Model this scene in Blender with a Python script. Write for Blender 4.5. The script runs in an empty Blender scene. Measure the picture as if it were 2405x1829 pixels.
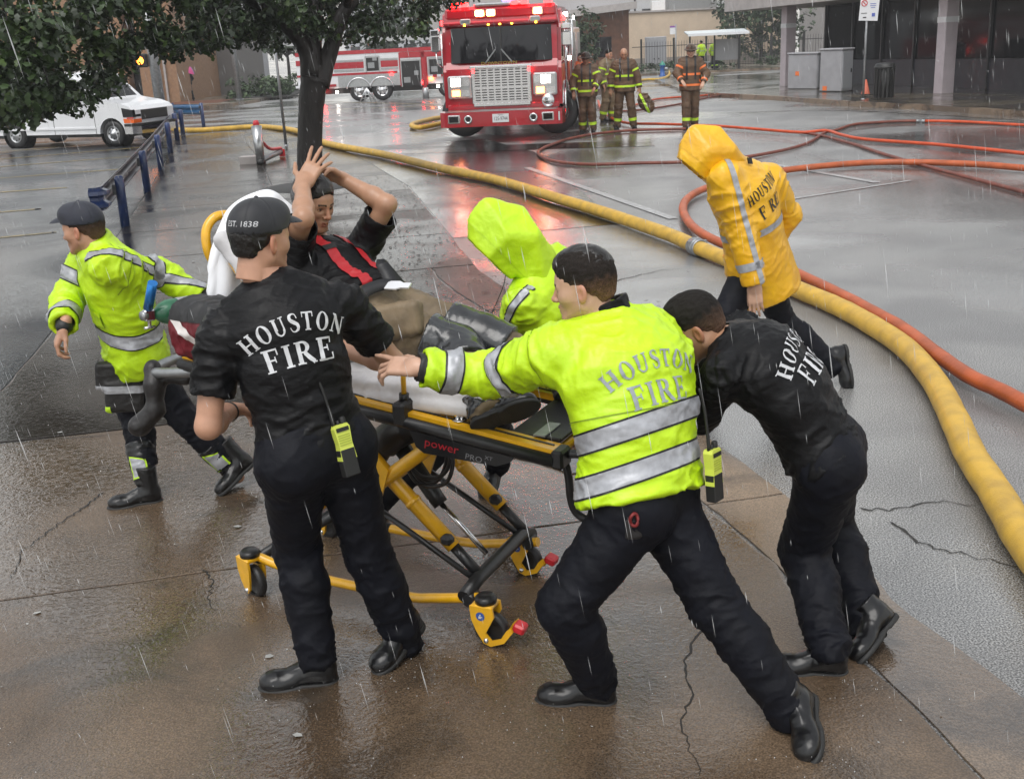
import bpy, bmesh, math, random
import numpy as np
from mathutils import Vector, Matrix
from mathutils.bvhtree import BVHTree

# ------------------------------------------------------------------ camera, sky, sun, exposure
scene = bpy.context.scene
RAD = math.radians
PITCH, ROLL, CAM_Z = RAD(17.72), RAD(2.8), 2.35
_r0 = Vector((1, 0, 0)); _u0 = Vector((0, math.sin(PITCH), math.cos(PITCH))); _f = Vector((0, math.cos(PITCH), -math.sin(PITCH)))
_R = math.cos(ROLL) * _r0 - math.sin(ROLL) * _u0
_U = math.sin(ROLL) * _r0 + math.cos(ROLL) * _u0
cam_data = bpy.data.cameras.new('camera')
cam_data.sensor_width = 36.0
cam_data.lens = 36.0 * 2610 / 2405
cam_data.clip_start = 0.1
cam_data.clip_end = 2000
cam = bpy.data.objects.new('camera', cam_data)
scene.collection.objects.link(cam)
cam.matrix_world = Matrix(((_R.x, _U.x, -_f.x, 0), (_R.y, _U.y, -_f.y, 0), (_R.z, _U.z, -_f.z, CAM_Z), (0, 0, 0, 1)))
scene.camera = cam

SUN_EL, SUN_AZ = RAD(62), RAD(200)
world = bpy.data.worlds.new('World'); scene.world = world; world.use_nodes = True
_n = world.node_tree.nodes; _l = world.node_tree.links
_bg = _n['Background']
_sky = _n.new('ShaderNodeTexSky'); _sky.sky_type = 'NISHITA'; _sky.sun_disc = False
_sky.sun_elevation = SUN_EL; _sky.sun_rotation = SUN_AZ; _sky.air_density = 2.0; _sky.dust_density = 1.0; _sky.ozone_density = 1.0
_hs = _n.new('ShaderNodeHueSaturation'); _hs.inputs['Saturation'].default_value = 0.14
_l.new(_sky.outputs[0], _hs.inputs['Color']); _l.new(_hs.outputs[0], _bg.inputs[0])
_bg.inputs[1].default_value = 0.14
sun_d = bpy.data.lights.new('sun', 'SUN'); sun_d.energy = 1.3; sun_d.angle = RAD(40); sun_d.color = (1, 0.97, 0.93)
sun = bpy.data.objects.new('sun', sun_d); scene.collection.objects.link(sun)
_sd = Vector((math.sin(SUN_AZ) * math.cos(SUN_EL), math.cos(SUN_AZ) * math.cos(SUN_EL), math.sin(SUN_EL)))
sun.rotation_euler = (-_sd).to_track_quat('-Z', 'Y').to_euler()
scene.view_settings.view_transform = 'Standard'; scene.view_settings.look = 'None'
scene.view_settings.exposure = 0.45; scene.view_settings.gamma = 1.0
scene.cycles.use_denoising = True
scene.cycles.max_bounces = 6; scene.cycles.diffuse_bounces = 2; scene.cycles.glossy_bounces = 3
scene.cycles.transmission_bounces = 4; scene.cycles.transparent_max_bounces = 8
scene.cycles.caustics_reflective = False; scene.cycles.caustics_refractive = False

# ------------------------------------------------------------------ helpers: vectors, materials, meshes
COL = scene.collection
rnd = random.Random(7)
def A(v): return np.asarray(v, float)
def nrm(v): v = A(v); return v / (np.linalg.norm(v) + 1e-12)
def lerp(a, b, t): return A(a) * (1 - t) + A(b) * t

MATS = {}
def mat(name, color, rough=0.5, metal=0.0, spec=0.5, noise=0.0, nscale=8.0, bump=0.0, bscale=40.0, coat=0.0, coat_r=0.1,
        emit=None, estr=0.0, rvar=0.0, ncol=None, stretch=(1, 1, 1), bdist=0.01, sheen=0.0, alpha=1.0, trans=0.0, attr=None, ndetail=4.0):
    if name in MATS: return MATS[name]
    m = bpy.data.materials.new(name); m.use_nodes = True; MATS[name] = m
    N = m.node_tree.nodes; L = m.node_tree.links; b = N['Principled BSDF']
    b.inputs['Base Color'].default_value = (*color, 1); b.inputs['Roughness'].default_value = rough
    b.inputs['Metallic'].default_value = metal; b.inputs['Specular IOR Level'].default_value = spec
    b.inputs['Coat Weight'].default_value = coat; b.inputs['Coat Roughness'].default_value = coat_r
    b.inputs['Sheen Weight'].default_value = sheen; b.inputs['Alpha'].default_value = alpha
    b.inputs['Transmission Weight'].default_value = trans
    if emit is not None:
        b.inputs['Emission Color'].default_value = (*emit, 1); b.inputs['Emission Strength'].default_value = estr
    if noise or bump or rvar:
        tc = N.new('ShaderNodeTexCoord'); mp = N.new('ShaderNodeMapping'); mp.inputs['Scale'].default_value = stretch
        L.new(tc.outputs['Object'], mp.inputs['Vector'])
    csock = None
    if noise:
        t = N.new('ShaderNodeTexNoise'); t.inputs['Scale'].default_value = nscale; t.inputs['Detail'].default_value = ndetail
        L.new(mp.outputs[0], t.inputs['Vector'])
        mx = N.new('ShaderNodeMix'); mx.data_type = 'RGBA'
        c2 = ncol if ncol is not None else tuple(c * (1 - noise) for c in color)
        mx.inputs[6].default_value = (*color, 1); mx.inputs[7].default_value = (*c2, 1)
        mr = N.new('ShaderNodeMapRange'); mr.inputs[1].default_value = 0.35; mr.inputs[2].default_value = 0.65
        L.new(t.outputs['Fac'], mr.inputs[0]); L.new(mr.outputs[0], mx.inputs[0]); csock = mx.outputs[2]
        if rvar:
            r2 = N.new('ShaderNodeMapRange'); r2.inputs[1].default_value = 0.3; r2.inputs[2].default_value = 0.7
            r2.inputs[3].default_value = max(0.02, rough - rvar); r2.inputs[4].default_value = rough + rvar
            L.new(t.outputs['Fac'], r2.inputs[0]); L.new(r2.outputs[0], b.inputs['Roughness'])
    if attr:
        at_ = N.new('ShaderNodeAttribute'); at_.attribute_name = attr
        ml = N.new('ShaderNodeMix'); ml.data_type = 'RGBA'; ml.blend_type = 'MULTIPLY'; ml.inputs[0].default_value = 1
        if csock: L.new(csock, ml.inputs[6])
        else: ml.inputs[6].default_value = (*color, 1)
        L.new(at_.outputs['Color'], ml.inputs[7]); csock = ml.outputs[2]
    if csock: L.new(csock, b.inputs['Base Color'])
    if bump:
        t2 = N.new('ShaderNodeTexNoise'); t2.inputs['Scale'].default_value = bscale; t2.inputs['Detail'].default_value = 5
        L.new(mp.outputs[0], t2.inputs['Vector'])
        bp = N.new('ShaderNodeBump'); bp.inputs['Strength'].default_value = bump; bp.inputs['Distance'].default_value = bdist
        L.new(t2.outputs['Fac'], bp.inputs['Height']); L.new(bp.outputs[0], b.inputs['Normal'])
    return m

def props(o, label=None, cat=None, group=None, kind=None):
    if label: o['label'] = label
    if cat: o['category'] = cat
    if group: o['group'] = group
    if kind: o['kind'] = kind
    return o
def root(name, loc=(0, 0, 0), rz=0.0, label=None, cat=None, group=None, kind=None):
    o = bpy.data.objects.new(name, None); COL.objects.link(o); o.empty_display_size = 0.1
    o.location = loc; o.rotation_euler = (0, 0, rz)
    return props(o, label, cat, group, kind)
def link(name, me, parent=None, m=None):
    o = bpy.data.objects.new(name, me); COL.objects.link(o)
    if m is not None:
        for x in (m if isinstance(m, (list, tuple)) else [m]): me.materials.append(x)
    if parent is not None: o.parent = parent
    return o
def npmesh(name, V, F, smooth=True):
    """mesh from numpy arrays; F is (n,3) or (n,4)"""
    me = bpy.data.meshes.new(name); V = np.ascontiguousarray(V, np.float32); F = np.ascontiguousarray(F, np.int32)
    k = F.shape[1]
    me.vertices.add(len(V)); me.vertices.foreach_set('co', V.ravel())
    me.loops.add(F.size); me.loops.foreach_set('vertex_index', F.ravel())
    me.polygons.add(len(F)); me.polygons.foreach_set('loop_start', np.arange(0, F.size, k, dtype=np.int32))
    me.update(calc_edges=True)
    if smooth: me.polygons.foreach_set('use_smooth', np.ones(len(F), bool))
    return me
class MB:
    """collects boxes, tubes, prisms into one mesh with material slots"""
    def __init__(s): s.v = []; s.f = []; s.mi = []; s.sm = []; s.cur = 0; s.T = None
    def add(s, vs, fs, smooth=False):
        b = len(s.v)
        for v in vs:
            v = Vector(v)
            if s.T is not None: v = s.T @ v
            s.v.append(tuple(v))
        for f in fs: s.f.append(tuple(b + i for i in f)); s.mi.append(s.cur); s.sm.append(smooth)
        return s
    def box(s, c, d, rot=None, bev=0.0):
        """c centre, d full sizes; bev chamfers the 12 edges"""
        hx, hy, hz = d[0] / 2, d[1] / 2, d[2] / 2; M = rot if rot is not None else Matrix.Identity(3)
        if bev <= 0 or bev * 2 >= min(d):
            vs = [(x, y, z) for x in (-hx, hx) for y in (-hy, hy) for z in (-hz, hz)]
            fs = [(0, 1, 3, 2), (4, 6, 7, 5), (0, 4, 5, 1), (2, 3, 7, 6), (0, 2, 6, 4), (1, 5, 7, 3)]
            s.add([Vector(c) + M @ Vector(v) for v in vs], fs)
        else:
            vs = []; idx = {}
            for sx in (-1, 1):
                for sy in (-1, 1):
                    for sz in (-1, 1):
                        for ax in range(3):
                            p = [sx * (hx - bev), sy * (hy - bev), sz * (hz - bev)]
                            p[ax] = (sx, sy, sz)[ax] * (hx, hy, hz)[ax]
                            idx[(sx, sy, sz, ax)] = len(vs); vs.append(p)
            fs = []
            for ax in range(3):
                for sg in (-1, 1):
                    o = [a for a in range(3) if a != ax]; q = []
                    for (u, w) in ((-1, -1), (1, -1), (1, 1), (-1, 1)):
                        k = [0, 0, 0]; k[ax] = sg; k[o[0]] = u; k[o[1]] = w; q.append(idx[(*k, ax)])
                    fs.append(q)
            for ax in range(3):
                o = [a for a in range(3) if a != ax]
                for u in (-1, 1):
                    for w in (-1, 1):
                        k0 = [0, 0, 0]; k0[o[0]] = u; k0[o[1]] = w; k1 = list(k0); k0[ax] = -1; k1[ax] = 1
                        fs.append([idx[(*k0, o[0])], idx[(*k1, o[0])], idx[(*k1, o[1])], idx[(*k0, o[1])]])
            for sx in (-1, 1):
                for sy in (-1, 1):
                    for sz in (-1, 1): fs.append([idx[(sx, sy, sz, a)] for a in range(3)])
            s.add([Vector(c) + M @ Vector(v) for v in vs], fs)
        return s
    def tube(s, pts, r, n=10, cap=True, closed=False, flat=1.0, up=None):
        """tube along pts; r number or list; flat squashes along the local second axis"""
        P = [Vector(p) for p in pts]; m = len(P)
        rr = r if isinstance(r, (list, tuple)) else [r] * m
        vs = []; fs = []; prev = None
        for i in range(m):
            if closed: t = P[(i + 1) % m] - P[i - 1]
            else: t = P[min(i + 1, m - 1)] - P[max(i - 1, 0)]
            t.normalize()
            if prev is None:
                ref = Vector(up) if up is not None else (Vector((0, 0, 1)) if abs(t.z) < 0.9 else Vector((1, 0, 0)))
                u = t.cross(ref).normalized()
            else: u = (prev - t * prev.dot(t)).normalized()
            prev = u; w = u.cross(t)
            for k in range(n):
                a = 2 * math.pi * k / n
                vs.append(P[i] + (u * math.cos(a) + w * math.sin(a) * flat) * rr[i])
        for i in range(m if closed else m - 1):
            j = (i + 1) % m
            for k in range(n):
                fs.append((i * n + k, i * n + (k + 1) % n, j * n + (k + 1) % n, j * n + k))
        if cap and not closed:
            s.add(vs, fs, True)
            b = len(s.v) - len(vs)
            s.f.append(tuple(b + k for k in range(n))[::-1]); s.mi.append(s.cur); s.sm.append(False)
            s.f.append(tuple(b + (m - 1) * n + k for k in range(n))); s.mi.append(s.cur); s.sm.append(False)
        else: s.add(vs, fs, True)
        return s
    def cyl(s, a, b, r, r2=None, n=16): return s.tube([a, b], [r, r if r2 is None else r2], n)
    def lathe(s, prof, c=(0, 0, 0), axis='z', n=24, rot=None):
        """prof list of (radius, height)"""
        vs = []; fs = []
        for (r, h) in prof:
            for k in range(n):
                a = 2 * math.pi * k / n; p = Vector((r * math.cos(a), r * math.sin(a), h))
                if axis == 'x': p = Vector((p.z, p.x, p.y))
                if axis == 'y': p = Vector((p.x, p.z, -p.y))
                if rot is not None: p = rot @ p
                vs.append(Vector(c) + p)
        for i in range(len(prof) - 1):
            for k in range(n): fs.append((i * n + k, i * n + (k + 1) % n, (i + 1) * n + (k + 1) % n, (i + 1) * n + k))
        return s.add(vs, fs, True)
    def prism(s, poly, d, o=(0, 0, 0), u=(1, 0, 0), v=(0, 1, 0)):
        """polygon (2d list) in plane o,u,v extruded by vector d"""
        o, u, v, d = Vector(o), Vector(u), Vector(v), Vector(d); n = len(poly)
        b = [o + u * p[0] + v * p[1] for p in poly]; vs = b + [p + d for p in b]
        fs = [tuple(range(n))[::-1], tuple(range(n, 2 * n))] + [(i, (i + 1) % n, n + (i + 1) % n, n + i) for i in range(n)]
        return s.add(vs, fs)
    def quad(s, *p): return s.add(p, [tuple(range(len(p)))])
    def build(s, name, m=None, parent=None, recalc=True):
        me = bpy.data.meshes.new(name); me.from_pydata(s.v, [], s.f)
        ms = m if isinstance(m, (list, tuple)) else [m]
        for x in ms:
            if x is not None: me.materials.append(x)
        me.polygons.foreach_set('material_index', s.mi); me.polygons.foreach_set('use_smooth', s.sm)
        if recalc:
            bm = bmesh.new(); bm.from_mesh(me); bmesh.ops.recalc_face_normals(bm, faces=bm.faces); bm.to_mesh(me); bm.free()
        me.update()
        o = bpy.data.objects.new(name, me); COL.objects.link(o)
        if parent is not None: o.parent = parent
        return o
def spline(pts, n=8):
    """Catmull-Rom through points"""
    P = [A(p) for p in pts]; P = [2 * P[0] - P[1]] + P + [2 * P[-1] - P[-2]]; out = []
    for i in range(1, len(P) - 2):
        for k in range(n):
            t = k / n; p0, p1, p2, p3 = P[i - 1:i + 3]
            out.append(0.5 * (2 * p1 + (p2 - p0) * t + (2 * p0 - 5 * p1 + 4 * p2 - p3) * t * t + (3 * p1 - p0 - 3 * p2 + p3) * t ** 3))
    out.append(P[-2]); return [tuple(p) for p in out]
def copy_tree(o, parent=None):
    c = o.copy(); COL.objects.link(c); c.parent = parent
    for ch in o.children: copy_tree(ch, c)
    return c

# ------------------------------------------------------------------ noise and implicit surfaces (numpy)
def vnoise(p, seed=0):
    p = np.asarray(p, np.float32); i = np.floor(p).astype(np.int64); f = p - i; f = f * f * (3 - 2 * f); out = 0
    for dx in (0, 1):
        wx = f[:, 0] if dx else 1 - f[:, 0]
        for dy in (0, 1):
            wy = f[:, 1] if dy else 1 - f[:, 1]
            for dz in (0, 1):
                wz = f[:, 2] if dz else 1 - f[:, 2]
                h = (i[:, 0] + dx) * 73856093 ^ (i[:, 1] + dy) * 19349663 ^ (i[:, 2] + dz) * 83492791 ^ (seed * 2654435 + 977)
                h = (h ^ (h >> 13)) * 1274126177; h = (h ^ (h >> 16)) & 0xffff
                out = out + wx * wy * wz * (h / 32767.5 - 1)
    return out.astype(np.float32)

class SDF:
    def __init__(s): s.ops = []
    def _add(s, fn, c, R, k, op, clip):
        s.ops.append((fn, A(c), R, k, op, [(A(q), nrm(n)) for q, n in (clip or [])])); return s
    def cone(s, a, b, ra, rb, k=0.02, wide=None, op='u', clip=None):
        a, b = A(a), A(b); ba = b - a; l2 = float(ba @ ba) + 1e-12; wd = None if wide is None else (nrm(wide[0]), 1 - wide[1])
        def fn(p):
            pa = p - a
            if wd is not None: pa = pa - np.outer(pa @ wd[0] * wd[1], wd[0])
            h = np.clip(pa @ ba / l2, 0, 1)
            return np.linalg.norm(pa - h[:, None] * ba, axis=1) - (ra + (rb - ra) * h)
        w = 1 / wide[1] if wide is not None else 1.0
        return s._add(fn, (a + b) / 2, math.sqrt(l2) / 2 + max(ra, rb) * max(w, 1), k, op, clip)
    def ball(s, c, r, k=0.02, op='u', clip=None): return s.cone(c, A(c) + (0, 0, 1e-5), r, r, k, None, op, clip)
    def ell(s, c, r, axes=None, k=0.02, op='u', clip=None):
        c, r = A(c), A(r); M = np.eye(3) if axes is None else A(axes)
        def fn(p):
            q = (p - c) @ M.T; k0 = np.linalg.norm(q / r, axis=1); k1 = np.linalg.norm(q / (r * r), axis=1) + 1e-9
            return k0 * (k0 - 1) / k1
        return s._add(fn, c, float(r.max()), k, op, clip)
    def box(s, c, half, axes=None, rad=0.01, k=0.02, op='u', clip=None):
        c, h = A(c), A(half) - rad; M = np.eye(3) if axes is None else A(axes)
        def fn(p):
            q = np.abs((p - c) @ M.T) - h
            return np.linalg.norm(np.maximum(q, 0), axis=1) + np.minimum(q.max(axis=1), 0) - rad
        return s._add(fn, c, float(np.linalg.norm(h)) + rad, k, op, clip)
    def hull(s, balls, k=0.01, op='u', clip=None, off=0.0, shift=(0, 0, 0)):
        """taut skin over a set of balls (centre, radius)"""
        bm = bmesh.new(); i = np.arange(36) + 0.5; ph = np.arccos(1 - 2 * i / 36); th = math.pi * (1 + 5 ** 0.5) * i; U = np.stack([np.cos(th) * np.sin(ph), np.sin(th) * np.sin(ph), np.cos(ph)], 1)
        pts = np.concatenate([A(c) + U * r for c, r in balls])
        for p in pts: bm.verts.new(p)
        r_ = bmesh.ops.convex_hull(bm, input=bm.verts); bm.normal_update(); cen = pts.mean(0); sh = A(shift)
        N_, D_ = [], []
        for f in bm.faces:
            n = A(f.normal); c = A(f.calc_center_median())
            if n @ (c - cen) < 0: n = -n
            N_.append(n); D_.append(n @ c)
        bm.free(); N_ = np.array(N_); D_ = np.array(D_) - off
        def fn(p): return np.concatenate([((q - sh) @ N_.T - D_).max(1) for q in np.array_split(p, max(1, len(p) // 20000))])
        return s._add(fn, cen + sh, float(np.linalg.norm(pts - cen, axis=1).max()) + 0.02, k, op, clip)
    def cut(s, q, n, R=9.0, k=0.006): # removes the side n points to, inside radius R of q
        q, n = A(q), nrm(n)
        return s._add(lambda p: -((p - q) @ n), q, R, k, 'cut', None)
    def eval(s, p):
        d = np.full(len(p), 0.3)
        for fn, c, R, k, op, clip in s.ops:
            m = ((p - c) ** 2).sum(1) < (R + (0.1 if op != 'cut' else 0)) ** 2
            ix = np.nonzero(m)[0]
            if not len(ix): continue
            q = p[ix]; v = fn(q)
            for cq, cn in clip: v = np.maximum(v, (q - cq) @ cn)
            a = d[ix]
            if op == 'u':
                h = np.clip(0.5 + 0.5 * (a - v) / k, 0, 1); d[ix] = a + (v - a) * h - k * h * (1 - h)
            else:  # subtract: max(a,-v)
                h = np.clip(0.5 + 0.5 * (a + v) / k, 0, 1); d[ix] = -v + (a + v) * h + k * h * (1 - h)
        return d
    def bounds(s):
        lo = np.min([c - R for fn, c, R, k, op, cl in s.ops if op == 'u'], axis=0); hi = np.max([c + R for fn, c, R, k, op, cl in s.ops if op == 'u'], axis=0)
        return lo - 0.03, hi + 0.03
    def mesh(s, h):
        lo, hi = s.bounds(); B = 4
        nb = np.ceil((hi - lo) / (B * h)).astype(int) + 1
        g = np.stack(np.meshgrid(*[np.arange(n) for n in nb], indexing='ij'), -1).reshape(-1, 3)
        cv = s.eval(lo + (g + 0.5) * B * h - h / 2)
        act = np.abs(cv) < B * h * 1.35 + h
        V = np.repeat(np.repeat(np.repeat(cv.reshape(nb).astype(np.float32), B, 0), B, 1), B, 2)
        off = np.stack(np.meshgrid(*[np.arange(B)] * 3, indexing='ij'), -1).reshape(-1, 3)
        ii = (g[act][:, None, :] * B + off[None]).reshape(-1, 3)
        vals = np.concatenate([s.eval(lo + c * h) for c in np.array_split(ii, max(1, len(ii) // 150000))]) if len(ii) else np.zeros(0)
        V[ii[:, 0], ii[:, 1], ii[:, 2]] = vals
        I = V < 0; n = V.shape
        c = [I[dx:n[0] - 1 + dx, dy:n[1] - 1 + dy, dz:n[2] - 1 + dz] for dx in (0, 1) for dy in (0, 1) for dz in (0, 1)]
        al = c[0].copy(); an = c[0].copy()
        for x in c[1:]: al &= x; an |= x
        cells = np.argwhere(an & ~al); del al, an, c
        idx = np.full((n[0] - 1, n[1] - 1, n[2] - 1), -1, np.int32); idx[cells[:, 0], cells[:, 1], cells[:, 2]] = np.arange(len(cells))
        cor = np.array([(dx, dy, dz) for dx in (0, 1) for dy in (0, 1) for dz in (0, 1)])
        cvv = np.stack([V[cells[:, 0] + o[0], cells[:, 1] + o[1], cells[:, 2] + o[2]] for o in cor], 1)
        acc = np.zeros((len(cells), 3)); cnt = np.zeros(len(cells))
        for a in range(8):
            for b in range(a + 1, 8):
                if np.abs(cor[a] - cor[b]).sum() != 1: continue
                va, vb = cvv[:, a], cvv[:, b]; m = (va < 0) != (vb < 0)
                t = np.where(m, va / np.where(m, va - vb, 1), 0)
                acc += np.where(m[:, None], cor[a] + t[:, None] * (cor[b] - cor[a]), 0); cnt += m
        P = lo + (cells + acc / cnt[:, None]) * h
        F = []
        for ax in range(3):
            sl0 = [slice(0, n[i] - 1) if i == ax else slice(1, n[i] - 1) for i in range(3)]
            sl1 = [slice(1, n[i]) if i == ax else slice(1, n[i] - 1) for i in range(3)]
            a0, a1 = I[tuple(sl0)], I[tuple(sl1)]
            o1, o2 = [(1, 2), (2, 0), (0, 1)][ax]
            for sgn, m in ((0, a0 & ~a1), (1, ~a0 & a1)):
                e = np.argwhere(m)
                if not len(e): continue
                e = e + np.array([0 if i == ax else 1 for i in range(3)])
                q = []
                for (u, w) in ((-1, -1), (0, -1), (0, 0), (-1, 0)):
                    x = e.copy(); x[:, o1] += u; x[:, o2] += w; q.append(idx[x[:, 0], x[:, 1], x[:, 2]])
                q = np.stack(q, 1); F.append(q if sgn == 0 else q[:, ::-1])
        F = np.concatenate(F); F = F[(F >= 0).all(1)]
        return P, F
def vnormals(V, F):
    fn = np.cross(V[F[:, 2]] - V[F[:, 0]], V[F[:, 3]] - V[F[:, 1]]); N = np.zeros_like(V)
    for k in range(4):
        for a in range(3): N[:, a] += np.bincount(F[:, k], fn[:, a], len(V))
    return N / (np.linalg.norm(N, axis=1)[:, None] + 1e-12)
def relax(V, F, n=1, w=0.5):
    for _ in range(n):
        S = np.zeros_like(V); C = np.zeros(len(V))
        for k in range(4):
            for j in ((k + 1) % 4,):
                for a in range(3):
                    S[:, a] += np.bincount(F[:, k], V[F[:, j], a], len(V)) + np.bincount(F[:, j], V[F[:, k], a], len(V))
                C += np.bincount(F[:, k], minlength=len(V)) + np.bincount(F[:, j], minlength=len(V))
        V = V * (1 - w) + w * S / np.maximum(C, 1)[:, None]
    return V
def folds(V, N, bones, amp, seed, fa=26.0, fr=7.0, joints=(), jr=0.1, jamp=1.2, base=0.5):
    """cloth folds: ridged noise running round each bone, stronger near the joints"""
    D = []; T = []
    for a, b in bones:
        a, b = A(a), A(b); ba = b - a; L2 = ba @ ba; h = np.clip((V - a) @ ba / L2, 0, 1); D.append(np.linalg.norm(V - a - h[:, None] * ba, axis=1)); T.append((a, ba / math.sqrt(L2)))
    D = np.stack(D, 1); W = np.exp(-(D - D.min(1)[:, None]) / 0.035); W /= W.sum(1)[:, None]
    warp = np.stack([vnoise(V * 6 + 11.3 * k, seed + 40 + k) for k in range(3)], 1)
    out = np.zeros(len(V))
    for i, (a, ax) in enumerate(T):
        m = W[:, i] > 0.02
        if not m.any(): continue
        q = V[m] - a; t = q @ ax; rd = q - t[:, None] * ax
        e1 = nrm(np.cross(ax, (0.31, 0.22, 0.93)))
        sk = rd @ e1
        c = rd * fr + ax * ((t + 0.45 * sk) * fa)[:, None] + warp[m] * 0.8
        d = rd * fr * 1.3 + ax * ((t - 0.6 * sk) * fa * 1.7)[:, None] + warp[m] * 1.1
        r1 = (1 - np.abs(vnoise(c, seed + i))) ** 3; r2 = (1 - np.abs(vnoise(d + 5.1, seed + 9 + i))) ** 4
        out[m] += W[m, i] * (1.25 * r1 + 0.65 * r2 - 0.75)
    s = base + 0.5 * (vnoise(V * 4.0 + 3.3, seed + 70) + 0.3)
    for j in joints: s = s + jamp * np.exp(-((V - A(j)) ** 2).sum(1) / (jr * jr))
    return V + N * (amp * out * np.clip(s, 0.05, 2.2))[:, None]

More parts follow.
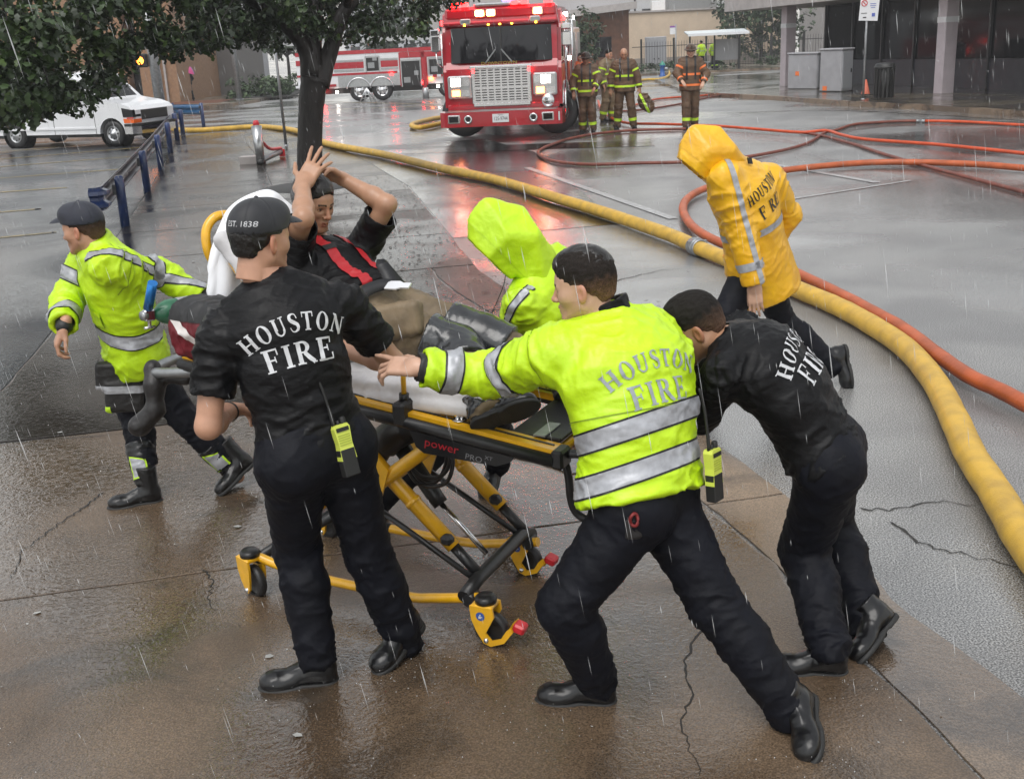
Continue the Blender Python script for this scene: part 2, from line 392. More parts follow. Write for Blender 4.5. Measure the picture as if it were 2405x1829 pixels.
# surveyed ground points, metres
PT = {
    'walk_right': [(1.91, 2.86, 0.0), (1.78, 3.43, 0.0), (1.71, 3.71, 0.0), (1.57, 4.11, 0.0), (1.55, 4.61, 0.0), (1.38, 5.39, 0.0), (1.17, 6.14, 0.0), (0.76, 7.58, 0.0), (0.22, 9.78, 0.0), (-0.26, 11.4, 0.0), (-0.65, 13.54, 0.0), (-1.55, 18.66, 0.0), (-2.62, 22.65, 0.0), (-3.69, 26.24, 0.0), (-4.8, 29.62, 0.0)],
    'walk_seam': [(1.39, 3.14, 0.0), (1.32, 3.43, 0.0), (1.26, 3.64, 0.0), (1.08, 3.82, 0.0), (1.1, 4.24, 0.0), (0.97, 4.98, 0.0)],
    'walk_left': [(-3.77, 7.85, 0.0), (-4.02, 9.4, 0.0), (-5.41, 15.92, 0.0), (-6.22, 19.72, 0.0), (-7.03, 23.4, 0.0), (-7.92, 27.3, 0.0), (-8.81, 31.17, 0.0), (-9.26, 33.42, -0.02)],
    'crack_a': [(-2.32, 5.78, 0.0), (-2.34, 5.66, 0.0), (-2.37, 5.52, 0.0), (-2.4, 5.42, 0.0), (-2.43, 5.26, 0.0), (-2.46, 5.13, 0.0), (-2.48, 5.06, 0.0), (-2.43, 4.87, 0.0), (-2.42, 4.76, 0.0)],
    'crack_b': [(-1.49, 4.75, 0.0), (-1.42, 4.62, 0.0), (-1.4, 4.49, 0.0), (-1.35, 4.35, 0.0)],
    'crack_c': [(0.75, 4.04, 0.0), (0.66, 3.88, 0.0), (0.61, 3.7, 0.0), (0.6, 3.53, 0.0), (0.54, 3.38, 0.0), (0.54, 3.23, 0.0), (0.55, 3.07, 0.0)],
    'crack_d': [(1.72, 5.11, 0.0), (1.88, 5.08, 0.0), (2.12, 5.15, 0.0), (2.28, 5.07, 0.0)],
    'crack_e': [(1.81, 4.93, 0.0), (1.88, 4.67, 0.0), (2.0, 4.57, 0.0), (2.22, 4.4, 0.0)],
    'crack_f': [(1.08, 10.67, 0.0), (1.46, 10.99, 0.0), (1.8, 11.12, 0.0)],
    'crack_g': [(-3.28, 6.7, 0.0), (-3.03, 6.74, 0.0), (-2.83, 6.74, 0.0), (-2.59, 6.76, 0.0), (-2.34, 6.83, 0.0)],
    'patch': [(-0.01, 6.01, 0.0), (0.12, 5.92, 0.0), (0.3, 5.72, 0.0), (0.49, 5.75, 0.0), (0.47, 6.08, 0.0), (0.18, 6.27, 0.0), (-0.02, 6.22, 0.0)],
    'lot_lines': [(-11.4, 25.83, 0.0), (-8.49, 26.88, 0.0), (-10.32, 23.28, 0.0), (-7.84, 23.98, 0.0), (-9.25, 20.76, 0.0), (-8.1, 20.99, 0.0), (-8.06, 17.96, 0.0), (-7.53, 18.11, 0.0), (-6.93, 15.3, 0.0), (-6.25, 15.55, 0.0), (-10.4, 28.7, 0.0), (-8.92, 29.41, 0.0), (-10.21, 31.92, 0.0), (-9.6, 32.31, -0.0)],
    'white': [(0.47, 20.59, 0.0), (2.17, 14.15, 0.0), (4.69, 19.23, 0.0), (5.54, 16.5, 0.0), (3.91, 15.28, 0.0), (6.06, 16.54, 0.0)],
    'kerb': [(7.35, 45.89, -0.19), (7.57, 43.28, -0.16), (7.7, 41.44, -0.13), (8.14, 39.72, -0.11), (8.79, 37.15, -0.07), (9.87, 31.68, 0.0), (11.17, 28.87, 0.0), (12.02, 25.97, 0.0), (12.64, 23.52, 0.0)],
    'wall': [(13.72, 39.52, -0.11), (14.73, 36.76, -0.07), (14.88, 32.27, -0.0)],
    'col': [(11.09, 43.93, -0.17), (13.34, 34.23, -0.03)],
    'cabinet': [(10.67, 40.82, -0.12), (11.22, 39.64, -0.11), (10.97, 38.0, -0.08), (11.29, 36.85, -0.07)],
    'bin': [(10.9, 32.31, -0.0)],
    'cone': [(10.93, 34.0, -0.03)],
    'sign_r': [(10.14, 32.06, -0.0)],
    'lcorner': [(-15.28, 49.6, -0.25), (-14.34, 51.57, -0.27), (-13.2, 53.17, -0.3), (-12.51, 55.42, -0.33), (-12.18, 58.83, -0.38), (-12.4, 63.41, -0.44)],
    'brick': [(-23.31, 71.35, -0.55), (-16.83, 60.46, -0.4), (-18.0, 60.25, -0.4)],
    'hedge': [(-17.79, 72.56, -0.57), (-14.34, 68.24, -0.51)],
    'pole2': [(-13.54, 60.37, -0.4)],
    'sign2': [(-18.34, 83.52, -0.72)],
    'rail': [(-5.36, 15.79, 0.0), (-6.22, 19.72, 0.0), (-7.03, 23.4, 0.0), (-7.92, 27.3, 0.0), (-8.81, 31.17, 0.0), (-9.26, 33.42, -0.02)],
    'rail_end': [(-6.04, 17.1, 0.0), (-12.6, 41.52, -0.13), (-11.38, 40.55, -0.12)],
    'signal': [(-10.92, 37.27, -0.07)],
    'signpole': [(-5.22, 27.74, 0.0)],
    'barrier': [(-4.97, 23.45, 0.0), (-4.8, 24.88, 0.0), (-6.33, 29.83, 0.0)],
    'tree': [(-3.3, 19.32, 0.0)],
    'van': [(-10.04, 29.98, 0.0), (-14.14, 31.45, 0.0)],
    'umbrella': [(-16.83, 62.99, -0.43)],
    'engine': [(-0.79, 27.65, 0.0), (1.44, 27.95, 0.0)],
    't7': [(-6.74, 53.63, -0.3), (-5.5, 53.13, -0.3), (-8.01, 54.14, -0.31)],
    't7post': [(-3.88, 49.5, -0.24)],
    'ff': [(2.17, 27.29, 0.0), (2.89, 30.53, 0.0), (3.1, 27.86, 0.0), (4.54, 26.99, 0.0)],
    'shelter': [(15.28, 87.36, -0.78), (19.84, 90.51, -0.82)],
    'police': [(16.06, 84.66, -0.74), (15.03, 76.24, -0.62)],
    'hyd': [(9.92, 69.48, -0.52)],
    'fence': [(18.34, 160.75, -1.8), (21.96, 86.98, -0.77)],
    'shelter_all': [(13.73, 81.98, -0.7), (17.48, 79.72, -0.67)]}
TOWEL_ROWS = [[(-0.925, 5.06, 1.583), (-0.979, 5.06, 1.675), (-1.039, 5.03, 1.718), (-1.114, 4.96, 1.722), (-1.194, 4.88, 1.663), (-1.261, 4.82, 1.564)], [(-0.913, 4.95, 1.524), (-0.969, 4.9, 1.626), (-1.046, 4.84, 1.667), (-1.132, 4.78, 1.653), (-1.215, 4.73, 1.569), (-1.272, 4.7, 1.439)], [(-0.919, 4.9, 1.38), (-0.984, 4.82, 1.438), (-1.07, 4.76, 1.473), (-1.156, 4.71, 1.468), (-1.233, 4.68, 1.423), (-1.285, 4.66, 1.318)], [(-0.93, 4.86, 1.214), (-1.0, 4.78, 1.228), (-1.096, 4.73, 1.197), (-1.184, 4.69, 1.174), (-1.261, 4.67, 1.154), (-1.312, 4.66, 1.169)]]
OXY_AT = (-1.537, 4.72, 1.264)
OXY_DIR = (-0.708, -0.703, 0.06)
COUPLE = (2.05, 11.75)
ENGINE_AT = (0.12, 26.30, 0.012)
T7_AT = (-6.38, 52.90, -0.295)
VAN_AT = (-11.78, 30.46, 0.012)
VAN_AX = (0.941, -0.338, 0)
TREE_FORK = [(-3.3, 19.3, 0.0), (-3.22, 19.3, 0.79), (-3.13, 19.3, 1.41), (-3.05, 19.3, 1.82), (-3.07, 19.3, 2.23), (-2.78, 19.4, 2.15)]
BARRIER_TOP = (-5.01, 23.6, 0.78)
CROWN = [(-2.43,21.61,3.09,0.21),(-0.25,21.25,3.27,0.36),(-5.73,15.6,1.74,0.3),(-4.87,13.41,3.27,0.36),(-6.43,16.17,2.91,0.22),(-4.79,11.32,2.13,0.36),(-6.62,17.58,2.25,0.36),(-0.06,20.97,3.33,0.32),(-2.96,21.66,3.03,0.36),(-4.73,15.66,2.53,0.23),(-5.55,17.07,3.24,0.2),(-4.97,16.2,3.2,0.35),(-5.46,16.68,2.22,0.33),(-7.37,15.77,2.87,0.27),(-5.9,16.01,3.91,0.37),(-4.94,16.51,3.72,0.29),(-6.52,15.75,3.66,0.34),(-7.81,16.76,2.24,0.22),(-3.84,18.27,2.6,0.26),(-4.65,11.68,2.67,0.38),(-4.44,16.5,3.79,0.31),(-6.64,14.04,1.92,0.35),(-2.45,21.7,3.94,0.31),(-5.75,13.87,3.45,0.23),(-5.2,16.08,3.67,0.38),(0.12,20.76,3.92,0.29),(-5.3,15.72,2.5,0.23),(-5.42,12.85,3.47,0.34),(-5.56,19.0,3.73,0.34),(-3.03,20.74,3.75,0.27),(-5.34,15.98,3.23,0.34),(-6.24,18.85,3.08,0.32),(-6.68,14.31,3.06,0.25),(-4.83,19.94,3.95,0.32),(-5.38,18.12,3.97,0.33),(-5.73,19.22,3.75,0.36),(-1.37,21.91,3.72,0.29),(-2.15,18.65,3.32,0.34),(-2.8,19.35,3.84,0.31),(-3.38,20.49,2.68,0.2),(-4.83,18.94,3.59,0.24),(-2.93,17.59,2.8,0.28),(-5.5,11.93,2.05,0.26),(-4.5,11.68,2.46,0.28),(-3.36,19.85,4.12,0.24),(-6.47,13.43,2.43,0.25),(-7.05,16.27,1.67,0.27),(-3.09,17.72,2.92,0.3),(-4.06,21.37,3.13,0.35),(-1.63,20.78,2.51,0.27),(-4.18,21.32,3.58,0.37),(-5.99,19.51,2.55,0.2),(-3.87,19.79,3.46,0.23),(-3.33,18.35,3.24,0.38),(-4.59,17.02,3.19,0.38),(-5.35,16.04,3.04,0.22),(-4.3,17.16,3.85,0.34),(-6.49,14.23,3.74,0.25),(-1.8,19.18,2.53,0.25),(-5.58,16.93,3.16,0.29),(-3.59,20.49,3.81,0.22),(-5.55,16.66,2.38,0.26),(-3.97,18.82,3.72,0.26),(-3.21,17.34,3.05,0.25),(-0.56,21.94,3.11,0.3),(-4.83,18.45,3.51,0.33),(-4.91,20.55,3.05,0.27),(-1.38,21.04,2.87,0.28),(-0.52,19.47,3.57,0.29),(-4.63,15.18,3.68,0.31),(-5.45,12.55,3.28,0.35),(-3.44,21.5,2.74,0.33),(-6.18,18.67,3.12,0.23),(-4.47,16.19,2.46,0.31),(-5.91,13.54,1.81,0.21),(-3.99,20.39,2.59,0.36),(-4.5,17.16,3.15,0.31),(-3.19,19.56,3.45,0.36),(-3.17,18.48,2.82,0.3),(-2.18,20.08,2.63,0.22),(-5.42,18.82,3.69,0.23),(-2.79,17.9,2.67,0.32),(-6.03,14.87,3.6,0.24),(-4.3,17.68,2.51,0.34),(-3.08,21.0,3.57,0.23),(-4.75,15.96,3.36,0.26),(-4.96,16.72,3.8,0.22),(-3.18,20.88,4.1,0.28),(-4.19,19.31,3.77,0.3),(-4.45,15.66,2.58,0.21),(-7.4,16.43,3.41,0.29),(-6.55,13.82,2.95,0.36),(-4.8,17.89,2.54,0.22),(-5.3,13.63,3.51,0.27),(-5.33,12.89,1.91,0.25),(-5.06,14.68,1.97,0.29),(-0.39,20.27,3.88,0.37),(-4.96,20.64,3.62,0.22),(-5.88,17.26,2.1,0.33),(-4.51,11.64,2.05,0.24),(-5.69,20.29,2.81,0.27),(-4.18,17.36,3.62,0.33),(-4.93,12.84,3.61,0.32),(-3.1,19.3,2.63,0.38),(-7.29,15.82,1.69,0.27),(-4.43,21.38,2.96,0.29),(-5.03,11.66,2.62,0.36),(-5.76,12.68,2.25,0.27),(-5.24,11.35,2.11,0.37),(-4.2,18.33,2.53,0.3),(-3.89,20.96,2.4,0.24),(-4.01,19.01,2.98,0.3),(-3.46,20.48,2.99,0.36),(-5.15,19.89,2.47,0.24),(-4.52,14.39,3.62,0.34),(-4.78,14.65,2.44,0.21),(-6.12,13.78,2.12,0.3),(-7.02,15.35,1.95,0.21),(-5.23,15.45,2.57,0.22),(-5.67,18.16,4.06,0.3),(-3.18,20.71,3.24,0.3),(-1.5,20.84,3.76,0.37),(-6.25,17.58,1.78,0.27),(-5.36,12.18,2.97,0.25),(-4.58,13.67,2.86,0.34),(-5.34,11.37,2.34,0.22),(-4.87,16.55,3.3,0.2),(-2.42,19.63,3.9,0.37),(-5.55,13.19,2.57,0.36),(-4.6,21.18,2.54,0.31),(-6.53,14.54,3.63,0.29),(-4.64,16.25,2.62,0.25),(-3.74,18.62,2.74,0.34),(-4.71,16.0,3.86,0.38),(-1.23,20.82,2.79,0.27),(-3.9,16.4,2.52,0.23),(-2.57,21.46,3.92,0.24),(-5.62,17.97,3.42,0.36),(-1.62,19.75,3.14,0.2),(-5.48,13.78,1.84,0.26),(-5.1,16.05,3.42,0.29),(-2.69,20.47,3.95,0.3),(-5.3,17.98,3.31,0.32),(-4.67,13.72,2.44,0.22),(-3.93,20.48,2.88,0.33),(-0.38,19.99,3.16,0.33),(-3.09,21.57,3.82,0.36),(-1.38,21.21,2.79,0.31),(-6.3,13.35,2.97,0.23),(-2.74,19.98,3.11,0.33),(-0.78,19.58,3.13,0.26),(-6.32,14.55,3.63,0.35),(-2.3,19.59,3.22,0.28),(-0.59,19.97,3.64,0.25),(-4.47,11.64,2.74,0.22),(-3.2,18.05,3.33,0.23),(-3.27,20.4,2.64,0.33),(-4.81,20.2,2.97,0.37),(-1.22,20.92,2.97,0.37),(-5.38,12.14,1.96,0.31),(-2.09,20.94,3.95,0.35),(-2.65,21.55,3.62,0.37),(-4.95,17.36,3.72,0.32),(-6.01,13.62,2.38,0.3),(-6.17,14.87,3.1,0.27),(-4.92,20.89,2.56,0.37),(-2.19,20.89,2.47,0.25),(-4.67,16.54,3.54,0.29),(-1.82,20.44,2.84,0.25),(-3.73,16.79,2.72,0.28),(-2.69,17.91,2.63,0.25),(-5.04,20.87,3.05,0.3),(-1.98,19.54,2.65,0.2),(-4.52,17.76,2.44,0.29),(-6.53,17.59,2.67,0.28),(-5.54,12.88,3.06,0.37),(-3.68,16.67,3.67,0.27),(-4.8,18.6,3.56,0.36),(-2.8,17.59,3.66,0.2),(0.27,20.12,3.4,0.28),(-5.88,17.12,2.06,0.22),(-0.74,19.52,3.9,0.2),(-2.1,19.54,2.57,0.34),(-4.73,21.11,2.54,0.33),(-6.47,15.13,2.34,0.27),(-4.59,18.91,2.8,0.37),(-3.5,18.23,3.65,0.3),(-6.04,14.21,1.72,0.33),(-1.89,19.79,3.41,0.29),(-4.47,14.7,3.04,0.25),(-3.26,21.4,3.41,0.27),(-4.91,14.61,2.1,0.37),(-4.97,19.43,2.99,0.3),(-5.5,13.44,2.75,0.29),(-5.49,14.25,1.94,0.21),(-4.72,15.33,2.86,0.37),(-6.11,17.58,2.18,0.33),(-6.04,17.87,3.87,0.28),(-4.71,12.25,3.09,0.21),(-3.32,17.06,3.72,0.21),(-4.71,20.45,3.43,0.21),(-6.52,15.61,2.96,0.31),(-6.62,17.49,1.76,0.22),(-2.51,18.09,3.13,0.21),(-3.38,21.25,2.65,0.33),(-3.28,21.03,3.86,0.22),(-4.97,14.43,3.22,0.2),(-4.67,20.75,2.62,0.28),(-5.03,13.31,2.18,0.37),(-5.83,13.33,2.45,0.21),(-3.48,20.14,2.62,0.23),(-4.53,19.54,3.41,0.28),(-0.51,19.48,3.48,0.25),(-0.67,20.79,3.45,0.32),(-0.72,19.77,3.69,0.31),(-6.87,15.9,1.78,0.26),(-3.52,21.0,2.61,0.3),(-4.75,17.0,2.4,0.22),(-2.46,19.52,2.53,0.36),(-4.72,14.68,3.43,0.37),(-6.89,14.46,1.84,0.25),(-4.66,20.86,3.27,0.37),(-6.78,15.86,2.74,0.22),(-7.53,17.13,2.51,0.3),(-5.59,16.17,2.55,0.38),(-5.53,14.66,2.49,0.37),(-3.41,21.33,4.03,0.26),(-4.42,18.13,3.38,0.37),(-4.09,17.69,2.8,0.33),(-4.88,19.72,2.57,0.31),(-6.05,15.66,1.96,0.33),(-3.53,21.03,3.72,0.23),(-6.35,14.74,2.31,0.25),(-6.86,15.45,3.35,0.22),(-5.46,17.72,3.23,0.32),(-1.01,21.94,3.24,0.25),(-6.22,15.24,3.25,0.34),(-7.76,16.66,3.71,0.26),(-2.85,19.33,3.67,0.35),(-5.61,18.54,3.72,0.29),(-3.59,20.75,3.24,0.23),(-7.34,15.75,3.62,0.34),(-6.7,14.32,1.87,0.29),(-6.66,17.34,2.17,0.35),(-4.47,13.1,2.83,0.32),(-2.23,20.0,2.78,0.28),(-2.16,19.45,3.73,0.31),(-4.97,19.15,2.69,0.21),(-1.23,19.12,2.52,0.21),(-5.83,14.01,3.37,0.28),(-4.39,18.61,3.79,0.2),(-1.99,20.55,3.49,0.35),(-2.7,21.27,2.45,0.31),(-5.89,13.46,2.06,0.22),(-6.37,13.58,3.17,0.25),(-2.54,18.62,3.17,0.27),(-4.15,15.44,3.58,0.28),(-2.79,21.24,3.94,0.32),(-1.03,21.92,3.41,0.34),(-3.22,21.24,3.27,0.33),(-5.09,13.43,3.05,0.25),(-1.78,18.92,3.87,0.3),(-4.53,15.32,2.95,0.31),(-5.47,13.08,1.88,0.2),(-4.24,16.02,3.16,0.2),(-5.45,12.1,1.87,0.2),(-3.6,20.54,3.96,0.29),(-5.13,20.36,3.35,0.31),(-5.38,13.97,3.4,0.28),(-5.15,13.78,1.94,0.35),(-3.72,17.76,3.38,0.32),(-6.83,15.61,2.23,0.27),(-2.85,17.61,3.18,0.29),(-4.23,16.45,3.02,0.25),(-6.85,15.22,2.16,0.24),(-5.73,13.04,2.25,0.37),(-5.88,13.31,1.91,0.37),(-4.79,15.69,3.13,0.32),(-6.97,16.41,3.18,0.26),(-5.16,20.14,2.64,0.21),(-4.98,14.81,2.78,0.35),(-5.24,17.36,3.41,0.35),(-4.84,19.06,3.03,0.31),(-4.18,16.17,3.86,0.28),(-5.13,15.82,3.02,0.31),(-5.68,14.1,1.81,0.33),(-6.89,15.8,1.76,0.36),(-6.49,14.96,3.04,0.25),(-6.46,13.82,2.26,0.23),(-2.58,19.82,4.04,0.35),(-3.58,20.98,3.23,0.23),(-5.45,17.56,3.94,0.22),(-5.63,19.6,2.61,0.38),(-2.29,20.88,2.74,0.28),(-5.49,13.89,2.45,0.37),(-5.68,16.22,2.95,0.28),(-4.25,17.24,3.75,0.21),(-2.78,18.58,3.41,0.29),(-4.73,20.65,2.92,0.34),(-6.43,14.11,2.69,0.25),(-5.55,12.46,3.28,0.38),(-5.5,14.55,1.95,0.21),(-6.77,17.37,2.13,0.26),(-5.17,11.82,3.13,0.38),(-4.53,13.33,3.1,0.23),(-3.71,16.28,3.78,0.25),(-3.8,18.71,2.79,0.3),(-5.96,12.65,1.94,0.28),(-4.72,20.22,3.51,0.33),(-5.12,16.32,3.3,0.26),(-3.45,18.15,2.77,0.2),(-4.8,13.23,2.85,0.32),(-5.71,17.39,3.91,0.24),(-6.12,14.84,3.25,0.33),(-4.73,20.39,3.74,0.31),(-5.39,12.31,2.71,0.28),(-6.79,15.68,2.59,0.26),(-4.46,20.5,3.39,0.25),(-3.61,20.11,2.81,0.26),(-4.69,18.94,2.57,0.32),(-4.83,18.53,2.46,0.24),(-4.64,13.88,3.59,0.27),(-5.79,13.3,2.92,0.33),(-5.64,12.42,3.48,0.25),(-4.36,16.97,3.12,0.29),(-6.24,15.37,2.55,0.33),(-4.24,20.3,3.56,0.37),(-6.53,14.14,2.28,0.32),(-2.63,19.21,3.51,0.31),(-3.07,21.44,3.84,0.33),(-2.39,18.75,3.47,0.31),(-7.04,15.67,2.63,0.24),(-4.34,19.97,3.22,0.34),(-5.84,18.14,2.36,0.37),(-1.88,20.69,3.87,0.3),(-0.99,19.22,3.54,0.29),(-0.58,22.13,3.45,0.34),(-4.12,19.78,4.09,0.31),(-2.7,21.73,3.27,0.29),(-5.47,16.84,2.35,0.21),(-2.92,19.96,3.32,0.36),(-5.02,15.72,2.34,0.27),(-5.01,12.18,3.17,0.26),(-0.25,20.3,3.33,0.24),(-4.03,16.66,2.77,0.29),(-6.59,16.06,2.43,0.22),(-2.03,20.23,2.87,0.36),(-6.36,18.45,3.41,0.33),(-1.42,18.45,3.04,0.26),(-6.04,13.76,2.54,0.29),(-6.27,19.18,2.57,0.29),(-1.84,19.16,2.49,0.28),(-6.52,18.09,2.79,0.31),(-2.96,20.41,3.08,0.29),(-4.72,11.53,2.37,0.22),(-7.27,15.07,2.04,0.26),(-5.24,16.7,3.8,0.24),(-3.81,16.47,3.85,0.22),(-3.59,18.4,2.48,0.33),(-0.68,20.58,3.13,0.34),(-1.02,20.41,3.17,0.36),(-2.12,18.24,3.41,0.25),(-5.08,12.77,2.37,0.29),(-5.26,15.26,2.91,0.37),(-2.22,21.68,4.11,0.21),(-5.25,12.41,3.17,0.33),(-3.35,19.37,3.14,0.33),(-5.01,12.79,1.94,0.22),(-1.77,20.1,4.01,0.23),(-6.26,13.87,2.95,0.24),(-4.83,16.34,3.36,0.25),(-4.25,18.69,3.19,0.32),(-3.31,19.88,3.76,0.34),(-5.49,13.97,1.87,0.23),(-2.68,19.06,2.57,0.25),(-7.09,15.09,2.5,0.26),(-3.09,21.39,2.87,0.33),(-0.82,20.93,3.08,0.33),(-5.73,16.86,2.41,0.33),(-5.07,14.75,3.04,0.38),(-4.61,18.76,2.78,0.32),(-5.18,11.84,2.82,0.3),(-4.25,18.31,2.97,0.28),(-4.32,20.11,3.46,0.3),(-3.32,17.61,3.57,0.22),(-4.55,15.33,3.62,0.35),(-1.92,19.63,3.69,0.22),(-5.92,15.7,2.24,0.33),(-6.9,14.55,2.89,0.34),(0.18,20.11,3.56,0.33),(-4.88,14.98,3.02,0.3),(-0.56,20.99,3.8,0.29),(-4.59,16.67,2.95,0.32),(-5.49,12.11,3.0,0.26),(-3.01,19.6,3.03,0.35),(-5.66,18.73,3.16,0.32),(-0.82,19.47,3.52,0.35),(-5.06,16.65,3.51,0.22),(-7.37,16.27,1.91,0.23),(-5.75,20.11,4.24,0.23),(-0.84,21.15,3.86,0.25),(-3.26,17.84,3.39,0.24),(-5.14,11.12,2.2,0.27),(-3.8,16.61,3.49,0.3),(-5.41,17.26,3.71,0.29),(-3.73,19.93,3.97,0.3),(-5.0,11.92,3.33,0.36),(-7.57,16.38,3.71,0.31),(-2.47,19.32,3.74,0.22),(-2.51,19.73,2.96,0.25),(-4.66,19.38,3.41,0.25),(-4.86,12.82,2.56,0.3),(-5.65,13.15,2.38,0.38),(-5.23,12.9,1.97,0.26),(-2.83,19.82,2.86,0.25),(-5.05,12.03,1.86,0.28),(-3.91,17.78,2.81,0.34),(-1.22,21.98,3.04,0.37),(-4.92,20.34,3.35,0.28),(-5.82,17.09,3.77,0.27),(-2.53,19.56,2.78,0.21),(-4.76,17.3,2.42,0.3),(-4.92,20.35,3.75,0.37),(-2.7,20.17,3.97,0.38),(-4.53,18.33,3.34,0.37),(-3.35,18.57,3.2,0.32),(-5.14,11.54,3.27,0.26),(-3.69,18.15,2.68,0.22),(-5.16,12.17,2.07,0.33),(-5.85,15.12,3.48,0.22)]
STRAP_AT = (-0.547, 4.5, 1.355)
RADIO_AT = (0.664, 3.58, 0.947)
HANDLE = [(-1.14, 4.99, 1.605), (-1.198, 4.93, 1.644), (-1.258, 4.89, 1.648), (-1.295, 4.86, 1.609), (-1.303, 4.84, 1.552), (-1.292, 4.84, 1.478), (-1.255, 4.88, 1.401)]

# hose runs on the ground, metres
HOSE = {
    'supply': [(-10.94, 37.36), (-9.73, 34.62), (-8.84, 33.79), (-8.1, 34.0), (-7.28, 34.17), (-6.41, 32.94), (-5.48, 31.05), (-4.09, 26.84), (-2.43, 23.5), (-1.11, 20.47), (-0.08, 18.32), (0.73, 16.04), (1.33, 14.33), (1.86, 12.63), (2.05, 11.75), (2.35, 10.54), (2.56, 9.56), (2.69, 9.01), (2.77, 8.49), (2.82, 7.65), (2.73, 6.83), (2.58, 6.12), (2.44, 5.53), (2.35, 4.99), (2.26, 4.54), (2.21, 4.18), (2.17, 3.84), (2.1, 2.6), (2.3, 0.5), (2.0, -3.0)],
    'loop': [(4.37, 26.59), (3.29, 26.87), (2.4, 26.55), (1.63, 25.63), (1.15, 24.45), (0.86, 23.48), (0.76, 22.66), (0.88, 21.49), (1.22, 20.68), (1.71, 20.26), (2.46, 20.14), (3.22, 19.94), (3.95, 19.96), (4.79, 20.59), (5.55, 21.4), (6.16, 22.39), (6.87, 23.97), (7.29, 24.5), (8.0, 25.59), (8.62, 25.83), (9.19, 25.84), (9.61, 25.57)],
    'loop2': [(9.61, 25.57), (10.19, 24.94), (10.91, 23.53), (11.79, 21.92), (14.0, 17.5), (18.0, 11.0)],
    'attack': [(3.54, 40.44), (3.19, 35.63), (3.01, 31.3), (3.21, 28.75), (4.01, 27.84), (4.73, 27.0), (5.21, 26.33), (5.79, 25.16), (6.39, 24.04), (6.95, 24.14), (6.97, 23.1), (7.12, 21.97), (7.95, 20.44), (8.65, 18.55), (9.15, 16.9), (10.4, 12.5), (13.0, 6.0)],
    'second': [(6.48, 24.42), (6.67, 23.26), (6.73, 21.48), (6.7, 19.98), (6.71, 18.78), (6.75, 17.52), (6.8, 16.47), (6.89, 14.68), (6.89, 12.98), (6.7, 9.0), (7.4, 4.0), (7.0, -2.0)],
    'thick': [(14.5, 8.0), (10.5, 13.0), (8.5, 15.67), (7.82, 16.73), (7.38, 17.43), (6.65, 18.05), (5.95, 18.29), (5.1, 18.11), (4.39, 17.76), (3.66, 17.13), (2.97, 16.26), (2.59, 15.47), (2.36, 14.59), (2.25, 13.65), (2.24, 12.73), (2.36, 11.89), (2.58, 11.01), (2.73, 10.23), (2.87, 9.3), (2.94, 8.68), (2.99, 8.12), (2.98, 7.36), (2.99, 6.91), (3.05, 6.61), (3.09, 6.33), (3.14, 5.93), (3.4, 4.6), (3.9, 2.8), (4.4, 0.5), (4.2, -3.0)],
    'far': [(3.38, 37.7), (3.41, 34.38), (4.16, 33.91), (5.61, 35.95), (7.43, 39.81), (10.26, 44.74), (12.97, 50.55)],
    'far2': [(4.16, 36.03), (5.38, 39.72), (6.38, 40.72), (7.36, 41.07), (9.14, 43.91), (12.93, 52.13), (14.62, 55.38)],
    'hydrant': [(5.84, 57.92), (7.92, 61.73), (8.78, 61.88), (10.25, 68.61), (11.84, 79.43), (12.63, 86.9)],
    'kink': [(-1.45, 35.01), (-2.03, 33.7), (-2.36, 32.12), (-2.38, 31.18), (-2.13, 30.45), (-1.76, 31.1), (-1.35, 32.5)]}

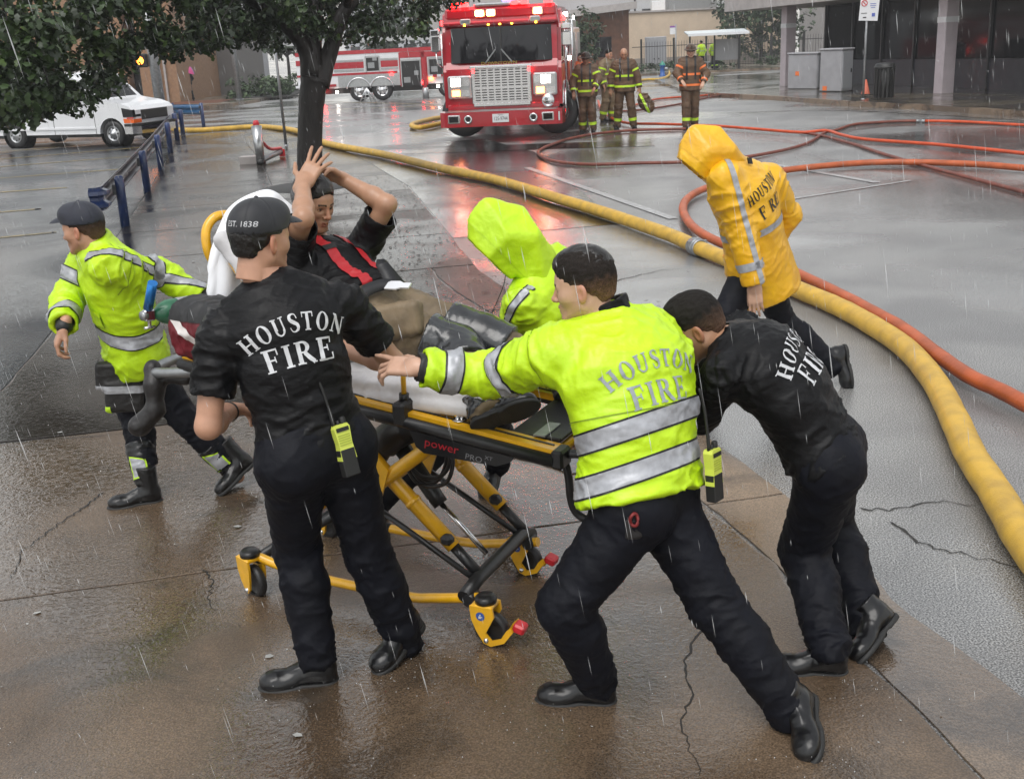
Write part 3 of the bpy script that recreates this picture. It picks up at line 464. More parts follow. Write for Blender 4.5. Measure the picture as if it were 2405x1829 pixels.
# ------------------------------------------------------------------ the ground
def gz(y): return -0.014 * max(0.0, min(y, 120.0) - 32.0)      # the far street falls away gently
def wet(name, c1, c2, speck=0.35, sscale=160.0, pscale=0.5, rough=(0.07, 0.42), bump=0.35, bscale=120.0, thr=(0.42, 0.60), stain=None, stscale=1.2, ripple=0.12, coat=1.0, spec=0.7):
    m = bpy.data.materials.new(name); m.use_nodes = True; N = m.node_tree.nodes; L = m.node_tree.links; b = N['Principled BSDF']
    tc = N.new('ShaderNodeTexCoord'); co = tc.outputs['Object']
    def noise(s, d=4, dist=0.0):
        t = N.new('ShaderNodeTexNoise'); t.inputs['Scale'].default_value = s; t.inputs['Detail'].default_value = d; t.inputs['Distortion'].default_value = dist; L.new(co, t.inputs['Vector']); return t.outputs['Fac']
    def rng(f, a, b_, c, d):
        r = N.new('ShaderNodeMapRange'); r.inputs[1].default_value = a; r.inputs[2].default_value = b_; r.inputs[3].default_value = c; r.inputs[4].default_value = d; L.new(f, r.inputs[0]); return r.outputs[0]
    def mix(f, a, b_, mode='MIX'):
        x = N.new('ShaderNodeMix'); x.data_type = 'RGBA'; x.blend_type = mode
        if isinstance(f, float): x.inputs[0].default_value = f
        else: L.new(f, x.inputs[0])
        for k, v in ((6, a), (7, b_)):
            if isinstance(v, tuple): x.inputs[k].default_value = (*v, 1)
            else: L.new(v, x.inputs[k])
        return x.outputs[2]
    col = mix(rng(noise(0.9, 6, 0.6), 0.38, 0.62, 0, 1), c1, c2)
    if stain: col = mix(rng(noise(stscale, 5, 1.0), 0.52, 0.68, 0, 0.8), col, stain)
    sp = rng(noise(sscale, 2), 0.40, 0.66, 1 - speck, 1 + speck); cs = N.new('ShaderNodeCombineColor')
    for i in range(3): L.new(sp, cs.inputs[i])
    col = mix(1.0, col, cs.outputs[0], 'MULTIPLY')
    wetm = rng(noise(pscale, 5, 0.8), thr[0], thr[1], 0, 1)
    dark = rng(wetm, 0, 1, 1.0, 0.72); cd = N.new('ShaderNodeCombineColor')
    for i in range(3): L.new(dark, cd.inputs[i])
    col = mix(1.0, col, cd.outputs[0], 'MULTIPLY'); L.new(col, b.inputs['Base Color'])
    L.new(rng(wetm, 0, 1, rough[1], rough[0]), b.inputs['Roughness']); b.inputs['Specular IOR Level'].default_value = spec; b.inputs['Coat Weight'].default_value = 0.6; b.inputs['Coat Roughness'].default_value = 0.06
    h1 = rng(wetm, 0, 1, bump, bump * 0.12)
    bp = N.new('ShaderNodeBump'); bp.inputs['Distance'].default_value = 0.006; L.new(h1, bp.inputs['Strength']); L.new(noise(bscale, 4), bp.inputs['Height'])
    bp2 = N.new('ShaderNodeBump'); bp2.inputs['Distance'].default_value = 0.02; bp2.inputs['Strength'].default_value = ripple; L.new(noise(26, 3, 1.5), bp2.inputs['Height']); L.new(bp.outputs[0], bp2.inputs['Normal'])
    L.new(bp2.outputs[0], b.inputs['Normal']); L.new(bp2.outputs[0], b.inputs['Coat Normal']); L.new(rng(wetm, 0, 1, 0.12 * coat, coat), b.inputs['Coat Weight']); return m
M_STREET = wet('wet_grey_asphalt', (0.290, 0.288, 0.282), (0.205, 0.204, 0.203), speck=0.8, sscale=130, rough=(0.09, 0.42), pscale=0.22, bump=0.4, bscale=190, coat=0.7, thr=(0.40, 0.58))
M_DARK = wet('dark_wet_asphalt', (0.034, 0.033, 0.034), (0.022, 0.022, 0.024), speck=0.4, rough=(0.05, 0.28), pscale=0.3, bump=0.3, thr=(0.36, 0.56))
M_LOT = wet('parking_lot_asphalt', (0.036, 0.040, 0.046), (0.024, 0.027, 0.032), speck=0.4, rough=(0.06, 0.34), pscale=0.30, bump=0.35, thr=(0.40, 0.58), coat=0.12, spec=0.35)
M_BROWN = wet('brown_wet_concrete', (0.170, 0.118, 0.076), (0.105, 0.070, 0.043), speck=0.35, sscale=140, rough=(0.05, 0.38), pscale=0.55, bump=0.5, bscale=120, thr=(0.38, 0.58), stain=(0.045, 0.034, 0.024), stscale=1.6, ripple=0.2)
M_GREYC = wet('grey_wet_concrete', (0.060, 0.053, 0.046), (0.040, 0.034, 0.029), speck=0.3, rough=(0.05, 0.34), pscale=0.5, bump=0.3, thr=(0.36, 0.58), stain=(0.035, 0.026, 0.020), coat=0.12, spec=0.35)
M_TANC = wet('tan_kerb_concrete', (0.260, 0.190, 0.130), (0.165, 0.118, 0.080), speck=0.35, rough=(0.12, 0.45), pscale=0.9, bump=0.4, bscale=110, stain=(0.055, 0.045, 0.038), stscale=2.2)
M_FARC = wet('pale_pavement_concrete', (0.22, 0.19, 0.15), (0.16, 0.14, 0.11), speck=0.15, rough=(0.10, 0.4), pscale=0.3, bump=0.2)
M_WHITEP = mat('worn_white_road_paint', (0.42, 0.42, 0.42), rough=0.35, noise=0.45, nscale=14, bump=0.2, bscale=90)
M_YELLP = mat('worn_yellow_road_paint', (0.34, 0.24, 0.045), rough=0.35, noise=0.55, nscale=9, bump=0.2, bscale=90)
M_CRACK = mat('crack_dirt', (0.012, 0.010, 0.008), rough=0.5)

mb = MB(); ys = [-8, 0, 8, 16, 24, 32, 45, 60, 80, 120, 160, 260, 420, 1400]; xs = [-900, -60, -20, 0, 20, 60, 900]
for i in range(len(ys) - 1):
    for k in range(len(xs) - 1): mb.quad(*[(x, y, gz(y)) for x, y in ((xs[k], ys[i]), (xs[k + 1], ys[i]), (xs[k + 1], ys[i + 1]), (xs[k], ys[i + 1]))])
street = mb.build('street', M_STREET); bmm = bmesh.new(); bmm.from_mesh(street.data); bmesh.ops.remove_doubles(bmm, verts=bmm.verts, dist=0.001); bmm.to_mesh(street.data); bmm.free()
props(street, 'wet grey asphalt street', None, None, 'structure')

D_S = A((-0.205, 0.979)); D_T = A((0.979, 0.205))
def st(p): p = A(p)[:2]; return float(p @ D_S), float(p @ D_T)
def xy(s, t): return D_S * s + D_T * t
def poly_t(pts):
    q = sorted(st(p) for p in pts); return [a for a, _ in q], [b for _, b in q]
_ls, _lt = poly_t(PT['walk_left']); _rs, _rt = poly_t(PT['walk_right'])
def left_t(s): return float(np.interp(s, [-6, 6.0] + _ls, [-4.6, -2.9] + _lt)) if s < _ls[0] else float(np.interp(s, _ls, _lt))
def right_t(s): return float(np.interp(s, [-6.0] + _rs, [_rt[0] + 0.5] + _rt))
pave = root('sidewalk', label='brown stained wet concrete sidewalk of cracked slabs', kind='structure')
def wob(x, k): return float(vnoise(np.array([[x * 3.1, k * 7.7, 0.5]]), 3)[0] * 0.016 + vnoise(np.array([[x * 14.0, k * 3.3, 1.5]]), 4)[0] * 0.010)
rows = [-5.0, -2.2, 0.2, 2.45, 4.93, 7.25, 9.5, 11.6, 13.7, 15.85, 18.2, 20.5, 22.8, 25.2, 27.6, 30.0, 32.3, 34.2]
def slab(sa, sb, ta, tb, m, k, top=0.012, name='slab'):
    """ta, tb functions of s; edges chipped"""
    g = 0.009; pts = []; n = max(3, int((sb - sa) / 0.14))
    def tv(f, s): return f(s)
    w0 = tv(tb, sa) - tv(ta, sa); nt = max(3, int(w0 / 0.14))
    for i in range(nt + 1):
        t = ta(sa) + g + (tb(sa) - ta(sa) - 2 * g) * i / nt; pts.append((sa + g + wob(t, sa) + 0.0, t))
    for i in range(1, n):
        s = sa + (sb - sa) * i / n; pts.append((s, tb(s) - g + wob(s, k + 0.3)))
    nt = max(3, int((tb(sb) - ta(sb)) / 0.14))
    for i in range(nt + 1):
        t = tb(sb) - g - (tb(sb) - ta(sb) - 2 * g) * i / nt; pts.append((sb - g + wob(t, sb), t))
    for i in range(n - 1, 0, -1):
        s = sa + (sb - sa) * i / n; pts.append((s, ta(s) + g + wob(s, k + 0.7)))
    P = [xy(*p) for p in pts]; N_ = len(P); c = np.mean(P, axis=0)
    vs = [(p[0], p[1], top - 0.003) for p in P] + [(*(p + (c - p) * 0.006), top) for p in P] + [(p[0], p[1], -0.02) for p in P]
    fs = [tuple(range(N_, 2 * N_))] + [(i, (i + 1) % N_, N_ + (i + 1) % N_, N_ + i) for i in range(N_)] + [(2 * N_ + i, 2 * N_ + (i + 1) % N_, (i + 1) % N_, i) for i in range(N_)]
    b = MB(); b.add(vs, fs); return b.build(name, m, pave)
_ss, _stt = poly_t(PT['walk_seam'])
def seam_t(s): return right_t(s) - (0.44 + 0.05 * math.sin(s * 1.3))
for i in range(len(rows) - 1):
    sa, sb = rows[i], rows[i + 1]
    m = M_BROWN if sb < 8.2 else M_GREYC
    w = seam_t((sa + sb) / 2) - left_t((sa + sb) / 2)
    if sb < 12:
        slab(sa, sb, left_t, seam_t, m, i, top=0.012 + 0.004 * (i % 2))
        slab(sa, sb, seam_t, right_t, M_TANC if sb < 8.2 else M_GREYC, i + 50, top=0.010, name='kerb_slab')
    else:
        f = lambda s: left_t(s) + (right_t(s) - left_t(s)) * 0.5
        slab(sa, sb, left_t, f, m, i, top=0.012); slab(sa, sb, f, right_t, m, i + 50, top=0.014)
def ribbon(pts, w, z, name, m, parent, jit=0.0, taper=False, seed=1):
    r = random.Random(seed); P = [A(p)[:2] for p in (spline([(*A(p)[:2], 0) for p in pts], 6) if len(pts) > 2 else pts)]; b = MB(); L_, R_ = [], []
    for i, p in enumerate(P):
        t = P[min(i + 1, len(P) - 1)] - P[max(i - 1, 0)]; t = t / (np.linalg.norm(t) + 1e-9); nn = A((-t[1], t[0])); q = p + nn * r.uniform(-jit, jit)
        ww = w * (1 - 0.75 * i / len(P) if taper else 1) * r.uniform(0.6, 1.3 if jit else 1.0) / 2 if jit else w / 2
        L_.append((*(q + nn * ww), gz(q[1]) + z)); R_.append((*(q - nn * ww), gz(q[1]) + z))
    n = len(P); b.add(L_ + R_, [(i, i + 1, n + i + 1, n + i) for i in range(n - 1)]); o = b.build(name, m, parent); return o
for k, nm in enumerate(('crack_a', 'crack_b', 'crack_c', 'crack_g')): ribbon(PT[nm], 0.011, 0.0175, 'crack', M_CRACK, pave, jit=0.012, taper=True, seed=k)
for k, nm in enumerate(('crack_d', 'crack_e', 'crack_f')): ribbon(PT[nm], 0.016, 0.004, 'crack', M_CRACK, street, jit=0.02, taper=True, seed=k + 9)
# flattened rubbish, leaf bits and pale flecks on the wet slabs
fleck = MB(); r_ = random.Random(4)
for k in range(420):
    s_ = r_.uniform(1.6, 8.0) if k < 260 else r_.uniform(8, 20); t_ = r_.uniform(left_t(s_) + 0.1, right_t(s_) - 0.1); p = xy(s_, t_); a = r_.uniform(0, 6.28); q = r_.uniform(0.002, 0.006) if k % 14 else r_.uniform(0.012, 0.024); z = 0.019
    fleck.add([(p[0] + q * math.cos(a + j * 1.256) * r_.uniform(0.6, 1.3), p[1] + q * math.sin(a + j * 1.256) * r_.uniform(0.4, 1.0), z + 0.001 * j) for j in range(5)], [(0, 1, 2, 3, 4)])
o = fleck.build('litter_flecks', mat('pale_litter', (0.50, 0.50, 0.48), rough=0.4, noise=0.5, nscale=3), None); props(o, 'tiny pale flecks of litter strewn on the sidewalk', 'litter', None, 'stuff')
debris = MB()
for k in range(1500):
    y = r_.uniform(9, 21); s_, t0 = st((0, y)); tr = right_t(s_); t_ = tr + r_.gauss(-0.5, 0.75); p = xy(s_, t_); a = r_.uniform(0, 6.28); q = r_.uniform(0.008, 0.030)
    debris.add([(p[0] + q * math.cos(a + j * 1.57) * (1.3 if j % 2 else 0.6), p[1] + q * math.sin(a + j * 1.57) * (1.3 if j % 2 else 0.6), 0.020 + 0.004 * (j % 2)) for j in range(4)], [(0, 1, 2, 3)])
o = debris.build('leaf_debris', mat('sodden_leaf_litter', (0.020, 0.014, 0.008), rough=0.4, noise=0.5, nscale=4), None); props(o, 'sodden leaf debris washed along the gutter', 'leaf litter', None, 'stuff')

# dark repaired asphalt beside the gutter, and the worn aggregate patch in the slab
def sheet(name, pts, z, m, label=None, kind='structure', parent=None, sub=False):
    b = MB(); b.add([(p[0], p[1], gz(p[1]) + z) for p in pts], [tuple(range(len(pts)))]); o = b.build(name, m, parent)
    if o.data.polygons[0].normal.z < 0: o.data.flip_normals()
    if label: props(o, label, None, None, kind)
    return o
def along(pts, off):                                   # right edge of the walk shifted outwards
    return [tuple(xy(st(p)[0], right_t(st(p)[0]) + off)) for p in pts]
wr = [p for p in PT['walk_right'] if 12.5 < p[1] < 27]
sheet('repair_or_shade_patch', [tuple(xy(st(p)[0], right_t(st(p)[0]) + 0.02)) for p in wr] + [tuple(xy(st(p)[0], right_t(st(p)[0]) + w)) for p, w in zip(wr[::-1], (3.4, 3.4, 2.6, 2.2, 2.0, 1.9))], 0.004, M_DARK, 'dark repaired strip of asphalt along the gutter')
sheet('repair_or_shade_patch', [(-2.2, 24.3), (3.2, 23.4), (3.9, 36), (-1.9, 37)], 0.006, M_DARK, 'dark sheet painted as the shade under the red fire engine')  # shadow beneath the engine, painted as a flat dark sheet
sheet('aggregate_patch', [p[:2] for p in PT['patch']], 0.0185, M_DARK, None, None, pave)
# parking lot with its painted bays
lot = [tuple(xy(s, left_t(s) - 0.01)) for s in np.linspace(5.5, 34.5, 30)]
lot_o = sheet('parking_lot', lot + [(-60, 33), (-60, -2), (-4.4, -2), (-3.7, 4.5)], 0.008, M_LOT, 'dark wet parking lot asphalt with worn yellow bay lines')
ll = PT['lot_lines']
for i in range(0, len(ll), 2):
    a, b = A(ll[i])[:2], A(ll[i + 1])[:2]; d = (a - b) / np.linalg.norm(a - b); ribbon([b, a, a + d * 6], 0.11, 0.013, 'bay_line', M_YELLP, lot_o)
w = PT['white']
for i, wd in ((0, 0.13), (2, 0.13), (4, 0.06)): ribbon([w[i], w[i + 1]], wd, 0.010, 'lane_line', M_WHITEP, street)
ribbon([(-9, 46), (-2.4, 44.5), (4, 42)], 0.12, 0.01, 'lane_line', M_YELLP, street); ribbon([(-9.5, 56.8), (-5, 49.4), (-2.5, 45.3)], 0.10, 0.012, 'lane_line', M_YELLP, street)
ribbon([(6.0, 31.4), (9.2, 29.9), (12.0, 24.0)], 0.05, 0.006, 'street_seam', M_CRACK, street)

# raised pavements with kerbs: right-hand corner and far-left corner
def raised(name, pts, h, m, label, kerb=None):
    n = len(pts); vs = [(p[0], p[1], gz(p[1]) - 0.05) for p in pts] + [(p[0], p[1], gz(p[1]) + h) for p in pts]; b = MB()
    b.add(vs, [tuple(range(n, 2 * n))] + [(i, (i + 1) % n, n + (i + 1) % n, n + i) for i in range(n)]); o = b.build(name, m); props(o, label, None, None, 'structure')
    if kerb:
        c = MB(); P = [A(p)[:2] for p in kerb]
        for i in range(len(P) - 1):
            t = nrm(P[i + 1] - P[i]); nn = A((-t[1], t[0])); q = [P[i] - nn * 0.012, P[i + 1] - nn * 0.012, P[i + 1] + nn * 0.16, P[i] + nn * 0.16]; L = float(np.linalg.norm(P[i + 1] - P[i])); z = gz(P[i][1]); z2 = gz(P[i + 1][1])
            c = MB(); c.add([(*q[0], z - 0.04), (*q[1], z2 - 0.04), (*q[2], z2 - 0.04), (*q[3], z - 0.04), (*q[0], z + h + 0.004), (*q[1], z2 + h + 0.004), (*q[2], z2 + h + 0.004), (*q[3], z + h + 0.004)], [(0, 1, 5, 4), (1, 2, 6, 5), (2, 3, 7, 6), (3, 0, 4, 7), (4, 5, 6, 7)])
            c.build('kerb_stone', M_TANC, o)
    return o
kp = [p[:2] for p in PT['kerb']]
raised('pavement', kp + [(40, 18), (60, 70), (8.2, 60)], 0.13, wet('brown_wet_paving', (0.12, 0.10, 0.075), (0.08, 0.068, 0.05), speck=0.2, rough=(0.05, 0.25), pscale=0.4, bump=0.15), 'wet brown pavement in front of the dark glass building', kp[::-1])
lc = [p[:2] for p in PT['lcorner']]
raised('pavement', [(-60, 40.0), (-22, 47.2)] + lc + [(-13.2, 75), (-18.5, 130), (-60, 130)], 0.13, M_FARC, 'pale corner pavement beside the brick building', [(-22, 47.2)] + lc + [(-13.2, 75)])
raised('pavement', [(-6, 73.5), (30, 71.5), (80, 72), (80, 130), (-6, 130)], 0.13, M_FARC, 'pavement across the far street under the bus shelter', [(80, 72), (30, 71.5), (-6, 73.5)])

# joint positions of the people in metres (x right, y away, z up)
POSE = {
    'puller': {"pelvis": [-1.978, 5.7, 0.819], "neck": [-2.042, 5.57, 1.417], "shL": [-1.935, 5.416, 1.343], "shR": [-2.138, 5.745, 1.393], "hpL": [-1.944, 5.611, 0.819], "hpR": [-2.011, 5.789, 0.819], "head": [-2.087, 5.53, 1.527], "anL": [-2.01, 5.63, 0.105], "toeL": [-2.193, 5.57, 0.035], "wrL": [-1.578, 5.67, 1.118], "handL": [-1.491, 5.67, 1.068], "knL": [-2.092, 5.838, 0.472], "elL": [-1.801, 5.683, 1.261], "anR": [-1.554, 5.8, 0.062], "toeR": [-1.639, 5.67, -0.097], "wrR": [-2.213, 5.4, 1.071], "handR": [-2.268, 5.37, 0.957], "knR": [-1.797, 5.776, 0.425], "elR": [-2.278, 5.649, 1.134]},
    'shirt': {"pelvis": [-0.713, 3.75, 0.93], "neck": [-0.833, 3.87, 1.566], "shL": [-1.016, 3.77, 1.4], "shR": [-0.589, 3.95, 1.441], "hpL": [-0.793, 3.69, 0.93], "hpR": [-0.633, 3.81, 0.93], "head": [-0.852, 3.87, 1.708], "anL": [-0.798, 3.75, 0.126], "toeL": [-0.934, 3.73, 0.045], "wrL": [-1.063, 3.97, 1.051], "handL": [-1.003, 4.07, 1.026], "knL": [-0.847, 3.859, 0.533], "elL": [-1.072, 3.694, 1.088], "anR": [-0.481, 3.93, 0.073], "toeR": [-0.548, 3.83, -0.026], "wrR": [-0.67, 4.25, 1.197], "handR": [-0.788, 4.35, 1.181], "knR": [-0.583, 3.867, 0.491], "elR": [-0.449, 4.082, 1.178]},
    'vest': {"pelvis": [0.44, 3.57, 0.764], "neck": [0.356, 3.8, 1.361], "shL": [0.148, 3.67, 1.297], "shR": [0.524, 3.899, 1.292], "hpL": [0.382, 3.492, 0.764], "hpR": [0.499, 3.648, 0.764], "head": [0.268, 3.79, 1.503], "anL": [0.254, 3.53, 0.1], "toeL": [0.074, 3.55, 0.016], "wrL": [-0.336, 3.8, 1.237], "handL": [-0.452, 3.85, 1.234], "knL": [0.145, 3.428, 0.455], "elL": [-0.078, 3.857, 1.171], "anR": [0.91, 3.31, 0.072], "toeR": [0.927, 3.13, -0.035], "wrR": [0.326, 4.15, 0.855], "handR": [0.226, 4.2, 0.788], "knR": [0.683, 3.476, 0.4], "elR": [0.519, 4.016, 0.995]},
    'bender': {"pelvis": [1.179, 3.87, 0.779], "neck": [0.797, 3.97, 1.231], "shL": [0.755, 3.776, 1.17], "shR": [0.904, 4.147, 1.213], "hpL": [1.149, 3.777, 0.779], "hpR": [1.208, 3.963, 0.779], "head": [0.694, 4.0, 1.28], "anL": [1.137, 3.65, 0.039], "toeL": [0.967, 3.67, -0.019], "wrL": [0.449, 4.05, 0.832], "handL": [0.32, 4.1, 0.802], "knL": [1.113, 3.952, 0.362], "elL": [0.693, 3.971, 0.925], "anR": [1.356, 3.87, 0.063], "toeR": [1.301, 3.77, -0.007], "wrR": [0.525, 4.4, 0.785], "handR": [0.417, 4.4, 0.762], "knR": [1.276, 4.169, 0.38], "elR": [0.684, 4.277, 0.992]},
    'hooded': {"pelvis": [0.173, 5.25, 0.806], "neck": [0.155, 5.07, 1.281], "shL": [0.067, 4.931, 1.173], "shR": [0.247, 5.244, 1.298], "hpL": [0.145, 5.161, 0.806], "hpR": [0.201, 5.339, 0.806], "head": [0.009, 5.03, 1.461], "anL": [-0.73, 5.25, 0.102], "toeL": [-0.858, 5.2, 0.06], "wrL": [-0.154, 4.93, 0.947], "handL": [-0.251, 4.9, 0.95], "knL": [-0.318, 5.217, 0.477], "elL": [0.005, 5.135, 0.957], "anR": [-0.099, 5.57, 0.153], "toeR": [-0.169, 5.47, 0.014], "wrR": [-0.013, 5.3, 0.932], "handR": [-0.118, 5.3, 0.937], "knR": [-0.102, 5.329, 0.499], "elR": [0.149, 5.126, 1.036]},
    'raincoat': {"pelvis": [1.599, 7.0, 0.861], "neck": [1.432, 6.9, 1.488], "shL": [1.339, 6.73, 1.466], "shR": [1.683, 7.03, 1.395], "hpL": [1.548, 6.913, 0.861], "hpR": [1.649, 7.087, 0.861], "head": [1.257, 6.85, 1.599], "anL": [1.225, 6.95, 0.124], "toeL": [1.035, 6.9, 0.061], "wrL": [1.518, 6.67, 0.807], "handL": [1.527, 6.65, 0.661], "knL": [1.302, 6.725, 0.513], "elL": [1.449, 6.715, 1.113], "anR": [2.149, 7.1, 0.134], "toeR": [2.227, 7.05, -0.018], "wrR": [1.724, 7.25, 0.905], "handR": [1.728, 7.25, 0.762], "knR": [1.821, 7.184, 0.439], "elR": [1.843, 7.181, 1.15]},
    'patient': {"pelvis": [-0.536, 4.61, 1.233], "neck": [-0.835, 4.94, 1.468], "shL": [-0.677, 5.046, 1.416], "shR": [-0.935, 4.77, 1.475], "hpL": [-0.494, 4.693, 1.233], "hpR": [-0.578, 4.527, 1.233], "head": [-0.835, 4.92, 1.684], "anL": [0.212, 4.45, 0.982], "toeL": [0.328, 4.45, 0.976], "wrL": [-0.719, 5.07, 1.764], "handL": [-0.795, 4.97, 1.839], "knL": [-0.126, 4.579, 1.127], "elL": [-0.513, 4.955, 1.656], "anR": [-0.107, 4.11, 0.972], "toeR": [-0.007, 4.07, 0.989], "wrR": [-0.848, 4.8, 1.782], "handR": [-0.79, 4.87, 1.868], "knR": [-0.219, 4.444, 1.112], "elR": [-0.82, 4.567, 1.67]}}

# ------------------------------------------------------------------ people: shared pieces
def frame(x, y, z): return np.stack([nrm(x), nrm(y), nrm(z)])      # rows are the axes
def make_head():
    """head in its own frame: x to the person's right, y forward, z up, origin between the ears at eye height"""
    S = SDF()
    S.ell((0, -0.014, 0.034), (0.0765, 0.098, 0.088), k=0.01)
    S.ell((0, 0.028, -0.018), (0.062, 0.062, 0.085), k=0.035)
    S.ell((0, 0.048, 0.035), (0.056, 0.044, 0.042), k=0.02)
    for x in (-1, 1):
        S.cone((x * 0.050, -0.002, -0.055), (x * 0.022, 0.070, -0.098), 0.022, 0.018, k=0.03)
        S.ell((x * 0.042, 0.050, -0.022), (0.020, 0.026, 0.020), k=0.035)
        S.cone((x * 0.012, 0.087, 0.0185), (x * 0.042, 0.073, 0.017), 0.009, 0.008, k=0.014)
    S.ell((0, 0.077, -0.100), (0.022, 0.018, 0.018), k=0.018)
    S.ell((0, 0.076, -0.063), (0.030, 0.021, 0.028), k=0.015)
    for x in (-1, 1):
        S.ell((x * 0.032, 0.094, -0.001), (0.017, 0.014, 0.0115), k=0.010, op='sub')
        S.ell((x * 0.032, 0.072, -0.001), (0.0145, 0.0145, 0.0105), k=0.004)
    S.cone((0, 0.090, 0.012), (0, 0.109, -0.028), 0.0075, 0.0105, k=0.010)
    S.ball((0, 0.111, -0.031), 0.0115, k=0.006)
    for x in (-1, 1):
        S.ball((x * 0.0125, 0.100, -0.034), 0.0085, k=0.006)
        S.ball((x * 0.007, 0.108, -0.043), 0.004, k=0.003, op='sub')
    S.cone((-0.020, 0.088, -0.0625), (0.0, 0.0965, -0.0595), 0.0045, 0.0062, k=0.006); S.cone((0.020, 0.088, -0.0625), (0.0, 0.0965, -0.0595), 0.0045, 0.0062, k=0.006)
    S.cone((-0.016, 0.0885, -0.0725), (0.016, 0.0885, -0.0725), 0.006, 0.006, k=0.006); S.ball((0, 0.0915, -0.073), 0.0075, k=0.008)
    S.cone((-0.019, 0.0965, -0.0672), (0.019, 0.0965, -0.0672), 0.0028, 0.0028, k=0.003, op='sub')
    for x in (-1, 1):
        ax = frame((1, x * 0.32, 0), (-x * 0.32, 1, 0.15), (0, -0.15, 1))
        S.ell((x * 0.080, -0.012, -0.012), (0.0085, 0.0185, 0.032), ax, k=0.006)
        S.ell((x * 0.087, -0.006, -0.010), (0.006, 0.0095, 0.017), ax, k=0.005, op='sub')
    S.cone((0, -0.022, -0.05), (0, -0.040, -0.15), 0.056, 0.058, k=0.03)
    S.cut((0, -0.04, -0.135), (0, -0.2, -1), k=0.004)
    V, F = S.mesh(0.0032)
    C = np.ones((len(V), 4), np.float32); x, y, z = np.abs(V[:, 0]), V[:, 1], V[:, 2]
    def paint(m, c): C[m, :3] = c
    lips = (x < 0.021) & (y > 0.083) & (z > -0.0805) & (z < -0.0565); C[lips, :3] = (0.62, 0.38, 0.36)
    ear = (x > 0.076); C[ear, :3] = (1.0, 0.80, 0.76)
    nose = (x < 0.017) & (y > 0.10); C[nose, :3] = (1.0, 0.85, 0.80)
    brow = (np.abs(z - (0.0235 - 4.0 * (x - 0.028) ** 2)) < 0.0042) & (x > 0.011) & (x < 0.047) & (y > 0.055); paint(brow, (0.055, 0.045, 0.04))
    eye = (((x - 0.032) / 0.0135) ** 2 + ((z + 0.0015) / 0.0048) ** 2 < 1) & (y > 0.06)
    paint(eye, (1.0, 1.0, 1.0)); paint(eye & (np.abs(x - 0.031) < 0.0058), (0.05, 0.035, 0.03))
    lash = (((x - 0.032) / 0.016) ** 2 + ((z + 0.0005) / 0.0078) ** 2 < 1) & ~eye & (z > -0.001) & (y > 0.06); paint(lash, (0.22, 0.17, 0.15))
    stub = (y > 0.0) & (z < -0.035) & ~lips & (C[:, 1] == 1); C[stub, :3] = (0.86, 0.82, 0.80)
    return V, F, C
HEAD = make_head()
def make_hair(kind):
    S = SDF()
    if kind == 'short':      # close crop with a slightly longer top
        S.ell((0, -0.016, 0.040), (0.0795, 0.101, 0.0925), k=0.01)
        S.ell((0, 0.020, 0.070), (0.062, 0.066, 0.058), k=0.03)
        S.cone((0, -0.05, 0.0), (0, -0.062, -0.055), 0.055, 0.042, k=0.03)
        S.ell((0, 0.105, -0.012), (0.072, 0.062, 0.088), k=0.012, op='sub')
        for x in (-1, 1): S.ell((x * 0.082, 0.000, -0.020), (0.030, 0.026, 0.036), k=0.006, op='sub')
        S.cut((0, -0.06, -0.062), (0, -0.35, -1), k=0.02)
    else:                    # combed over wet hair, parted at the side
        S.ell((0.006, -0.014, 0.044), (0.0790, 0.1035, 0.0960), k=0.01)
        S.ell((0.014, 0.020, 0.080), (0.054, 0.074, 0.050), k=0.03)
        S.ell((0.02, 0.058, 0.080), (0.040, 0.034, 0.030), k=0.02)
        S.cone((0, -0.05, 0.0), (0, -0.060, -0.045), 0.055, 0.042, k=0.03)
        S.ell((0, 0.112, -0.018), (0.072, 0.068, 0.088), k=0.012, op='sub')
        for x in (-1, 1): S.ell((x * 0.082, 0.000, -0.020), (0.030, 0.026, 0.038), k=0.006, op='sub')
        S.cut((0, -0.02, 0.042), (-0.30, -0.30, -1), k=0.004)
    V, F = S.mesh(0.0035); N = vnormals(V, F)
    q = V * (95, 40, 70) if kind == 'short' else V * (26, 60, 60) @ np.array([[1, 0.3, 0], [0, 1, 0], [0, 0.2, 1]])
    V = V + N * ((0.0020 if kind == 'short' else 0.0020) * (1 - 2 * np.abs(vnoise(q, 5))))[:, None]
    return V, F
HAIR = {k: make_hair(k) for k in ('short', 'combed')}
def make_cap():
    S = SDF()
    S.ell((0, -0.012, 0.040), (0.087, 0.108, 0.098), k=0.01)
    S.ell((0, 0.055, 0.085), (0.060, 0.052, 0.045), k=0.04)
    S.cut((0, 0.0, 0.030), (0, 0.12, -1), k=0.004)
    S.ell((0, -0.014, 0.020), (0.081, 0.102, 0.090), k=0.004, op='sub')
    V, F = S.mesh(0.004)
    # six seams pressed into the crown
    ang = np.arctan2(V[:, 1] + 0.012, V[:, 0]); N = vnormals(V, F)
    sm = np.exp(-((np.mod(ang + math.pi / 6, math.pi / 3) - math.pi / 6) / 0.035) ** 2) * (V[:, 2] > 0.045)
    V = V - N * (0.0022 * sm)[:, None]
    S2 = SDF()
    S2.ell((0, 0.095, 0.022), (0.074, 0.092, 0.055), k=0.002)
    S2.ell((0, 0.095, 0.0165), (0.0745, 0.0925, 0.055), k=0.002, op='sub')
    S2.ell((0, -0.014, 0.020), (0.083, 0.104, 0.12), k=0.002, op='sub')
    S2.cut((0, 0, 0.052), (0, 0, -1), k=0.002)
    V2, F2 = S2.mesh(0.003)
    return (V, F), (V2, F2)
CAP = make_cap()
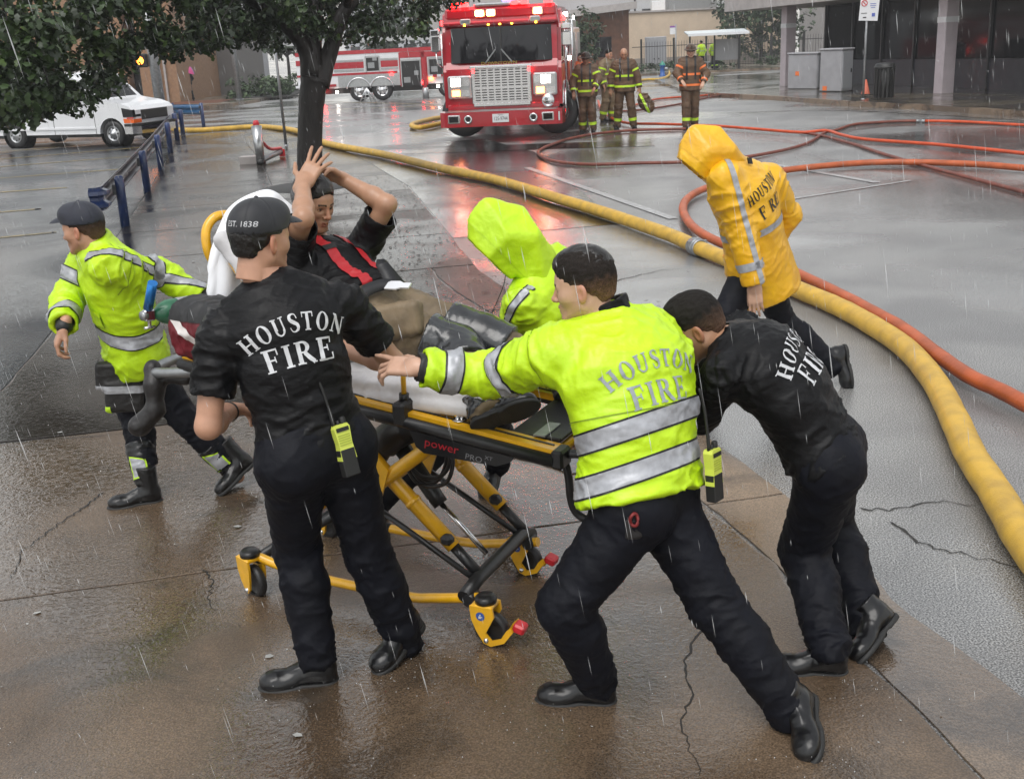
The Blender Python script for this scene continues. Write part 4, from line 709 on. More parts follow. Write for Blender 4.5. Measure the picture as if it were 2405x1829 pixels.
def make_shoe(kind):
    """origin at the ankle, y to the toe, z up; sole bottom at z=-0.095"""
    S = SDF(); hi = 0.13 if kind == 'boot' else 0.05
    S.cone((0, -0.01, hi), (0, -0.012, -0.02), 0.052, 0.048, k=0.01)
    S.cone((0, -0.028, -0.035), (0, -0.03, -0.062), 0.040, 0.041, k=0.025)
    S.cone((0, 0.02, -0.035), (0, 0.130, -0.062), 0.044, 0.034, k=0.03, wide=((1, 0, 0), 0.95))
    S.ell((0, 0.135, -0.062), (0.050, 0.075, 0.036), k=0.02)
    S.ell((0, 0.160, -0.058), (0.044, 0.048, 0.034), k=0.02)
    S.cut((0, 0, -0.078), (0, 0, -1), k=0.004); S.cut((0, 0, hi - 0.01), (0, 0, 1), k=0.004)
    S.ell((0, 0.078, -0.012), (0.024, 0.045, 0.006), frame((1, 0, 0), (0, 0.9, -0.42), (0, 0.42, 0.9)), k=0.008)
    V, F = S.mesh(0.005); N = vnormals(V, F)
    V = V + N * (0.0012 * (1 - 2 * np.abs(vnoise(V * (20, 45, 45), 3))) * (V[:, 2] > -0.06))[:, None]
    S2 = SDF()
    S2.cone((0, -0.030, -0.086), (0, 0.06, -0.086), 0.0445, 0.040, k=0.02, clip=[((0, 0, -0.095), (0, 0, -1)), ((0, 0, -0.074), (0, 0, 1))])
    S2.ell((0, 0.125, -0.086), (0.0535, 0.098, 0.03), k=0.01, clip=[((0, 0, -0.095), (0, 0, -1)), ((0, 0, -0.074), (0, 0, 1))])
    S2.box((0, 0.035, -0.096), (0.06, 0.022, 0.006), k=0.002, op='sub')
    V2, F2 = S2.mesh(0.005)
    return (V, F), (V2, F2)
SHOE = {'shoe': make_shoe('shoe'), 'boot': make_shoe('boot')}
SHARED = {}
def shared(name, VF):
    if name not in SHARED: SHARED[name] = npmesh(name, *VF)
    return SHARED[name].copy() if False else SHARED[name]

# ------------------------------------------------------------------ people: materials
M_SKIN = {k: mat('skin_' + k, c, rough=0.42, spec=0.45, noise=0.12, nscale=25, bump=0.15, bscale=180, bdist=0.002, attr='tint', coat=0.12, coat_r=0.2)
          for k, c in dict(warm=(0.50, 0.27, 0.175), tan=(0.43, 0.235, 0.145), brown=(0.33, 0.165, 0.10), light=(0.56, 0.34, 0.24)).items()}
M_HAIR = mat('hair_black', (0.012, 0.010, 0.009), rough=0.32, bump=0.6, bscale=160, bdist=0.004, stretch=(1, 0.25, 1), noise=0.4, nscale=60)
M_CROP = mat('hair_cropped', (0.016, 0.013, 0.011), rough=0.75, spec=0.2, bump=0.5, bscale=400, bdist=0.003, noise=0.6, nscale=250, attr='tint')
M_FADE = mat('hair_faded_sides', (0.022, 0.017, 0.014), rough=0.8, spec=0.2, bump=0.4, bscale=500, bdist=0.002, noise=0.6, nscale=220, attr='tint')
M_BLACK = mat('black_shirt_cloth', (0.0045, 0.0045, 0.0055), rough=0.50, spec=0.22, noise=0.35, nscale=9, bump=0.35, bscale=38, bdist=0.010, rvar=0.10, stretch=(1, 1, 1.8))
M_NAVY = mat('navy_trouser_cloth', (0.0035, 0.0042, 0.0085), rough=0.62, spec=0.20, noise=0.35, nscale=7, bump=0.3, bscale=26, bdist=0.012)
M_CAPN = mat('navy_cap_cloth', (0.016, 0.019, 0.032), rough=0.7, noise=0.25, nscale=30, bump=0.15, bscale=300, bdist=0.003, sheen=0.1)
M_CAPB = mat('black_cap_cloth', (0.014, 0.015, 0.019), rough=0.6, noise=0.25, nscale=30, bump=0.15, bscale=300, bdist=0.003, sheen=0.1)
M_LIME = mat('lime_jacket_cloth', (0.54, 0.80, 0.012), rough=0.42, noise=1, ncol=(0.46, 0.71, 0.009), nscale=5, bump=0.3, bscale=34, bdist=0.012)
M_YELL = mat('yellow_raincoat_vinyl', (0.84, 0.47, 0.010), rough=0.36, noise=1, ncol=(0.72, 0.37, 0.007), nscale=6, bump=0.3, bscale=30, bdist=0.012, coat=0.15, coat_r=0.25)
M_SEAM = mat('lime_seam_thread', (0.20, 0.30, 0.008), rough=0.6)
M_TAPE = mat('silver_reflective_tape', (0.42, 0.43, 0.46), rough=0.42, noise=0.25, nscale=30, bump=0.2, bscale=60, bdist=0.003, metal=0.25)
M_EDGE = mat('black_edging', (0.012, 0.012, 0.013), rough=0.5)
M_LEATH = mat('black_boot_leather', (0.005, 0.005, 0.006), rough=0.30, spec=0.4, noise=0.3, nscale=30, bump=0.15, bscale=90, bdist=0.003, coat=0.2, coat_r=0.15)
M_SOLE = mat('black_rubber_sole', (0.013, 0.013, 0.013), rough=0.6, bump=0.3, bscale=120, bdist=0.003)
M_PRINT = mat('silver_shirt_print', (0.62, 0.63, 0.65), rough=0.45, noise=0.2, nscale=40)
M_PRINTG = mat('grey_jacket_print', (0.33, 0.37, 0.40), rough=0.45, noise=0.25, nscale=30)
M_PRINTB = mat('black_coat_print', (0.012, 0.012, 0.012), rough=0.5)
M_TANB = mat('tan_bunker_cloth', (0.205, 0.150, 0.088), rough=0.6, noise=0.45, nscale=9, bump=0.3, bscale=30, bdist=0.01)
M_BRNB = mat('brown_bunker_cloth', (0.125, 0.070, 0.036), rough=0.65, noise=0.4, nscale=7, bump=0.3, bscale=30, bdist=0.01)
M_TRIM = mat('lime_reflective_trim', (0.50, 0.78, 0.03), rough=0.4)
M_TRIMO = mat('orange_reflective_trim', (0.85, 0.20, 0.05), rough=0.4)
M_PAD = mat('wet_black_knee_pad', (0.012, 0.013, 0.015), rough=0.25, noise=1, ncol=(0.035, 0.038, 0.042), nscale=9, bump=0.3, bscale=40, bdist=0.006, coat=0.5)

# ------------------------------------------------------------------ people: body and clothes from joints
class Rig:
    def __init__(s, J, scale=1.0, fwd=None, headup=None, bow=0.0, fat=1.0, plant='', plant_z=0.0):
        s.J = {k: A(v) for k, v in J.items()}; s.s = scale; j = s.J; s.fat = fat
        for d in plant: j['an' + d][2] = max(j['an' + d][2], 0.096 * scale + plant_z)
        s.up = nrm(j['neck'] - j['pelvis']); s.latS = nrm(j['shL'] - j['shR']); s.latH = nrm(j['hpL'] - j['hpR'])
        s.fS = nrm(np.cross(s.latS, s.up)); s.fH = nrm(np.cross(s.latH, s.up))
        s.fwd = nrm(fwd if fwd is not None else s.fS); hu = A(headup if headup is not None else (0, 0, 1)); s.hup = nrm(hu - s.fwd * (hu @ s.fwd))
        s.hright = np.cross(s.fwd, s.hup)
        L = j['neck'] - j['pelvis']; s.mid = j['pelvis'] + L * 0.5 - s.fS * bow; s.chest = j['pelvis'] + L * 0.74 - s.fS * bow * 0.8
        s.HM = np.stack([s.hright, s.fwd, s.hup])
    def h2w(s, V): return V * s.s @ s.HM + s.J['head']
def torso(S, R, o, k=0.04, w=0.66):
    j, s = R.J, R.s; f = R.fat
    S.cone(j['hpL'] + R.up * 0.02 * s, j['hpR'] + R.up * 0.02 * s, 0.098 * s * f + o, 0.098 * s * f + o, k)
    S.cone(j['pelvis'] + R.up * 0.06 * s, R.mid, 0.100 * s * f + o, 0.104 * s * f + o, k, wide=(R.latH + R.latS, 0.72))
    S.cone(R.mid, R.chest, 0.105 * s * f + o, 0.118 * s * f + o, k, wide=(R.latS, w))
    up2 = lerp(R.chest, j['neck'], 0.55); S.cone(R.chest, up2, 0.118 * s + o, 0.090 * s + o, k, wide=(R.latS, w))
    for d in ('shL', 'shR'): S.cone(j['neck'] - R.up * 0.02 * s, lerp(j['neck'], j[d], 0.9), 0.050 * s + o, 0.050 * s + o, 0.05)
def arm(S, R, d, o0, o1, upto=1.0, k=0.03, cuff=None, fore=True):
    j, s = R.J, R.s; a, b, c = j['sh' + d], j['el' + d], j['wr' + d]
    S.cone(a, lerp(a, b, 0.35), 0.055 * s + o0, 0.053 * s + o0, k)
    S.cone(a, b, 0.053 * s + o0, 0.043 * s + lerp(o0, o1, 0.6), k)
    if fore:
        S.cone(b, lerp(b, c, 0.3), 0.043 * s + lerp(o0, o1, 0.6), 0.044 * s + lerp(o0, o1, 0.7), 0.02)
        S.cone(lerp(b, c, 0.3), c, 0.044 * s + lerp(o0, o1, 0.7), 0.029 * s + o1, 0.02)
def leg(S, R, d, o0, o1, o2, k=0.03, clip=None):
    j, s = R.J, R.s; a, b, c = j['hp' + d], j['kn' + d], j['an' + d]
    S.ell(a - R.fH * 0.022 * s + R.up * 0.005 * s, A((0.080, 0.078, 0.088)) * s + o0, frame(R.latH, R.fH, R.up), k=0.05)
    S.cone(a, b, 0.088 * s + o0, 0.058 * s + o1, k)
    m = lerp(b, c, 0.32) - R.fH * 0.012 * s
    S.cone(b, m, 0.056 * s + o1, 0.058 * s + lerp(o1, o2, 0.35), 0.03); S.cone(m, c, 0.058 * s + lerp(o1, o2, 0.35), 0.040 * s + o2, 0.02, clip=clip)
def hand(S, w, tip, palm, left, curl=(0.5, 0.5, 0.5, 0.5), spread=0.10, thumb=0.6, s=1.0):
    d = nrm(A(tip) - A(w)); n = nrm(A(palm) - d * (A(palm) @ d)); t = np.cross(n, d) if left else np.cross(d, n)
    w = A(w); fr = frame(t, d, n); s = s * 1.02
    S.box(w + d * 0.052 * s, A((0.041, 0.050, 0.0135)) * s, fr, rad=0.0125 * s, k=0.012)
    S.cone(w - d * 0.03 * s, w + d * 0.02 * s, 0.027 * s, 0.026 * s, k=0.02, wide=(t, 0.85))
    for i, (x, base, L) in enumerate(((0.031, 0.098, (0.043, 0.027, 0.021)), (0.0105, 0.103, (0.047, 0.031, 0.022)), (-0.0105, 0.099, (0.043, 0.028, 0.022)), (-0.030, 0.089, (0.034, 0.021, 0.019)))):
        p = w + (t * x + d * base - n * 0.001) * s; a = 0.0; yaw = spread * (x / 0.03); c = curl[i]; p0 = w + (t * x * 0.9 + d * 0.06) * s
        S.cone(p0, p, 0.0125 * s, 0.0098 * s, k=0.008)
        dd = nrm(d * math.cos(yaw) + t * math.sin(yaw))
        for q, ln in enumerate(L):
            a += c * (0.75, 1.0, 0.7)[q]; v = dd * math.cos(a) + n * math.sin(a)
            p2 = p + v * ln * s; S.cone(p, p2, (0.0096, 0.0088, 0.0080)[q] * s, (0.0088, 0.0080, 0.0070)[q] * s, k=0.004); p = p2
    b = w + (t * 0.026 + d * 0.022 + n * 0.006) * s; v1 = nrm(t * 0.75 * thumb + d * 0.62 + n * 0.35)
    p1 = b + v1 * 0.044 * s; v2 = nrm(t * 0.35 * thumb + d * 0.85 + n * 0.25); p2 = p1 + v2 * 0.032 * s; p3 = p2 + nrm(v2 + n * 0.15) * 0.026 * s
    S.cone(b, p1, 0.0165 * s, 0.0115 * s, k=0.012); S.cone(p1, p2, 0.0112 * s, 0.0098 * s, k=0.004); S.cone(p2, p3, 0.0098 * s, 0.0078 * s, k=0.004)
def body(R, parent, skin, hands, h=0.0055, slim=-0.006):
    """one continuous skin mesh: torso, limbs, hands, neck, plus the face at a finer pitch"""
    S = SDF(); j, s = R.J, R.s
    torso(S, R, slim)
    for d in 'LR':
        arm(S, R, d, -0.002, 0.0); leg(S, R, d, slim, slim, slim)
        S.cone(lerp(j['an' + d], j['kn' + d], 0.1), lerp(j['an' + d], j['kn' + d], 0.2), 0.03 * s, 0.03 * s, 0.02)
        hp = hands[d]; hand(S, j['wr' + d], j['hand' + d], hp.get('palm', (0, 0, -1)), d == 'L', hp.get('curl', (0.5,) * 4), hp.get('spread', 0.1), hp.get('thumb', 0.6), s)
    nb = R.h2w(A([[0, -0.030, -0.09]]))[0]
    S.cone(j['neck'] - R.up * 0.02, nb, 0.062 * s, 0.0565 * s, 0.03)
    V, F = S.mesh(h)
    hv, hf, hc = HEAD; W = R.h2w(hv); n = len(V)
    V = np.concatenate([V, W]); F = np.concatenate([F, hf + n])
    C = np.ones((len(V), 4), np.float32); C[n:] = hc
    me = npmesh('body', V, F); a = me.attributes.new('tint', 'FLOAT_COLOR', 'POINT'); a.data.foreach_set('color', C.ravel())
    return link('body', me, parent, skin)
def cloth(name, S, h, parent, m, bones, amp, seed, joints=(), smooth=1, **kw):
    V, F = S.mesh(h); V = relax(V, F, smooth)
    if amp:
        V = folds(V, vnormals(V, F), bones, amp, seed, joints=joints, **kw)
        if h < 0.0095: k2 = dict(kw); k2['fa'] = kw.get('fa', 26) * 2.1; k2['fr'] = kw.get('fr', 7) * 1.7; V = folds(V, vnormals(V, F), bones, amp * 0.34, seed + 500, joints=joints, **k2)
    me = npmesh(name, V, F); o = link(name, me, parent, m); o_data[o.name] = (V, F)
    return o
o_data = {}
def arm_bones(R, ds='LR'): return [(R.J[a + d], R.J[b + d]) for d in ds for a, b in (('sh', 'el'), ('el', 'wr'))]
def leg_bones(R): return [(R.J[a + d], R.J[b + d]) for d in 'LR' for a, b in (('hp', 'kn'), ('kn', 'an'))]
def spine_bones(R): return [(R.J['pelvis'], R.mid), (R.mid, R.chest), (R.chest, R.J['neck'])]
def trousers(R, parent, m, seed, o=(0.020, 0.022, 0.034), h=0.009, top=0.13, amp=0.0075, name='trousers', ankle=0.055):
    S = SDF(); j, s = R.J, R.s
    S.cone(j['hpL'] + R.up * 0.02, j['hpR'] + R.up * 0.02, 0.100 * s + o[0], 0.100 * s + o[0], 0.03)
    S.cone(j['pelvis'] + R.up * 0.04 * s, lerp(j['pelvis'], R.mid, 0.6), 0.102 * s + o[0], 0.100 * s + o[0], 0.04, wide=(R.latH + R.latS, 0.74))
    for d in 'LR':
        dn = nrm(j['an' + d] - j['kn' + d]); leg(S, R, d, o[0], o[1], o[2], k=0.02, clip=[(j['an' + d] + dn * ankle, dn)])
    S.cut(j['pelvis'] + R.up * top * s, R.up, R=0.5)
    return cloth(name, S, h, parent, m, leg_bones(R) + [(j['pelvis'] - R.up * 0.1, j['pelvis'] + R.up * 0.12)], amp, seed,
                 joints=[j['knL'], j['knR'], j['anL'], j['anR'], lerp(j['hpL'], j['hpR'], 0.5) - R.up * 0.1], fa=20, fr=9, jr=0.12)
def tee(R, parent, m, seed, o=0.012, h=0.008, amp=0.0075, hem=0.02, sleeve=0.78, name='shirt'):
    S = SDF(); j, s = R.J, R.s
    torso(S, R, o); S.cone(j['pelvis'] - R.up * 0.02, j['pelvis'] + R.up * 0.1, 0.116 * s + o, 0.112 * s + o, 0.03, wide=(R.latH + R.latS, 0.70)); S.cone(j['pelvis'] + R.up * 0.08, R.mid, 0.114 * s + o, 0.110 * s + o, 0.04, wide=(R.latH + R.latS, 0.69))
    for d in 'LR':
        a, b = j['sh' + d], j['el' + d]; e = lerp(a, b, sleeve); dn = nrm(b - a)
        S.cone(a, lerp(a, b, 0.35), 0.055 * s + o, 0.056 * s + o, 0.035)
        S.cone(a, lerp(a, b, 1.05), 0.055 * s + o, 0.058 * s + o + 0.010, 0.03, clip=[(e, dn)])
    for d in 'LR':
        a, b = j['sh' + d], j['el' + d]; e = lerp(a, b, sleeve); dn = nrm(b - a); S.cone(e - dn * 0.05, e + dn * 0.05, 0.050 * s + o, 0.053 * s + o, 0.004, op='sub')
    S.cut(j['pelvis'] - R.up * hem * s, -R.up, R=0.4)
    S.cone(j['neck'] + R.up * 0.0 + R.fS * 0.01, j['neck'] + R.up * 0.1 + R.fS * 0.05, 0.066 * s, 0.075 * s, 0.012, op='sub')
    return cloth(name, S, h, parent, m, spine_bones(R) + [(j['sh' + d], j['el' + d]) for d in 'LR'], amp, seed,
                 joints=[j['pelvis'] + R.up * 0.12, R.mid, j['shL'], j['shR']], fa=17, fr=6, jr=0.16, jamp=0.9)
def jacket(R, parent, m, seed, o=0.034, ao=(0.030, 0.030), h=0.009, amp=0.011, hem=0.03, flare=0.03, name='jacket', collar=True, cuff=0.96, w=0.68, neckhole=True):
    S = SDF(); j, s = R.J, R.s
    torso(S, R, o, w=w)
    S.cone(R.mid, j['pelvis'] - R.up * (hem + 0.03) * s, 0.108 * s + o, 0.112 * s + o + flare, 0.05, wide=(R.latH + R.latS, 0.74))
    for d in 'LR':
        a, b, c = j['sh' + d], j['el' + d], j['wr' + d]; e = lerp(b, c, cuff); dn = nrm(c - b)
        S.cone(a, lerp(a, b, 0.4), 0.054 * s + ao[0], 0.056 * s + ao[0], 0.05)
        S.cone(a, b, 0.055 * s + ao[0], 0.050 * s + ao[0], 0.03)
        S.cone(b, lerp(b, c, 1.02), 0.052 * s + ao[0], 0.036 * s + ao[1], 0.02, clip=[(e, dn)])
    for d in 'LR':
        b, c = j['el' + d], j['wr' + d]; e = lerp(b, c, cuff); dn = nrm(c - b); S.cone(e - dn * 0.03, e + dn * 0.04, 0.021 * s + ao[1], 0.023 * s + ao[1], 0.004, op='sub')
    if collar:
        nk = j['neck']; t = nrm(lerp(R.up, nrm(j['head'] - nk), 0.5))
        S.cone(nk - t * 0.01, nk + t * 0.075 * s - R.fS * 0.005, 0.083 * s, 0.079 * s, 0.02, clip=[(nk + t * 0.07 * s, t)])
        S.cone(nk + t * 0.035, nk + t * 0.14, 0.066 * s, 0.072 * s, 0.006, op='sub')
    S.cut(j['pelvis'] - R.up * hem * s, -R.up, R=0.45)
    return cloth(name, S, h, parent, m, spine_bones(R) + arm_bones(R), amp, seed,
                 joints=[j['elL'], j['elR'], j['pelvis'] + R.up * 0.06, j['shL'], j['shR']], fa=15, fr=5.5, jr=0.13, jamp=0.9)
def band(src, name, m, parent, cuts, near=None, off=0.003, excl=None, face=None, rival=None):
    """strip cut out of a garment's own surface between planes; near=(a,b,r) keeps faces close to a segment, excl drops those close to one"""
    V, F = o_data[src.name]; c = V[F].mean(1); keep = np.ones(len(F), bool)
    for q, n in cuts: keep &= ((c - A(q)) @ nrm(n)) < 0.03
    def segd(a, b):
        a, b = A(a), A(b); ba = b - a; t = np.clip((c - a) @ ba / (ba @ ba), 0, 1); return np.linalg.norm(c - a - t[:, None] * ba, axis=1)
    if near is not None: keep &= segd(near[0], near[1]) < near[2]
    for e in (excl or []): keep &= segd(e[0], e[1]) > e[2]
    if rival is not None: keep &= segd(near[0], near[1]) < segd(*rival)
    N = vnormals(V, F)
    if face is not None: keep &= (N[F].mean(1) @ nrm(face[0])) > face[1]
    Fk = F[keep]
    if not len(Fk): return None
    u, inv = np.unique(Fk, return_inverse=True); VV = V[u] + N[u] * off
    bm = bmesh.new(); vs = [bm.verts.new(v) for v in VV]
    for f in inv.reshape(-1, 4):
        try: bm.faces.new([vs[i] for i in f])
        except ValueError: pass
    for q, n in cuts: bmesh.ops.bisect_plane(bm, geom=bm.verts[:] + bm.edges[:] + bm.faces[:], plane_co=Vector(q), plane_no=Vector(nrm(n)), clear_outer=True)
    me = bpy.data.meshes.new(name); bm.to_mesh(me); bm.free()
    if not len(me.polygons): return None
    me.polygons.foreach_set('use_smooth', np.ones(len(me.polygons), bool)); me.update()
    return link(name, me, parent, m)
def hoop(src, parent, q, ax, w, near=None, excl=None, m=None, edge=True, name='reflective_stripe', face=None):
    q, ax = A(q), nrm(ax)
    if edge: band(src, 'stripe_edging', M_EDGE, parent, [(q + ax * (w / 2 + 0.007), ax), (q - ax * (w / 2 + 0.007), -ax)], near, 0.0025, excl, face)
    return band(src, name, m or M_TAPE, parent, [(q + ax * w / 2, ax), (q - ax * w / 2, -ax)], near, 0.0045 if edge else 0.003, excl, face)
def shoes(R, parent, kind, flat='', mats=None):
    j, s = R.J, R.s; up, so = SHOE[kind]
    for d in 'LR':
        an, toe = j['an' + d], j['toe' + d]
        if d in flat:
            f = toe - an; f[2] = 0; f = nrm(f); u = A((0, 0, 1)); an = A((an[0], an[1], 0.096 * s))
        else:
            v = nrm(toe - an); sh = nrm(j['kn' + d] - an); x = nrm(np.cross(v, sh)); al = math.atan2(0.075, 0.20)
            u0 = np.cross(x, v); f = v * math.cos(al) + u0 * math.sin(al); u = -v * math.sin(al) + u0 * math.cos(al)
            low = (an - u * 0.095 * s + f * 0.2 * s)[2]
            if low < 0.004: an = an + A((0, 0, 0.004 - low))
        x = np.cross(f, u); T = Matrix(((x[0] * s, f[0] * s, u[0] * s, an[0]), (x[1] * s, f[1] * s, u[1] * s, an[1]), (x[2] * s, f[2] * s, u[2] * s, an[2]), (0, 0, 0, 1)))
        me = shared(kind, up); ms = mats or (M_LEATH, M_SOLE)
        if not me.materials: me.materials.append(ms[0])
        o = bpy.data.objects.new('boot', me); COL.objects.link(o); o.parent = parent; o.matrix_world = T
        me2 = shared(kind + '_sole', so)
        if not me2.materials: me2.materials.append(ms[1])
        p = bpy.data.objects.new('sole', me2); COL.objects.link(p); p.parent = o
def headgear(R, parent, name, VF, m, dz=0.0):
    V, F = VF; me = npmesh(name, R.h2w(V + A((0, 0, dz))), F)
    if name == 'hair':       # clippered sides: the scalp shows through towards the ears and nape
        t = np.clip((V[:, 2] + 0.045 + 0.012 * vnoise(V * 60, 2)) / 0.085, 0, 1) ** 1.3; C = np.ones((len(V), 4), np.float32); C[:, :3] = A((9.0, 6.2, 4.6)) * (1 - t)[:, None] + t[:, None]
        a = me.attributes.new('tint', 'FLOAT_COLOR', 'POINT'); a.data.foreach_set('color', C.ravel())
    return link(name, me, parent, m)
def cap(R, parent, m):
    c = headgear(R, parent, 'cap', CAP[0], m); headgear(R, c, 'visor', CAP[1], m)
    MBb = MB(); p = R.h2w(A([[0, -0.012, 0.1385]]))[0]; MBb.lathe([(0.0, 0.006), (0.006, 0.004), (0.008, 0.0)], p, n=10); MBb.build('button', m, c)
    return c

# ------------------------------------------------------------------ lettering laid onto cloth
def project_text(VF, text, size, centre, u, v, m, parent, name='lettering', off=0.002, squeeze=1.0):
    V, F = VF; u = nrm(u); v = A(v); v = nrm(v - u * (v @ u)); n = np.cross(u, v); bvh = BVHTree.FromPolygons(V.tolist(), F.tolist())
    tv, tf = text_mesh(text, size); xs = [q[0] for q in tv]; xm = (min(xs) + max(xs)) / 2; out = []
    for q in tv:
        w = A(centre) + u * (q[0] - xm) * squeeze + v * q[1]; hit = bvh.ray_cast(Vector(w + n * 0.3), Vector(-n), 0.7)
        out.append(tuple(A(hit[0]) + n * off) if hit[0] is not None else tuple(w))
    mb = MB(); mb.add(out, tf); return mb.build(name, m, parent, recalc=False)
def letters():
    """serif capitals as strips (left edge, right edge) in a box one unit high"""
    def bar(x0, y0, x1, y1, n=6):
        if abs(x1 - x0) > abs(y1 - y0): return ([(lerp(x0, x1, i / n), y1) for i in range(n + 1)], [(lerp(x0, x1, i / n), y0) for i in range(n + 1)])
        return ([(x0, lerp(y0, y1, i / n)) for i in range(n + 1)], [(x1, lerp(y0, y1, i / n)) for i in range(n + 1)])
    def arc(cx, cy, ro, ri, a0, a1, n=20):
        o, i_ = [], []
        for k in range(n + 1):
            a = RAD(lerp(a0, a1, k / n)); o.append((cx + ro[0] * math.cos(a), cy + ro[1] * math.sin(a))); i_.append((cx + ri[0] * math.cos(a), cy + ri[1] * math.sin(a)))
        return (o, i_)
    def path(pts, ws, n=5):
        P = spline([(x, y, 0) for x, y in pts], n); Wd = [w[0] for w in spline([(w, 0, 0) for w in ws], n)]; l, r = [], []
        for k, p in enumerate(P):
            a, b = P[max(k - 1, 0)], P[min(k + 1, len(P) - 1)]; t = nrm((b[0] - a[0], b[1] - a[1], 0)); nx, ny = -t[1], t[0]
            l.append((p[0] + nx * Wd[k] / 2, p[1] + ny * Wd[k] / 2)); r.append((p[0] - nx * Wd[k] / 2, p[1] - ny * Wd[k] / 2))
        return (l, r)
    sf = lambda x0, x1, y: bar(x0, y, x1, y + 0.065, 3)
    L = {}
    L['H'] = (0.96, [bar(0.10, 0.065, 0.30, 0.935), bar(0.66, 0.065, 0.86, 0.935), bar(0.30, 0.46, 0.66, 0.54), sf(0.02, 0.38, 0), sf(0.02, 0.38, 0.935), sf(0.58, 0.94, 0), sf(0.58, 0.94, 0.935)])
    L['O'] = (0.90, [arc(0.45, 0.5, (0.43, 0.52), (0.22, 0.46), 0, 360, 40)])
    L['U'] = (0.90, [bar(0.10, 0.33, 0.30, 0.935), bar(0.66, 0.33, 0.76, 0.935), arc(0.43, 0.34, (0.33, 0.36), (0.20, 0.27), 180, 360, 16), sf(0.02, 0.38, 0.935), sf(0.57, 0.86, 0.935)])
    L['S'] = (0.70, [path([(0.60, 0.72), (0.52, 0.93), (0.34, 0.98), (0.14, 0.88), (0.15, 0.68), (0.36, 0.53), (0.56, 0.38), (0.58, 0.16), (0.38, 0.02), (0.18, 0.06), (0.08, 0.28)], [0.05, 0.06, 0.09, 0.16, 0.20, 0.22, 0.20, 0.16, 0.09, 0.06, 0.05])])
    L['T'] = (0.82, [bar(0.31, 0.065, 0.51, 0.92), bar(0.02, 0.92, 0.80, 1.0), bar(0.02, 0.72, 0.08, 0.92, 3), bar(0.74, 0.72, 0.80, 0.92, 3), sf(0.22, 0.60, 0)])
    L['N'] = (0.96, [bar(0.12, 0.065, 0.21, 0.935), bar(0.75, 0.0, 0.84, 0.935), path([(0.16, 0.97), (0.48, 0.48), (0.79, 0.02)], [0.20, 0.20, 0.20]), sf(0.02, 0.30, 0), sf(0.02, 0.22, 0.935), sf(0.65, 0.94, 0.935)])
    L['F'] = (0.76, [bar(0.10, 0.065, 0.30, 0.92), bar(0.02, 0.92, 0.70, 1.0), bar(0.64, 0.70, 0.70, 0.92, 3), bar(0.30, 0.47, 0.52, 0.55), bar(0.50, 0.38, 0.55, 0.64, 3), sf(0.02, 0.40, 0)])
    L['I'] = (0.44, [bar(0.12, 0.065, 0.32, 0.935), sf(0.03, 0.41, 0), sf(0.03, 0.41, 0.935)])
    L['R'] = (0.92, [bar(0.10, 0.065, 0.30, 0.935), arc(0.38, 0.735, (0.34, 0.265), (0.14, 0.195), -90, 90, 14), bar(0.30, 0.93, 0.40, 1.0, 2), bar(0.30, 0.47, 0.40, 0.54, 2), path([(0.44, 0.50), (0.60, 0.26), (0.82, 0.03)], [0.18, 0.20, 0.18]), sf(0.02, 0.40, 0), sf(0.02, 0.30, 0.935), sf(0.70, 0.92, 0)])
    L[' '] = (0.42, [])
    L['E'] = (0.82, [bar(0.10, 0.08, 0.30, 0.92), bar(0.02, 0.92, 0.72, 1.0), bar(0.02, 0.0, 0.76, 0.08), bar(0.66, 0.72, 0.72, 0.92, 3), bar(0.70, 0.08, 0.76, 0.30, 3), bar(0.30, 0.47, 0.52, 0.55), bar(0.50, 0.38, 0.55, 0.64, 3)])
    return L
LET = letters()
def lettering(src, parent, m, centre, u, v, lines, off=0.004, name='lettering'):
    """lines: (text, letter height, offset v, arch radius or None, width squeeze); projected onto the garment along -n"""
    V, F = o_data[src.name]; u = nrm(u); v = A(v); v = nrm(v - u * (v @ u)); n = np.cross(u, v); centre = A(centre)
    bvh = BVHTree.FromPolygons(V.tolist(), F.tolist()); mb = MB()
    for (text, hgt, dv, rad, sq) in lines:
        wid = sum(LET[c][0] + 0.10 for c in text) * hgt * sq; x = -wid / 2
        for c in text:
            lw, strips = LET[c]; xc = x + lw * hgt * sq / 2
            for si, (l, r) in enumerate(strips):
                def mp(p, o):
                    lx, ly = (p[0] - lw / 2) * hgt * sq, p[1] * hgt
                    if rad:
                        th = xc / rad; cx, cy = rad * math.sin(th), rad * (math.cos(th) - 1)
                        X = cx + lx * math.cos(th) + ly * math.sin(th); Y = cy - lx * math.sin(th) + ly * math.cos(th)
                    else: X, Y = xc + lx, ly
                    q = centre + u * X + v * (Y + dv); hit = bvh.ray_cast(Vector(q + n * 0.35), Vector(-n), 0.8)
                    if hit[0] is None: return tuple(q)
                    return tuple(A(hit[0]) + A(hit[1]) * o)
                o = off + si * 0.00025; ring = []
                for a, b in zip(l, r): ring.append([mp(lerp((*a, 0), (*b, 0), t)[:2], o) for t in (0, 0.5, 1)])
                vs = [p for q in ring for p in q]; fs = []
                for k in range(len(ring) - 1):
                    for t in (0, 1): fs.append((k * 3 + t, k * 3 + t + 1, k * 3 + t + 4, k * 3 + t + 3))
                mb.add(vs, fs, True)
            x += (lw + 0.10) * hgt * sq
    return mb.build(name, m, parent, recalc=False)

